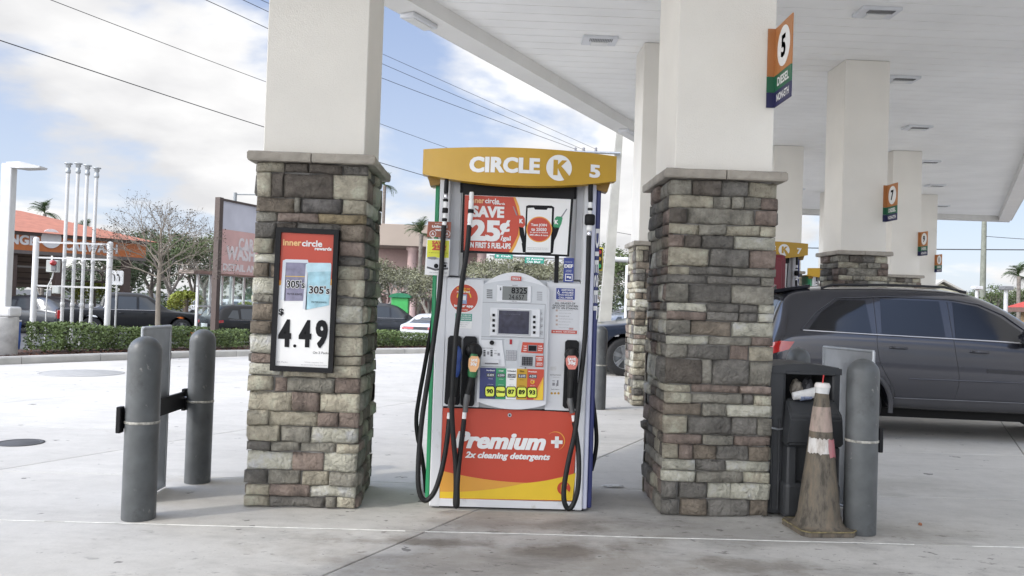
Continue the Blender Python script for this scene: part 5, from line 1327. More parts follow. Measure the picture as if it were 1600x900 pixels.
def car(name, label, cat, loc, rz, st, arches, rw, tw, track, col, glass_side, wind=None, rear=None, seams=(), handles=(), tails=None, heads=None, extra=None, group=None, rim=RIM, clad=None, spokes=5, sm=2, gl=GLASS, wheels=True):
    root = thing(name, label, cat, loc, rz, group, local=True)
    me = loft(st, sm, [(a, rw*1.22) for a in arches], rw)
    for p in me.polygons: p.use_smooth = True
    me.materials.clear(); me.materials.append(col)
    sk = Skin(me); part('body', None, col, root, me=me)
    for x in arches:
        for s in (-1, 1):
            wheel_parts(root, x, s*(track-tw/2), rw, tw, s, rim, spokes)
    # dark inner wells and floor
    m_ = MB(); L0, L1 = st[0][0]+.25, st[-1][0]-.25
    m_.box(L0, L1, -track+tw+.03, track-tw-.03, rw*.62, rw*1.9); part('underbody', m_, WELL, root)
    for poly in glass_side:
        for s in (-1, 1): part('side_window', patch(sk, poly, lambda x, z, o, s=s: sk.side(x, z, s, o), .004), gl, root)
    for sg, lst, nm in ((1, wind or (), 'windscreen'), (-1, rear or (), 'rear_window')):
        for poly in lst: part(nm, patch(sk, poly, lambda y, z, o, sg=sg: sk.end(y, z, sg, o), .004), gl, root)
    for sm_ in seams:
        for s in (-1, 1): part('panel_gap', seam(sk, sm_, s), TRIMB, root)
    for (hx_, hz_) in handles:
        for s in (-1, 1):
            a = sk.side(hx_-.09, hz_, s, .022); b = sk.side(hx_+.09, hz_-.004, s, .022)
            m_ = MB(); m_.tube([a-Vector((0,s*.03,0)), a, (a+b)/2+Vector((0,s*.006,0)), b, b-Vector((0,s*.03,0))], [.011,.013,.014,.013,.011], 8); part('door_handle', m_, col, root)
    for poly in (tails or ()):
        for s in (-1, 1): part('tail_light', patch(sk, [(y*s, z) for y, z in poly], lambda y, z, o: sk.end(y, z, -1, o), .008), TAIL, root)
    for poly in (heads or ()):
        for s in (-1, 1): part('headlight', patch(sk, [(y*s, z) for y, z in poly], lambda y, z, o: sk.end(y, z, 1, o), .008), HEAD, root)
    if extra: extra(root, sk)
    return root

# ---- the big grey SUV ----------------------------------------------------
GREYP = paint('slate_metallic_paint', (.036,.037,.047), .5, .24, 1.0)
suv_st = [(.02,.48,.74,.80,.78,.62),(.06,.42,.92,1.00,.88,.66),(.12,.40,1.08,1.17,.925,.70),(.24,.40,1.14,1.56,.945,.72),(.36,.40,1.16,1.70,.955,.72),(.95,.38,1.165,1.735,.965,.71),
 (1.5,.33,1.15,1.75,.965,.71),(2.15,.33,1.135,1.74,.965,.71),(2.5,.33,1.125,1.68,.965,.69),(2.85,.33,1.11,1.51,.965,.67),(3.15,.33,1.09,1.29,.96,.70),(3.42,.33,1.05,1.12,.955,.76),(4.0,.36,1.00,1.04,.95,.78),(4.5,.38,.94,.97,.93,.76),(4.72,.42,.86,.89,.88,.72),(4.80,.46,.76,.79,.80,.66)]
def suv_extra(root, sk):
    for s in (-1, 1):
        # dark lower cladding, bright sill strip, wheel-arch flares
        part('sill_cladding', patch(sk, [(1.45,.34),(3.38,.34),(3.38,.47),(1.45,.47)], lambda x, z, o: sk.side(x, z, s, o), .010), M('grey_cladding', (.05,.05,.055), .45, var=.05), root)
        part('sill_strip', MB().tube([sk.side(1.47+.165*k, .478, s, .008) for k in range(11)], .005, 6), M('sill_grey',(.22,.22,.23),.35,metal=.7), root)
        part('window_chrome', MB().tube([sk.side(x, z, s, .008) for x, z in ((.46,1.205),(1.2,1.185),(1.9,1.17),(2.5,1.155),(2.8,1.145),(3.02,1.135))], .009, 6), CHROME, root)
        part('window_trim', MB().tube([sk.side(x, z, s, .006) for x, z in ((.44,1.21),(.62,1.42),(.85,1.585),(1.4,1.62),(2.15,1.61),(2.45,1.565),(2.72,1.45),(2.93,1.29),(3.05,1.15))], .010, 6), GREYP, root)
        for ax in (.98, 3.89):
            m_ = MB(); r = .46; pts = []
            for k in range(17):
                a = R(-8)+R(196)*k/16; pts.append(Vector((ax+r*math.cos(a), s*.93, .37+r*math.sin(a))))
            pts = [sk.side(p.x, max(p.z, .42), s, .004) if p.z > .42 else Vector((p.x, s*.93, p.z)) for p in pts]
            m_.tube(pts, .028, 8); part('arch_flare', m_, M('grey_cladding', (.05,.05,.055)), root)
        # mirror
        a = sk.side(2.84, 1.17, s, .0); m_ = MB()
        bm = bmesh.new(); bmesh.ops.create_icosphere(bm, subdivisions=3, radius=1); bm.verts.index_update()
        for v in bm.verts: v.co = Vector((2.86+v.co.x*.085-(.03 if v.co.z < 0 else 0), a.y+s*(.155+v.co.y*.115), 1.225+v.co.z*.085))
        m_.add([v.co.copy() for v in bm.verts], [[v.index for v in f.verts] for f in bm.faces], True); bm.free()
        mi = part('mirror', m_, GREYP, root); part('mirror_arm', MB().box(2.83,2.92, a.y-s*.03, a.y+s*.10, 1.13, 1.18, .01), TRIMB, mi)
        # roof rail
        part('roof_rail', MB().tube([(.72, s*.63, 1.70),(.85,s*.63,1.745),(1.5,s*.63,1.762),(2.1,s*.63,1.755),(2.35,s*.63,1.70)], .014, 8), TRIMB, root)
        # wrap-round tail lamp and reflector
        part('tail_light', patch(sk, [(.05,.90),(.30,.98),(.36,1.07),(.20,1.075),(.07,1.03)], lambda x, z, o: sk.side(x, z, s, o), .008), TAIL, root)
        part('badge', patch(sk, [(2.45,.80),(2.95,.79),(2.95,.83),(2.45,.84)], lambda x, z, o: sk.side(x, z, s, o), .004, 1), M('dark_badge',(.02,.02,.024),.3), root)
        part('door_crease', MB().tube([sk.side(x, .70, s, -.004) for x in (1.62,1.9,2.2,2.5,2.8,3.1,3.3)], .012, 6), GREYP, root)
    part('spoiler', MB().add([(.16,-.58,1.665),(.16,.58,1.665),(.60,.62,1.742),(.60,-.62,1.742),(.18,-.56,1.63),(.18,.56,1.63),(.6,.60,1.70),(.6,-.60,1.70)], [(0,1,2,3),(7,6,5,4),(0,4,5,1),(3,2,6,7),(0,3,7,4),(1,5,6,2)]), GREYP, root)
    part('tail_light_bar', patch(sk, [(-.9,.92),(.9,.92),(.9,1.0),(-.9,1.0)], lambda y, z, o: sk.end(y, z, -1, o), .008), TAIL, root)
    part('plate', MB().box(-.012,.012,-.16,.16,.80,.88), PLATE, root)
    part('rear_bumper', MB().box(-.02,.30,-.86,.86,.44,.64,.04), M('grey_cladding', (.05,.05,.055)), root)
    part('front_bumper', MB().box(4.5,4.84,-.82,.82,.36,.58,.05), GREYP, root)
    part('grille', MB().box(4.74,4.83,-.5,.5,.64,.80,.01), TRIMB, root)
suv_p = PZ(1188, 700, 0)
SX = PY(1196, 560, 9.7).x
suv = car('parked_suv', 'dark slate grey SUV filling the right side behind the trash can and bollards', 'SUV', (SX+.0, 10.42, 0), R(-7), suv_st, (.98, 3.89), .375, .25, .93, GREYP,
  [[(.52,1.215),(1.22,1.195),(1.18,1.57),(.88,1.565),(.68,1.42)], [(1.33,1.193),(2.02,1.178),(2.0,1.585),(1.35,1.59)], [(2.13,1.175),(2.96,1.15),(2.86,1.28),(2.66,1.43),(2.42,1.54),(2.15,1.58)]],
  rear=[[(-.6,1.2),(.6,1.2),(.55,1.55),(-.55,1.55)]], wind=[[(-.68,1.14),(.68,1.14),(.58,1.62),(-.58,1.62)]],
  seams=[[(1.275,1.60),(1.275,1.2),(1.27,1.08),(1.31,.86),(1.45,.60),(1.48,.49)], [(2.09,1.58),(2.10,1.2),(2.12,1.0),(2.16,.7),(2.12,.49)], [(3.08,1.12),(3.10,.8),(3.12,.49)], [(1.48,.49),(2.3,.488),(3.12,.49)]],
  handles=[(1.50,1.045),(2.37,1.03)], heads=[[(.45,.74),(.75,.74),(.72,.84),(.45,.82)]], extra=suv_extra, rim=RIM, sm=3)

# ---- cars across the bed, on the lower lot --------------------------------
BLK = paint('black_car_paint', (.010,.011,.013), .1, .35, .25); DGR = paint('charcoal_car_paint', (.055,.06,.068), .5, .3)
WHP = paint('white_car_paint', (.62,.63,.64), .0, .3); SLV = paint('silver_car_paint', (.34,.36,.38), .6, .3); BLUP = paint('dark_blue_car_paint',(.025,.035,.06),.4,.28)
PK_ST = [(.0,.55,1.02,1.06,.88,.86),(.05,.48,1.10,1.13,.93,.90),(.5,.45,1.10,1.13,.95,.90),(1.52,.45,1.09,1.12,.95,.90),(1.56,.45,1.09,1.30,.95,.78),(1.62,.42,1.10,1.74,.95,.70),(1.8,.40,1.10,1.80,.95,.70),
 (2.7,.40,1.09,1.81,.95,.69),(3.2,.40,1.08,1.74,.95,.67),(3.65,.42,1.07,1.42,.95,.70),(3.92,.42,1.07,1.15,.95,.78),(4.4,.44,1.04,1.09,.94,.78),(5.0,.46,1.0,1.04,.93,.76),(5.3,.50,.92,.96,.88,.72),(5.4,.54,.80,.84,.80,.66)]
PKG = [[(1.72,1.15),(2.0,1.15),(2.0,1.58),(1.76,1.58)], [(2.06,1.15),(2.74,1.14),(2.74,1.64),(2.08,1.64)], [(2.84,1.14),(3.62,1.12),(3.42,1.36),(3.12,1.60),(2.84,1.64)]]
def pk_extra(root, sk):
    part('tailgate', MB().box(-.02,.03,-.74,.74,.60,1.06,.01), BLK if 'black' in root['label'] else DGR, root)
    part('tailgate_emblem', MB().box(-.028,-.018,-.10,.10,.84,.92,.004), CHROME, root)
    part('rear_bumper', MB().box(-.10,.08,-.88,.88,.44,.58,.02), TRIMB, root)
    for s in (-1,1):
        part('tail_light', MB().box(-.03,.12,s*.76,s*.935,.72,1.05,.02), TAIL, root)
        a = sk.side(3.5, 1.14, s, 0); part('mirror', MB().box(3.46,3.60,a.y,a.y+s*.2,1.12,1.30,.03), TRIMB, root)
        part('window_chrome', MB().tube([sk.side(x,1.115,s,.010) for x in (1.72,2.3,2.9,3.6)], .014, 6), CHROME, root)
        part('side_step', MB().box(1.8,3.7,s*.80,s*.92,.38,.43,.01), CHROME, root)
PKS = [[(2.03,1.68),(2.03,1.1),(2.05,.7),(2.12,.46)], [(2.79,1.68),(2.79,1.1),(2.79,.46)], [(3.68,1.1),(3.66,.8),(3.62,.46)]]
def place(px, Y, z=-.60): p = PY(px, 480, Y); return (p.x, Y, z)
# black pickup seen three-quarter from behind
pick1 = car('pickup_truck', 'black crew-cab pickup truck behind the white pipe posts, left of the bare tree', 'pickup truck', place(90, 33, -.48), R(29), PK_ST, (1.15, 4.45), .40, .26, .92, BLK, PKG,
   rear=[[(-.58,1.25),(.58,1.25),(.55,1.62),(-.55,1.62)]], wind=[[(-.62,1.2),(.62,1.2),(.55,1.66),(-.55,1.66)]], seams=PKS, handles=[(2.2,1.0),(3.0,1.0)], heads=[[(.5,.78),(.8,.78),(.8,.92),(.5,.9)]], extra=pk_extra, gl=GLASS2)
# small SUV
CU_ST = [(.0,.45,.80,.84,.78,.70),(.05,.38,.98,1.02,.86,.72),(.12,.35,1.06,1.18,.88,.70),(.32,.33,1.08,1.50,.90,.64),(.55,.32,1.08,1.62,.91,.64),(1.2,.30,1.06,1.67,.92,.65),(2.0,.30,1.03,1.66,.92,.65),(2.5,.30,1.01,1.58,.92,.63),
 (2.95,.30,.99,1.33,.92,.66),(3.25,.31,.98,1.08,.91,.74),(3.7,.33,.95,1.0,.90,.74),(4.2,.36,.87,.90,.86,.70),(4.42,.40,.74,.77,.78,.62)]
CUG = [[(.55,1.14),(1.02,1.10),(1.02,1.44),(.80,1.44)], [(1.12,1.10),(1.85,1.07),(1.85,1.50),(1.14,1.50)], [(1.95,1.07),(2.88,1.03),(2.6,1.32),(2.3,1.47),(1.95,1.51)]]
CUS = [[(1.07,1.55),(1.06,1.05),(1.2,.6),(1.3,.36)], [(1.9,1.55),(1.9,1.0),(1.92,.36)], [(2.98,1.02),(2.95,.7),(2.9,.36)]]
def cu_extra(root, sk):
    for s in (-1,1):
        part('tail_light', patch(sk, [(.04,.92),(.36,.96),(.36,1.06),(.06,1.02)], lambda x,z,o: sk.side(x,z,s,o), .01), TAIL, root)
        a = sk.side(2.75,1.06,s,0); part('mirror', MB().box(2.70,2.82,a.y,a.y+s*.18,1.03,1.16,.03), TRIMB, root)
        part('window_chrome', MB().tube([sk.side(x,1.075-.012*x,s,.008) for x in (.6,1.2,2.0,2.8)], .007, 6), CHROME, root)
    part('plate', MB().box(-.01,.06,-.26,.26,.74,.90,.005), PLATE, root)
    part('rear_bumper', MB().box(-.04,.2,-.82,.82,.40,.58,.04), TRIMB, root)
def tailp(): return [[(.48,.92),(.84,.92),(.84,1.04),(.50,1.0)]]
cusuv = car('small_suv', 'black compact SUV seen from behind beside the price-poster column', 'SUV', place(320, 33, -.68), R(44), CU_ST, (.82, 3.5), .35, .23, .88, BLK, CUG,
   rear=[[(-.56,1.16),(.56,1.16),(.50,1.50),(-.50,1.50)]], wind=[[(-.6,1.1),(.6,1.1),(.52,1.55),(-.52,1.55)]], seams=CUS, handles=[(1.3,.93),(2.1,.91)], tails=tailp(), extra=cu_extra, gl=GLASS2, rim=RIMD)
# silver-grey pickup behind the gap left of the pump
pk2 = car('pickup_truck', 'charcoal grey pickup truck between the poster column and the pump', 'pickup truck', place(512, 39), R(20), PK_ST, (1.15, 4.45), .40, .26, .92, DGR, PKG,
   rear=[[(-.58,1.25),(.58,1.25),(.55,1.62),(-.55,1.62)]], wind=[[(-.62,1.2),(.62,1.2),(.55,1.66),(-.55,1.66)]], seams=PKS, handles=[(2.2,1.0),(3.0,1.0)], extra=pk_extra, gl=GLASS2)
SD_ST = [(.0,.42,.78,.82,.76,.70),(.06,.34,.93,.97,.90,.76),(.3,.32,1.0,1.04,.94,.76),(.75,.30,1.01,1.12,.95,.70),(1.2,.30,1.0,1.34,.95,.60),(1.6,.28,.98,1.44,.95,.58),(2.3,.28,.97,1.45,.95,.58),(2.8,.28,.95,1.32,.95,.60),(3.35,.29,.94,1.04,.94,.72),(3.9,.30,.92,.97,.93,.72),(4.6,.34,.84,.88,.90,.70),(4.95,.40,.70,.74,.82,.62)]
def sd_extra(root, sk):
    part('tail_panel', patch(sk, [(-.78,.80),(.78,.80),(.74,.92),(-.74,.92)], lambda y,z,o: sk.end(y,z,-1,o), .006), TRIMB, root)
    for s in (-1,1): part('tail_light', patch(sk, [(s*.30,.81),(s*.80,.82),(s*.78,.90),(s*.30,.91)], lambda y,z,o: sk.end(y,z,-1,o), .012), TAIL, root)
    part('plate', MB().box(-.03,.04,-.15,.15,.52,.62,.005), PLATE, root); part('rear_bumper', MB().box(-.02,.3,-.80,.80,.36,.50,.05), WHP, root)
SDG = [[(1.0,1.05),(1.55,1.03),(1.6,1.33),(1.35,1.30)], [(1.65,1.03),(2.95,1.0),(2.6,1.25),(2.2,1.35),(1.67,1.35)]]
sd_ = car('white_coupe', 'white coupe with a full-width red tail light, just left of the pump', 'car', place(658, 34), R(80), SD_ST, (.95, 3.95), .35, .24, .92, WHP, SDG,
   rear=[[(-.6,1.06),(.6,1.06),(.5,1.36),(-.5,1.36)]], wind=[[(-.64,1.0),(.64,1.0),(.5,1.38),(-.5,1.38)]], seams=[[(1.6,1.0),(1.65,.6),(1.75,.34)], [(3.1,.95),(3.1,.6),(3.05,.34)]], handles=[(1.85,.88)], extra=sd_extra, gl=GLASS2)
# dark pickup nose in the gap right of the pump, on the forecourt; it looks left
pw_ = PZ(966, 588, 0)
pk3 = car('pickup_truck', 'dark blue truck front with alloy wheel between the far bollard and the stone column', 'pickup truck', (pw_.x+4.45*math.cos(R(8)), pw_.y+.95+4.45*math.sin(R(8)), 0), R(188), PK_ST, (1.15, 4.45), .39, .26, .92, BLUP, PKG,
   wind=[[(-.62,1.2),(.62,1.2),(.55,1.66),(-.55,1.66)]], seams=PKS, handles=[(2.2,1.0),(3.0,1.0)], heads=[[(.5,.78),(.8,.78),(.8,.92),(.5,.9)]], extra=pk_extra, gl=GLASS2, spokes=6)
# cars under and round the wash building, and far parked cars
def plain_sedan(px, Y, rz, col, lab, st=CU_ST, gs=CUG, z=-.6):
    return car('parked_car', lab, 'car', place(px, Y, z), R(rz), st, (.82,3.5) if st is CU_ST else (.95,3.95), .34, .22, .86, col, gs, rear=[[(-.56,1.16),(.56,1.16),(.50,1.45),(-.50,1.45)]] if st is CU_ST else None,
       wind=[[(-.6,1.1),(.6,1.1),(.52,1.5),(-.52,1.5)]] if st is CU_ST else [[(-.64,1.0),(.64,1.0),(.5,1.38),(-.5,1.38)]], gl=GLASS2, sm=1)
plain_sedan(16, 38, -14, DGR, 'grey SUV under the left end of the car wash roof, behind the white post')
plain_sedan(128, 38, -10, SLV, 'silver car under the car wash roof, between the tall pipes', SD_ST, SDG)
plain_sedan(150, 44, 8, BLK, 'black car at the back of the car wash, right of the tall pipes', SD_ST, SDG)
plain_sedan(292, 62, 0, WHP, 'white car far off under the trees, left of the sign building')
plain_sedan(330, 58, 12, WHP, 'white SUV parked by the glass front under the faded sign')
plain_sedan(368, 60, -6, SLV, 'silver car seen through the posts of the glass front')
plain_sedan(940, 48, 5, SLV, 'silver car far behind the leaning concrete pole')
plain_sedan(965, 40, -8, WHP, 'white car far behind the truck right of the pump', SD_ST, SDG)
plain_sedan(1570, 22, 178, BLK, 'black car roof showing past the SUV windscreen at far right', z=-.45)

# ================================================================ PLANTING
def leaf_mat(name, col, var=.45, trans=.25):
    m = M(name, col, .6, var=var, scale=1.3, rand=.12, spec=.25)
    return m
LEAF_D = leaf_mat('dark_green_leaves', (.062,.085,.038)); LEAF_M = leaf_mat('mid_green_leaves', (.095,.125,.05)); LEAF_Y = leaf_mat('yellow_green_leaves', (.21,.24,.045))
LEAF_P = leaf_mat('pale_grey_green_leaves', (.19,.19,.12)); LEAF_B = leaf_mat('dry_brown_leaves', (.085,.068,.05)); HEDGE_L = leaf_mat('glossy_hedge_leaves', (.14,.19,.07), .55)
BARK = M('grey_bark', (.20,.175,.15), .9, var=.3, scale=8, bump=.4, bscale=20); BARKP = M('pale_bark', (.36,.34,.30), .85, var=.2, scale=10, bump=.3, bscale=30)
def leaves(mb, c, r, n, size, rg, flat=.0, shell=.6):
    for _ in range(n):
        d = Vector((rg.gauss(0,1), rg.gauss(0,1), rg.gauss(0,1))).normalized()*(shell+(1-shell)*rg.random())
        p = Vector((c[0]+d.x*r[0], c[1]+d.y*r[1], c[2]+d.z*r[2]))
        a = Vector((rg.gauss(0,1), rg.gauss(0,1), rg.gauss(0,.6))).normalized(); b = a.cross(Vector((rg.gauss(0,1), rg.gauss(0,1), rg.gauss(0,1)))).normalized()
        s = size*rg.uniform(.6,1.3); a = a*s; b = b*s*.5
        mb.add([p-a*.5, p+b*.5, p+a*.5, p-b*.5], [(0,1,2,3)])
def branch(mb, p, d, l, r, depth, rg, tips, spread=.6, up=.25, kids_=3):
    pts = [Vector(p)]; q = Vector(p); dd = Vector(d)
    for k in range(3):
        dd = (dd+Vector((rg.gauss(0,.10), rg.gauss(0,.10), up*.12))).normalized(); q = q+dd*l/3; pts.append(q.copy())
    mb.tube(pts, [r, r*.86, r*.74, r*.62], 6 if depth > 2 else 4, caps=False)
    if depth == 0: tips.append((q, dd)); return
    tips.append((q, dd)) if depth <= 1 else None
    for k in range(kids_):
        a = 2*math.pi*(k+rg.random()*.6)/kids_; o = dd.orthogonal().normalized(); o = Matrix.Rotation(a, 3, dd)@o
        nd = (dd+o*spread*rg.uniform(.6,1.3)+Vector((0,0,up))).normalized()
        branch(mb, pts[-1] if rg.random() < .7 else pts[-2], nd, l*rg.uniform(.62,.85), r*.58, depth-1, rg, tips, spread, up, kids_)
TREE = {}
def tree(kind, loc, s, label, rz=0.0, group=None, name='tree', sz=None):
    """kinds share their meshes; loc is the foot of the trunk, s the scale"""
    if kind not in TREE:
        rg = random.Random(hash(kind) % 1 + {'dense':11,'loose':12,'bare':13,'pale':14,'round':15,'weep':16}[kind]); tr = MB(); cr_ = MB(); tips = []
        if kind == 'dense':
            branch(tr, (0,0,0), (.02,0,1), 1.5, .20, 3, rg, tips, .7, .1)
            for k in range(34):
                a = rg.random()*6.28; q = rg.random()**.5; h = rg.uniform(-.8,1)
                c = (2.1*q*math.cos(a)*(1-.25*h), 2.1*q*math.sin(a)*(1-.25*h), 3.3+1.5*h*(1-.35*q)); leaves(cr_, c, (.8,.8,.6), 150, .17, rg, shell=.5)
            m1, m2 = BARK, LEAF_D
        elif kind == 'loose':
            branch(tr, (0,0,0), (.05,0,1), 1.6, .15, 4, rg, tips, .6, .2)
            for t_, d in tips: leaves(cr_, t_, (.34,.34,.28), 34, .13, rg, shell=.2)
            m1, m2 = BARK, LEAF_M
        elif kind == 'pale':
            branch(tr, (0,0,0), (0,0,1), 1.1, .16, 5, rg, tips, .75, .12)
            for t_, d in tips: leaves(cr_, t_, (.30,.30,.22), 15, .10, rg, shell=.2)
            m1, m2 = BARKP, LEAF_P
        elif kind == 'bare':
            tr.tube([(0,0,0),(.01,.0,.5),(0,.01,1.0),(.0,0,1.42),(.02,.01,1.9)], [.052,.046,.042,.038,.024], 8)
            branch(tr, (.02,.01,1.9), (0,0,1), .42, .020, 3, rg, tips, .6, .2)
            for k in range(11):
                a = k*2.4+.3; branch(tr, (0,0,1.36+.05*k), (math.cos(a), math.sin(a), .35+.09*k), .52-.012*k, .016, 4, rg, tips, .62, .06)
            for t_, d in tips:
                if rg.random() < .7: leaves(cr_, t_, (.06,.06,.06), 3, .032, rg, shell=.1)
            m1, m2 = M('twig_bark', (.21,.18,.145), .9, var=.2), LEAF_B
        elif kind == 'round':
            tr.tube([(0,0,0),(.02,0,.6),(0,.01,1.0)], [.07,.06,.05], 8)
            for k in range(16):
                a = rg.random()*6.28; q = rg.random()**.5; leaves(cr_, (.75*q*math.cos(a), .75*q*math.sin(a), 1.2+rg.uniform(-.3,.5)), (.35,.35,.3), 90, .11, rg, shell=.4)
            m1, m2 = BARK, LEAF_M
        else:
            tr.tube([(0,0,0),(.02,0,.8),(0,.01,1.5)], [.13,.12,.10], 8)
            for k in range(90):
                a = rg.random()*6.28; l = rg.uniform(.45,.72); h = 1.62+rg.random()*.2
                for j in range(14):
                    t_ = j/13; x_ = l*math.sin(t_*1.9); z_ = h-l*.9*t_**2.2-.05*rg.random()
                    leaves(cr_, (x_*math.cos(a), x_*math.sin(a), z_), (.03,.03,.03), 2, .11, rg, shell=.1)
            m1, m2 = BARK, LEAF_Y
        ma = mesh_of(tr, 'trunk', fix=False); ma.materials.append(m1); mb2 = mesh_of(cr_, 'crown', fix=False); mb2.materials.append(m2)
        TREE[kind] = (ma, mb2)
    ma, mb2 = TREE[kind]
    r_ = thing(name, label, 'tree', loc, rz, group, local=True); r_.scale = (s, s, sz or s)
    part('trunk', None, None, r_, me=ma); c = part('crown', None, None, r_, me=mb2); c['kind'] = 'stuff' if False else 'part'
    del c['kind']
    return r_
def at(px, Y, z=-.6): p = PY(px, 470, Y); return (p.x, Y, z)
tp_ = PZ(247, 536, .12)
tree('bare', at(247, 17.6, .1), 1.13, 'nearly leafless young tree with a pale thin trunk rising from the hedge', .6)
BGT = [('dense',165,58,1.0,'dark green tree behind the right end of the car wash'),('dense',205,62,.92,'dark tree left of the bare young tree'),('dense',238,66,1.15,'taller dark tree directly behind the bare young tree'),
 ('loose',262,52,.98,'loose green tree with a leaning pale trunk right of the bare tree'),('dense',300,70,1.02,'dark tree behind the drooping yellow-green shrub'),('loose',322,60,1.15,'airy tree left of the faded car wash sign'),
 ('dense',392,64,1.0,'dark tree half hidden by the price-poster column'),('dense',120,66,.8,'low dark tree seen under the car wash roof'),('loose',60,70,.9,'tree glimpsed through the car wash bay')]
for k, px, Y, s, lab in BGT: tree(k, at(px, Y), s*(1.22 if px > 180 else 1.0), lab, px*.37, 'trees behind the car wash lot')
PALE = [(600,44,.86,'pale dry-leaved tree right behind the poster column'),(628,47,.92,'pale grey-green tree in front of the beige plaza, above the grey pickup'),(672,42,.80,'pale tree behind the hanging yellow card'),
 (745,40,.92,'pale tree seen through the pump under the advertising frame at left'),(790,43,.98,'pale tree seen above the arched pump head'),(838,41,.95,'pale tree behind the green street sign'),(882,45,1.0,'pale tree behind the right pump post')]
for px, Y, s, lab in PALE: tree('pale', at(px, Y), s*1.45, lab, px*.21, 'pale trees along the street', sz=s*1.4)
for k, px, Y, s, lab in [('loose',945,50,1.25,'green tree behind the leaning concrete pole'),('dense',985,56,1.05,'green tree just left of the pale stone column'),('loose',1010,48,1.15,'green tree behind the pale stone column'),
   ('dense',1246,70,1.05,'green tree showing between pump 7 and its column'),('dense',1262,62,.85,'low green tree left of the sign 7 column'),('round',1506,46,1.7,'bright green round tree by the cream house'),('dense',1540,64,.86,'dark tree behind the right-hand utility pole'),
   ('loose',1562,56,.95,'loose tree between the utility pole and the palm'),('pale',1560,75,1.45,'bare grey tree top behind the right-hand trees'),('dense',1592,60,.75,'low dark tree under the right-hand palm'),('loose',1632,60,1.0,'tree behind the red roof')]:
    tree(k, at(px, Y), s, lab, px*.13, 'trees to the right of the pump')
tree('weep', at(290, 38), 1.15, 'drooping yellow-green shrub tree behind the orange barriers')
tree('round', at(268, 40), .9, 'low bright green bush left of the drooping shrub tree', name='bush')
tree('weep', at(385, 44), .9, 'yellow-green shrub by the glass front under the faded sign', .5)
tree('weep', at(145, 46), 1.35, 'yellow-green tree seen between the tall pipes under the wash roof', .9)
# far belt of trees that reads as one mass
rg = random.Random(4); mb = MB()
for k in range(520):
    x = -190+k*.78+rg.uniform(-1,1); h = 3.2+1.8*noise.noise(Vector((x*.05,0,0)))+rg.random()*1.2
    for j in range(3):
        leaves(mb, (x+rg.uniform(-1,1), 118+rg.uniform(-5,5), -.3+h*j/2.4), (1.6,1.6,1.0), 15, .75, rg, shell=.4)
part('distant_treeline', mb, leaf_mat('far_tree_green', (.085,.105,.065)), kind='stuff', label='distant hazy belt of trees along the horizon', cat='trees', fix=False)

# hedge
SH = []
for v in range(3):
    rg = random.Random(30+v); m_ = MB()
    for _ in range(1500):
        d = Vector((rg.uniform(-1,1), rg.uniform(-1,1), rg.uniform(-.9,1))); k = max(abs(d.x), abs(d.y), abs(d.z)); d = d*(.65+.35*rg.random()**.5)/k**.75
        d *= 1+.12*noise.noise(d*2.2+Vector((v*5,0,0)))
        leaves(m_, (d.x*.36, d.y*.34, .32+d.z*.27), (.01,.01,.01), 1, .062, rg)
    for _ in range(7): a = rg.random()*6.28; m_.tube([(0,0,0),(.1*math.cos(a),.1*math.sin(a),.2),(.25*math.cos(a),.25*math.sin(a),.45)], [.012,.009,.005], 4, caps=False)
    me = mesh_of(m_, 'foliage', fix=False); me.materials.append(HEDGE_L); SH.append(me)
cnt = {}; ORD = ['first','second','third','fourth','fifth','sixth','seventh','eighth','ninth','tenth','eleventh','twelfth','thirteenth','fourteenth','fifteenth']
HP = walk(fine, .50); k = 0
for (p, t) in HP:
    q = p+nrm(t)*1.12
    if q.y < 9 or q.y > 25.5 or q.x > 1.5: continue
    d_ = (q-Vector(at(10, 16.1)[:2])).length
    if d_ < .45: continue
    pxq = 770+q.x/q.y*1300
    if 566 > pxq > 392 or pxq < -40: continue
    where = 'behind the pump' if pxq > 690 else 'left of the light pole base' if pxq < 0 else ('below the white pipe posts' if pxq < 185 else ('near the bare tree' if pxq < 300 else ('left of the poster column' if pxq < 400 else 'between the poster column and the pump')))
    cnt[where] = cnt.get(where, 0)+1; seen = True
    lab_ = ('clipped glossy green hedge shrub '+where) if not seen else 'clipped hedge shrub, '+ORD[cnt[where]-1]+' from the left '+where
    r_ = thing('hedge_shrub', lab_, 'shrub', (q.x, q.y, .10), rnd.random()*6, 'clipped shrubs of the hedge '+where, local=True)
    hs_ = 1.0 if pxq < 120 else (1.0-.2*min(1, (pxq-120)/260) if pxq < 400 else .78)
    r_.scale = (1+rnd.uniform(-.10,.14),)*2+(hs_*(1+rnd.uniform(-.16,.06)),)
    part('foliage', None, None, r_, me=SH[k % 3]); k += 1

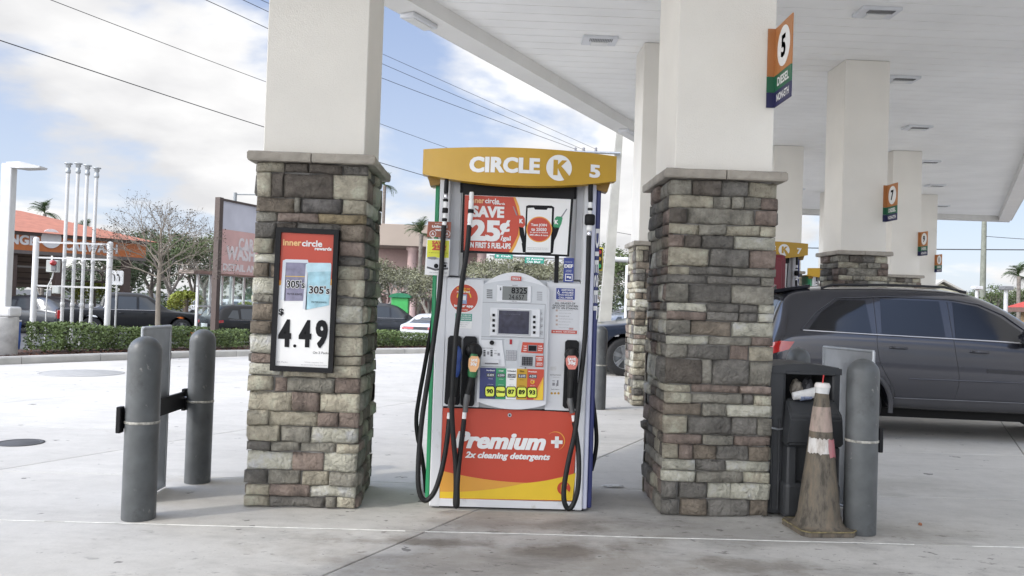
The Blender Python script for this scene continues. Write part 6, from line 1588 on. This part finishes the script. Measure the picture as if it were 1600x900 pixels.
# palms
FR = []
for v in range(2):
    m_ = MB(); rg = random.Random(60+v); n = 16; L_ = 1.15; drop = (.30, .60)[v]
    pts = [Vector((L_*t, 0, .35*math.sin(t*2.2)-drop*t*t)) for t in [i/n for i in range(n+1)]]
    m_.tube(pts, [.018*(1-.8*i/n)+.003 for i in range(n+1)], 4, caps=False)
    for i in range(3, n+1):
        t = i/n; ll = .42*math.sin(math.pi*min(1, t*.8+.15))*rg.uniform(.85,1.1); p = pts[i]
        for s in (-1, 1):
            tip = p+Vector((ll*.75, s*ll*.8, -.18*ll-.10*rg.random())); w = Vector((.035,0,0))
            m_.add([p-w*.5, p+w*.5, tip+w*.15, tip-w*.15], [(0,1,2,3)])
    me = mesh_of(m_, 'frond', fix=False); me.materials.append(leaf_mat('palm_green', (.075,.115,.045))); FR.append(me)
def palm(px, py, Y, s, label, zb=-.6, frn=26):
    c = PY(px, py, Y); r_ = thing('palm_tree', label, 'palm tree', (c.x, Y, zb), 0, local=True)
    m_ = MB(); h = c.z-zb; m_.tube([(0,0,0),(.05,0,h*.3),(.0,0,h*.7),(0,0,h)], [.17*s,.14*s,.12*s,.13*s], 10); part('trunk', m_, BARK, r_)
    rg = random.Random(px)
    for k in range(frn):
        f = bpy.data.objects.new('palm_frond', FR[k % 2]); COL.objects.link(f); f.parent = r_
        f.location = (0,0,h); f.rotation_euler = (0, R(-85+120*((k*.618) % 1)), k*2.4+rg.uniform(-.2,.2)); f.scale = (s*rg.uniform(.8,1.1),)*3
palm(70, 334, 60, .95, 'palm tree rising above the orange car wash roof'); palm(134, 362, 64, .85, 'smaller palm behind the tall white pipes'); palm(-4, 328, 60, 1.0, 'palm at the left edge of the picture')
palm(601, 290, 72, 1.1, 'tall palm top peeking out behind the poster column'); palm(658, 366, 46, .85, 'yellowish palm left of the hanging card signs'); palm(1592, 432, 48, .85, 'palm at the right edge above the red roof')

# ================================================================ LEFT POLES AND PIPES
WPOLE = M('white_painted_steel', (.56,.56,.55), .45, var=.06, scale=4)
YPP = 16.1; b = PY(2, 545, YPP)
c = at(8, YPP, .1); lp_ = thing('light_pole', 'white square light pole on a round concrete base at the left edge', 'light pole', c)
x = c[0]; zt = PY(14, 256, YPP).z
part('concrete_base', MB().lathe([(.30,.05),(.30,.80),(.28,.83),(.001,.83)], x-.06, YPP, 32), M('base_concrete', (.38,.37,.35), .9, var=.25, scale=5, bump=.3), lp_)
part('pole', MB().box(x-.13, x+.07, YPP-.1, YPP+.1, .83, zt, .012), WPOLE, lp_); part('base_cover', MB().box(x-.25, x+.22, YPP-.2, YPP+.2, .83, 1.02, .04), WPOLE, lp_)
m_ = MB(); z = PY(30, 257, YPP).z
m_.add([(x-.05,YPP-.08,z+.03),(x-.05,YPP+.08,z+.03),(x+.62,YPP-.14,z-.035),(x+.62,YPP+.14,z-.035),(x-.05,YPP-.08,z-.07),(x-.05,YPP+.08,z-.07),(x+.60,YPP-.14,z-.07),(x+.60,YPP+.14,z-.07),(x+.25,YPP-.17,z+.035),(x+.25,YPP+.17,z+.035),(x+.25,YPP-.17,z-.09),(x+.25,YPP+.17,z-.09)],
   [(0,8,9,1),(8,2,3,9),(4,5,11,10),(10,11,7,6),(0,4,10,8),(8,10,6,2),(1,9,11,5),(9,3,7,11),(2,6,7,3),(0,1,5,4)]); part('lamp_head', m_, WPOLE, lp_)
for i, (xt, yt, xb) in enumerate(((107,256,96.5),(122.5,256,111.5),(137,259,127),(151.5,263,141.5))):
    Y = 18.3; top = PY(xt, yt, Y); x = top.x
    r_ = thing('vent_pipe', ('first','second','third','fourth')[i]+' from the left of the four tall white vent pipes', 'vent pipe', (top.x, Y, .1), group='tall white vent pipes')
    x = top.x; part('pipe', MB().lathe([(.036,-.6),(.036,top.z-.12)], x, Y, 14), WPOLE, r_)
    for zc_ in (1.05,2.0): part('pipe_joint', MB().lathe([(.034,zc_-.05),(.045,zc_-.04),(.045,zc_+.04),(.034,zc_+.05)], x, Y, 14), WPOLE, r_)
    part('vent_cap', MB().lathe([(.030,top.z-.22),(.052,top.z-.20),(.052,top.z-.13),(.042,top.z-.12),(.042,top.z-.07),(.058,top.z-.06),(.048,top.z-.02),(.085,top.z-.005),(.085,top.z+.015),(.001,top.z+.02)], x, Y, 16), M('cap_aluminium', (.40,.42,.43), .45, metal=.4), r_)
Y = 18.1; a = PY(54, 440, Y); b = PY(170, 440, Y)
rk = thing('pipe_rack', 'white steel rack of two thick posts and thin rails holding the vent pipes', 'pipe rack', (a.x, Y, -.6))
for x, py in ((a.x,371),(b.x,378)):
    z = PY(60 if x == a.x else 172, py, Y).z; part('post', MB().lathe([(.060,-.6),(.060,z-.03),(.045,z),(.001,z+.012)], x, Y, 18), WPOLE, rk)
for py in (380, 404, 448):
    z = PY(110, py, Y).z; part('rail', MB().box(a.x, b.x, Y-.02, Y+.012, z-.018, z+.018), WPOLE, rk)
bx_ = PY(83, 416, Y-.1); al = thing('alarm_box', 'grey electrical box with a red alarm lamp on the pipe rack', 'alarm box', (bx_.x, Y-.1, bx_.z))
part('box', MB().box(bx_.x-.13, bx_.x+.12, Y-.14, Y-.03, bx_.z-.13, bx_.z+.13, .01), M('box_grey', (.42,.44,.42), .5, var=.08), al)
part('sounder', MB().box(bx_.x-.01, bx_.x+.09, Y-.17, Y-.14, bx_.z-.10, bx_.z+.02, .008), M('sounder_grey', (.16,.16,.17), .5), al)
m_ = MB().lathe([(.001,Y-.25),(.035,Y-.24),(.058,Y-.21),(.062,Y-.17),(.06,Y-.14)], bx_.x+.035, bx_.z+.07, 20, axis='y'); part('alarm_lamp', m_, M('alarm_red', (.35,.012,.015), .2, coat=1), al)
m_ = MB().tube([(bx_.x-.0,Y-.08,bx_.z-.13),(bx_.x-.02,Y-.08,bx_.z-.25),(bx_.x-.10,Y-.08,bx_.z-.42),(bx_.x-.115,Y-.08,bx_.z-.6),(bx_.x-.12,Y-.08,-.5)], .014, 8); part('conduit', m_, WPOLE, al)
bx2 = PY(88, 453, Y-.05); eb = thing('junction_box', 'small grey junction box on the lower rail of the pipe rack', 'junction box', (bx2.x, Y-.05, bx2.z)); part('box', MB().box(bx2.x-.07, bx2.x+.09, Y-.1, Y-.02, bx2.z-.08, bx2.z+.08, .008), M('box_grey', (.42,.44,.42)), eb); part('cover', MB().box(bx2.x-.05,bx2.x+.07,Y-.106,Y-.10,bx2.z-.06,bx2.z+.06), M('box_grey', (0,0,0)), eb)
Y = 18.6; v = PY(183, 434, Y); hk = thing('hook_plate', 'white rounded plate with two black hooks right of the pipe rack', 'hook plate', (v.x, Y, .1))
m_ = MB(); w, h = .14, .16; m_.prism([(v.x+w*sx*(1 if abs(q) else 1)-(0), v.z+h*sz) for sx, sz, q in ((-1,-1,0),(.85,-1,0),(1,-.8,0),(1,.8,0),(.8,1,0),(-1,1,0))], Y-.03, Y+.01); part('plate', m_, WHITE2, hk)
for dx_ in (-.055,.045): part('hook', MB().tube([(v.x+dx_-.03,Y-.04,v.z+.08),(v.x+dx_,Y-.045,v.z+.07),(v.x+dx_+.02,Y-.045,v.z),(v.x+dx_+.018,Y-.04,v.z-.07)], .009, 6), INK, hk)
part('stand', MB().lathe([(.02,-.6),(.02,v.z-h)], v.x, Y, 10), WPOLE, hk)
p = at(19, 27); br_ = thing('barrel', 'blue plastic barrel under the left end of the car wash roof', 'barrel', p); part('drum', MB().lathe([(.001,-.6),(.27,-.6),(.29,-.3),(.27,0),(.29,.25),(.26,.32),(.001,.32)], p[0], 27, 20), M('blue_drum', (.02,.08,.32), .4), br_); part('rim', MB().lathe([(.27,.29),(.30,.30),(.30,.33),(.27,.34)], p[0], 27, 20), WPOLE, br_)
ORB = M('orange_plastic', (.62,.15,.02), .5, var=.1)
for k in range(4):
    p = at(246+k*22, 36+k*.9); r_ = thing('traffic_barrier', 'orange plastic water barrier, '+('leftmost','second','third','rightmost')[k]+' of the row behind the black pickup', 'barrier', p, R(12), 'orange water barriers', local=True)
    part('body', MB().prism([(-.55,0),(.55,0),(.55,.9),(.48,1.02),(-.48,1.02),(-.55,.9)], -.14, .14), ORB, r_); part('foot', MB().box(-.56,.56,-.26,.26,0,.22,.04), ORB, r_)
    for sx in (-.3,.3): part('fork_slot', MB().box(sx-.1,sx+.1,-.27,-.262,.03,.12), M('barrier_slot',(.08,.02,.005),.9), r_)

# ================================================================ CAR WASH
A_ = Vector(at(0, 38)); B_ = Vector(at(217, 43)); dF = (A_-B_); dF.z = 0; dF.normalize(); nB = Vector((-dF.y, dF.x, 0)); nB = nB if nB.y > 0 else -nB
cw = thing('car_wash', 'car wash with terracotta roof and orange fascia lettered in white behind the pipes', 'car wash', tuple(B_))
def CW(s, d, z): p = B_+dF*s+nB*d; return Vector((p.x, p.y, z))
def cbox(s0, s1, d0, d1, z0, z1):
    vs = [CW(s,d,z) for s in (s0,s1) for d in (d0,d1) for z in (z0,z1)]; return MB().add(vs, [(0,1,3,2),(4,6,7,5),(0,4,5,1),(2,3,7,6),(0,2,6,4),(1,5,7,3)])
def PV(px, py):
    d = ray(px, py); m = nB; t = (B_-EYE).dot(m)/d.dot(m); p = EYE+d*t; return (p-B_).dot(dF), p.z
zFb = PV(200,402)[1]; zFt = PV(200,380.5)[1]; LEN = 17
part('fascia', cbox(-.1, LEN, -.3, 0, zFb, zFt), M('orange_fascia', (.50,.155,.045), .5, var=.08), cw)
part('fascia_trim', cbox(-.15, LEN, -.36, .05, zFt+.005, zFt+.14), M('grey_brown_trim', (.15,.13,.12), .6), cw)
part('soffit_edge', cbox(-.1, LEN, -.33, .0, zFb-.16, zFb-.004), M('grey_brown_trim', (.15,.13,.12)), cw)
m_ = MB(); zr = zFt+1.45; m_.add([CW(-.5,-.7,zFt+.14),CW(LEN,-.7,zFt+.14),CW(LEN,9,zFt+.14),CW(-.5,9,zFt+.14),CW(4.2,4,zr),CW(LEN,4,zr)], [(0,1,5,4),(1,2,5),(2,3,4,5),(3,0,4),(0,3,2,1)])
part('roof', m_, M('terracotta_roof', (.42,.16,.10), .7, var=.15, scale=3), cw)
BRN = M('brown_post', (.085,.06,.05), .6); s1 = PV(196,440)[0]; s2 = PV(90,440)[0]; s3 = PV(17,440)[0]
for s in (s1, s2, s3, s3+5.5): part('column', cbox(s-.18, s+.18, -.15, .2, -.6, zFb-.1), BRN, cw)
part('back_wall', cbox(1.6, LEN, 6.5, 6.8, 1.4, zFb+.3), M('taupe_wall', (.24,.195,.165), .8, var=.15, scale=1), cw)
part('side_wall', cbox(s3+1.5, LEN, 5.9, 6.4, -.6, zFb), M('taupe_wall', (0,0,0)), cw)
for z in (2.35, 1.75): part('vacuum_rail', cbox(.6, LEN, 2.0, 2.12, z, z+.09), WPOLE if z > 2 else BRN, cw)
for k in range(7): part('vacuum_arm', MB().tube([CW(1.2+k*2, 2.0, 2.35), CW(1.3+k*2, 1.3, 2.15), CW(1.5+k*2, .8, 1.4)], .03, 6), BRN, cw)
for k in range(6): part('shelf_line', cbox(1.7, LEN, 6.40, 6.49, 1.6+k*.28, 1.64+k*.28), BRN, cw)
fC = lambda s, z, d: CW(s, -.302-d, z)
def cwt(s_, x0, x1, y0, y1, mat=WHITE2, **k):
    a = PV(x0, (y0+y1)/2); b = PV(x1, (y0+y1)/2); c_ = PV((x0+x1)/2, y0); e_ = PV((x0+x1)/2, y1); m_ = MB()
    vs, fs = glyphs(s_, k.get('bold',.05), 0, 1.0, 1.0); sm_ = (a[0]+b[0])/2; w_ = abs(a[0]-b[0]); h_ = abs(c_[1]-e_[1]); zc_ = (a[1]+b[1])/2
    m_.add([fC(sm_-u*w_, zc_+v*h_, .02+q*.001) for u, v, q in vs], fs); part('lettering', m_, mat, cw, fix=False)
cwt('ORANGE', -38, 52, 365.5, 381); cwt('CARWASH', 95, 179, 379, 394)
s_, z_ = PV(75, 373); r = .45
m_ = MB(); m_.add([fC(s_+r*math.cos(a*math.pi/16), z_+r*math.sin(a*math.pi/16), q) for q in (.06,-.0) for a in range(32)], [tuple(range(32))]+[(i,(i+1)%32,(i+1)%32+32,i+32) for i in range(32)]); part('round_sign', m_, WHITE2, cw)
cwt('ORANGE', 66, 84, 366, 369, M('pale_orange_ink2', (0,0,0)), bold=.02)
# faded sign and glass front
r_ = thing('sign_panel', 'faded red and white car wash detail sign on a brown post beside the poster column', 'sign', at(336, 32))
SA = Vector(at(340, 32)); SB = Vector(at(440, 36)); dS = (SB-SA); dS.z = 0; SL = dS.length; dS.normalize(); nS = Vector((dS.y, -dS.x, 0))
def SS(s, z, d=0): p = SA+dS*s+nS*d; return Vector((p.x, p.y, z))
zt_, zm_, zb_ = PY(340,313,32).z, PY(340,357,32).z, PY(341,427,32).z
def sbox(s0,s1,z0,z1,d0,d1): return MB().add([SS(s,z,d) for s in (s0,s1) for d in (d0,d1) for z in (z0,z1)], [(0,1,3,2),(4,6,7,5),(0,4,5,1),(2,3,7,6),(0,2,6,4),(1,5,7,3)])
part('upper_sheet', sbox(0, SL, zm_, zt_, -.05, .03), M('faded_white_sheet', (.62,.61,.66), .6, var=.1, scale=1), r_)
part('lower_sheet', sbox(0, SL, zb_, zm_-.003, -.05, .031), M('faded_red_sheet', (.68,.42,.38), .6, var=.12, scale=1), r_)
part('frame', sbox(0, SL, zt_, zt_+.08, -.1, .08), BRN, r_); part('post', sbox(-.22, -.003, -.6, zt_+.1, -.12, .1), BRN, r_); part('post', sbox(SL, SL+.2, -.6, zt_+.1, -.12, .1), BRN, r_)
for (s_, a, b, z0, z1) in (('CAR', 1.1, 2.1, zm_-.75, zm_-.25),('WASH', .35, 2.2, zb_+.55, zb_+1.1),('DETAIL AND', .2, 2.6, zb_+.12, zb_+.40)):
    vs, fs = glyphs(s_, .05, 0, 1, 1); m_ = MB(); m_.add([SS((a+b)/2+u*(b-a), (z0+z1)/2+v*(z1-z0), .034+q*.001) for u, v, q in vs], fs); part('lettering', m_, M('faded_letter', (.78,.70,.68), .6, var=.05), r_, fix=False)
r_ = thing('glass_front', 'white framed glass front under the faded car wash sign', 'building', at(345, 34))
for k in range(6):
    s0 = .1+k*.72; part('mullion', sbox(s0, s0+.07, -.6, zb_-.02, -1.1, -1.0), WPOLE, r_)
    part('pane', sbox(s0+.075, s0+.715, -.55, zb_-.05, -1.06, -1.05), M('shop_glass', (.80,.88,.86), .02, var=0, spec=.4, trans=.95), r_)
for z in (zb_-.06, .85, -.58): part('transom', sbox(.1, 4.4, z, z+.07, -1.0, -.97), WPOLE, r_)
part('roof', sbox(-.3, 5, zb_-.04, zb_+.1, -1.6, -.9), M('taupe_wall', (0,0,0)), r_)
r_ = thing('thin_mast', 'thin grey mast with a short arm behind the faded sign', 'mast', at(367, 50)); p = PY(367.5, 301, 50); part('mast_pole', MB().lathe([(.14,-.6),(.11,p.z)], p.x, 50, 10), M('mast_grey',(.30,.32,.32),.5), r_); part('arm', MB().tube([(p.x,50,p.z-.1),(p.x+2.2,50,p.z-.05)], .04, 6), M('mast_grey',(0,0,0)), r_)

# ================================================================ STREET BEYOND THE PUMP
PLZ = M('beige_plaza_stucco', (.40,.33,.27), .85, var=.06, scale=.5); PNK = M('pink_plaza_stucco', (.50,.36,.33), .85, var=.05)
Y = 60.0; xa = PY(560,400,Y).x; xb = PY(760,400,Y).x; z1 = PY(620,353,Y).z; z0 = PY(620,386,Y).z
pz = thing('plaza_building', 'beige flat-topped plaza building with thick round columns, left of the pump', 'building', (xa, Y, -.6))
part('parapet', MB().box(xa, xb, Y-1.5, Y+3, z0, z1, .03), PLZ, pz); part('wall', MB().box(xa+.5, xb-.5, Y+2.2, Y+12, -.6, z0-.01), PNK, pz)
for px in (645, 712, 752): x = PY(px,430,Y).x; part('column', MB().lathe([(.42,-.6),(.42,.1),(.34,.15),(.34,z0-.3),(.46,z0-.2),(.46,z0)], x, Y-.8, 20), PNK, pz)
for k in range(8):
    x = xa+.9+k*1.15
    part('window', MB().box(x, x+.8, Y+2.15, Y+2.19, 2.6, 3.6), M('plaza_glass', (.30,.26,.27), .2, var=.1), pz)
    part('shopfront', MB().box(x-.1, x+.9, Y+2.14, Y+2.19, -.5, 1.7), M('shop_dark', (.07,.035,.03), .4, var=.3, scale=2), pz)
Y = 40; c = at(626, Y); ks = thing('green_kiosk', 'small bright green kiosk with a darker domed roof behind the grey pickup', 'kiosk', c)
z1 = PY(626,458,Y).z; zm = PY(626,465,Y).z; w = .40; KG = M('bright_green_plastic', (.06,.42,.10), .45, var=.08)
part('body', MB().box(c[0]-w, c[0]+w, Y-.4, Y+.4, -.6, zm, .03), KG, ks); part('window', MB().box(c[0]-.08, c[0]+.12, Y-.41, Y-.401, .25, .65), INK, ks)
m_ = MB(); m_.prism([(c[0]+math.cos(math.pi*k/12)*(w+.12), zm+(z1-zm)*math.sin(math.pi*k/12)) for k in range(13)], Y-.5, Y+.5); part('roof', m_, M('dark_green_roof', (.02,.20,.09), .5), ks)
# leaning concrete utility pole
CONP = M('weathered_pole_concrete', (.36,.352,.315), .85, var=.15, scale=2, bump=.2)
Y = 27.0; a = PY(943, 512, Y); b = PY(969, 196, Y)
up = thing('utility_pole', 'pale tapered concrete utility pole leaning behind the right edge of the pump', 'utility pole', (a.x, Y, -.6))
n0, n1 = .21, .10; bot = a+(a-b).normalized()*.9; d1 = Vector((1,0,0))
vs = [(bot.x-n0,Y-n0,-.6),(bot.x+n0,Y-n0,-.6),(bot.x+n0,Y+n0,-.6),(bot.x-n0,Y+n0,-.6),(b.x-n1,Y-n1,b.z),(b.x+n1,Y-n1,b.z),(b.x+n1,Y+n1,b.z),(b.x-n1,Y+n1,b.z)]
part('pole', MB().add(vs, [(3,2,1,0),(4,5,6,7),(0,1,5,4),(1,2,6,5),(2,3,7,6),(3,0,4,7)]), CONP, up)
ea = PY(888, 236.5, Y-.2); eb_ = PY(969, 239.5, Y-.2); part('crossarm', MB().tube([ea, eb_], .045, 8), STEEL, up)
for px in (899, 912, 931): p = PY(px, 237, Y-.2); part('insulator', MB().lathe([(.03,p.z),(.05,p.z+.04),(.03,p.z+.07),(.05,p.z+.10),(.02,p.z+.14),(.001,p.z+.15)], p.x, Y-.2, 10), M('insulator_grey',(.22,.22,.24),.4), up)
WIRE = M('black_cable', (.03,.03,.035), .6, var=0)
def wire(label, pts, r):
    q = spline([PY(x, y, Y) for x, y, Y in pts], 8); m_ = MB().tube(q, r*.62, 5); return props(part('overhead_wire', m_, WIRE), label, 'wire', 'overhead wires')
wire('thick dark wire crossing the left sky from edge to topper', [(-160,9,13),(0,63,15),(410,197.5,21),(665,275,26),(800,312,30)], .016)
wire('second wire from the left, entering at the top above the flat clouds', [(-60,-56,13),(80,0,15),(412,126.5,21),(690,228,27),(830,276,31)], .011)
wire('lowest of the three thin wires sloping down to the pole insulators', [(200,-56,13),(322,0,15),(597,122,20),(899,233,26.8)], .011)
wire('middle of the three thin wires sloping down to the pole insulators', [(260,-56,13),(380,0,15),(597,99.5,20),(912,234,26.8)], .010)
wire('highest of the three thin wires sloping down to the pole insulators', [(300,-50,13),(415,3,15),(597,84,20),(931,233,26.8)], .009)
wire('nearly level dark wire at far right under the canopy end', [(1100,384,60),(1300,388,55),(1535,390,50),(1800,391,45)], .055)
wire('thin wire running right from the top of the right-hand pole', [(1537,369,50),(1600,373.5,48),(1750,382,45)], .03)
wire('short piece of wire between the leaning pole and the stone column', [(958,361,27),(985,366.5,30),(1100,385,40)], .015)
Y = 36.0; a = PY(765, 398, Y); b = PY(1003, 407, Y); ms = thing('signal_mast', 'pale traffic signal mast arm running level behind the pump', 'signal mast', (b.x, Y, -.6))
part('mast_arm', MB().tube([(a.x,Y,a.z),(b.x,Y,a.z-.02)], [.07,.12], 10), WPOLE, ms); part('mast_post', MB().lathe([(.16,-.6),(.13,a.z+.3)], b.x, Y, 14), WPOLE, ms)
SGR = M('street_sign_green', (.03,.28,.20), .4, var=.05)
for (px0, px1, py0, py1, t1, t2, lab) in ((820,850,402,411.5,'N Access','Oak Blvd','green street sign with two white lines hanging from the mast arm, seen through the pump'),(773,801,397.5,404,'E Oak','Lane','smaller green street sign further left on the mast arm')):
    m_ = MB(); PR(m_, px0,py0,px1,py1, Y-.15, .02); g_ = thing('street_sign', lab, 'street sign', tuple(PY(px0,py0,Y-.15))); part('plate', m_, SGR, g_)
    PT('lettering', t1, px0+3,py0+1.2,px1-2,py0+4.2, Y-.18, WHITE2, g_, bold=.03); PT('lettering', t2, px0+3,py0+5.4,px1-6,py1-.8, Y-.18, WHITE2, g_, bold=.03)
p = PY(935.5, 405, Y-.2); tl_ = thing('traffic_light', 'black traffic light with a yellow border just right of the pump', 'traffic light', tuple(p))
part('backplate', MB().box(p.x-.17, p.x+.17, Y-.24, Y-.2, p.z-.5, p.z+.5), M('signal_yellow', (.60,.50,.03), .5), tl_); part('housing', MB().box(p.x-.12, p.x+.12, Y-.4, Y-.241, p.z-.45, p.z+.45, .02), INK, tl_)
for k in range(3): part('lens', MB().disc(p.x, p.z+.3-.3*k, .09, Y-.41, Y-.4, 14), M(('lens_red','lens_amber','lens_green')[k], ((.25,.01,.01),(.25,.15,.01),(.01,.2,.05))[k], .3), tl_)
p = at(925, 30, -.02)
wp = thing('white_post', 'thin white post just left of the pale stone column', 'post', at(979, 20, 0)); q = PY(981, 415, 20); part('shaft', MB().lathe([(.055,0),(.055,q.z),(.001,q.z+.02)], q.x, 20, 12), WPOLE, wp); part('base_collar', MB().lathe([(.055,.0),(.09,.0),(.09,.03),(.055,.05)], q.x, 20, 12), WPOLE, wp)

# ================================================================ FAR RIGHT
Y = 50; t = PY(1534.5, 341, Y); r_ = thing('utility_pole', 'grey-green wooden utility pole standing behind the SUV at right', 'utility pole', (t.x, Y, -.6)); part('pole', MB().lathe([(.20,-.6),(.14,t.z-.5),(.13,t.z)], PY(1536,430,Y).x, Y, 12), M('old_wood_pole', (.20,.21,.17), .9, var=.2, scale=3), r_)
part('pole_top_pin', MB().tube([(t.x-.02,Y,t.z),(t.x-.1,Y,t.z+.6)], .05, 6), STEEL, r_); part('insulator', MB().lathe([(.04,t.z-.1),(.09,t.z-.05),(.05,t.z+.02),(.09,t.z+.06),(.01,t.z+.12)], t.x+.12, Y, 10), M('insulator_grey',(0,0,0)), r_)
Y = 60; pk_ = PY(1470, 440, Y); e0 = PY(1440, 458, Y); e1 = PY(1508, 459, Y); hs = thing('house', 'cream house with a pale gable roof behind the SUV roof', 'house', (pk_.x, Y, -.6)); CRH = M('cream_siding', (.60,.57,.44), .7, var=.05)
part('wall', MB().prism([(e0.x+.3,-.6),(e1.x-.3,-.6),(e1.x-.3,e1.z),(pk_.x,pk_.z-.12),(e0.x+.3,e0.z)], Y, Y+9), CRH, hs)
part('roof', MB().prism([(e0.x,e0.z-.05),(pk_.x,pk_.z),(e1.x,e1.z-.05),(e1.x,e1.z+.1),(pk_.x,pk_.z+.15),(e0.x,e0.z+.1)], Y-.4, Y+9.4), M('pale_roof', (.42,.40,.36), .8), hs)
part('window', MB().box(pk_.x-.5, pk_.x+.5, Y-.03, Y-.001, .9, 2.1), M('plaza_glass', (0,0,0)), hs)
Y = 36; q0 = PY(1574, 482, Y); q1 = PY(1600, 461, Y); rr2 = thing('red_roofed_building', 'red metal hip roof with a brown edge at the far right', 'building', (q0.x, Y, -.6))
m_ = MB(); x0, z0_, zr = q0.x+3.0, q0.z+.13, q1.z+.25; m_.add([(x0,Y,z0_),(x0+8,Y,z0_),(x0+8,Y+5,z0_),(x0,Y+5,z0_),(x0+1.6,Y+2.5,zr+.25),(x0+6.4,Y+2.5,zr+.25)], [(0,1,5,4),(1,2,5),(2,3,4,5),(3,0,4),(3,2,1,0)]); part('roof', m_, M('red_metal_roof', (.42,.05,.035), .5, var=.1), rr2)
part('fascia', MB().box(x0, x0+8, Y-.02, Y+5.02, z0_-.22, z0_-.003), M('roof_edge_brown', (.17,.10,.08), .6), rr2); part('wall', MB().box(x0+.5, x0+7.5, Y+.6, Y+4.5, -.6, z0_-.22), M('ochre_brick', (.35,.24,.13), .85, var=.3, scale=6), rr2)
part('window', MB().box(x0+1.2, x0+2.4, Y+.56, Y+.599, .2, 1.1), M('plaza_glass', (0,0,0)), rr2)
for px, py0, Y, lab in ((1526.5, 447, 40, 'white lamp post with a square head left of the right-hand utility pole'),(1572, 447, 34, 'white lamp post with a dark flat head left of the red roof')):
    p = PY(px, py0, Y); r_ = thing('lamp_post', lab, 'lamp post', (p.x, Y, -.6)); part('post', MB().lathe([(.09,-.6),(.08,p.z-.05)], p.x, Y, 12), WPOLE, r_)
    part('lamp_head', MB().box(p.x-.2, p.x+.2, Y-.2, Y+.2, p.z-.16, p.z, .02), WPOLE if px < 1550 else M('head_grey', (.2,.2,.2), .5), r_)
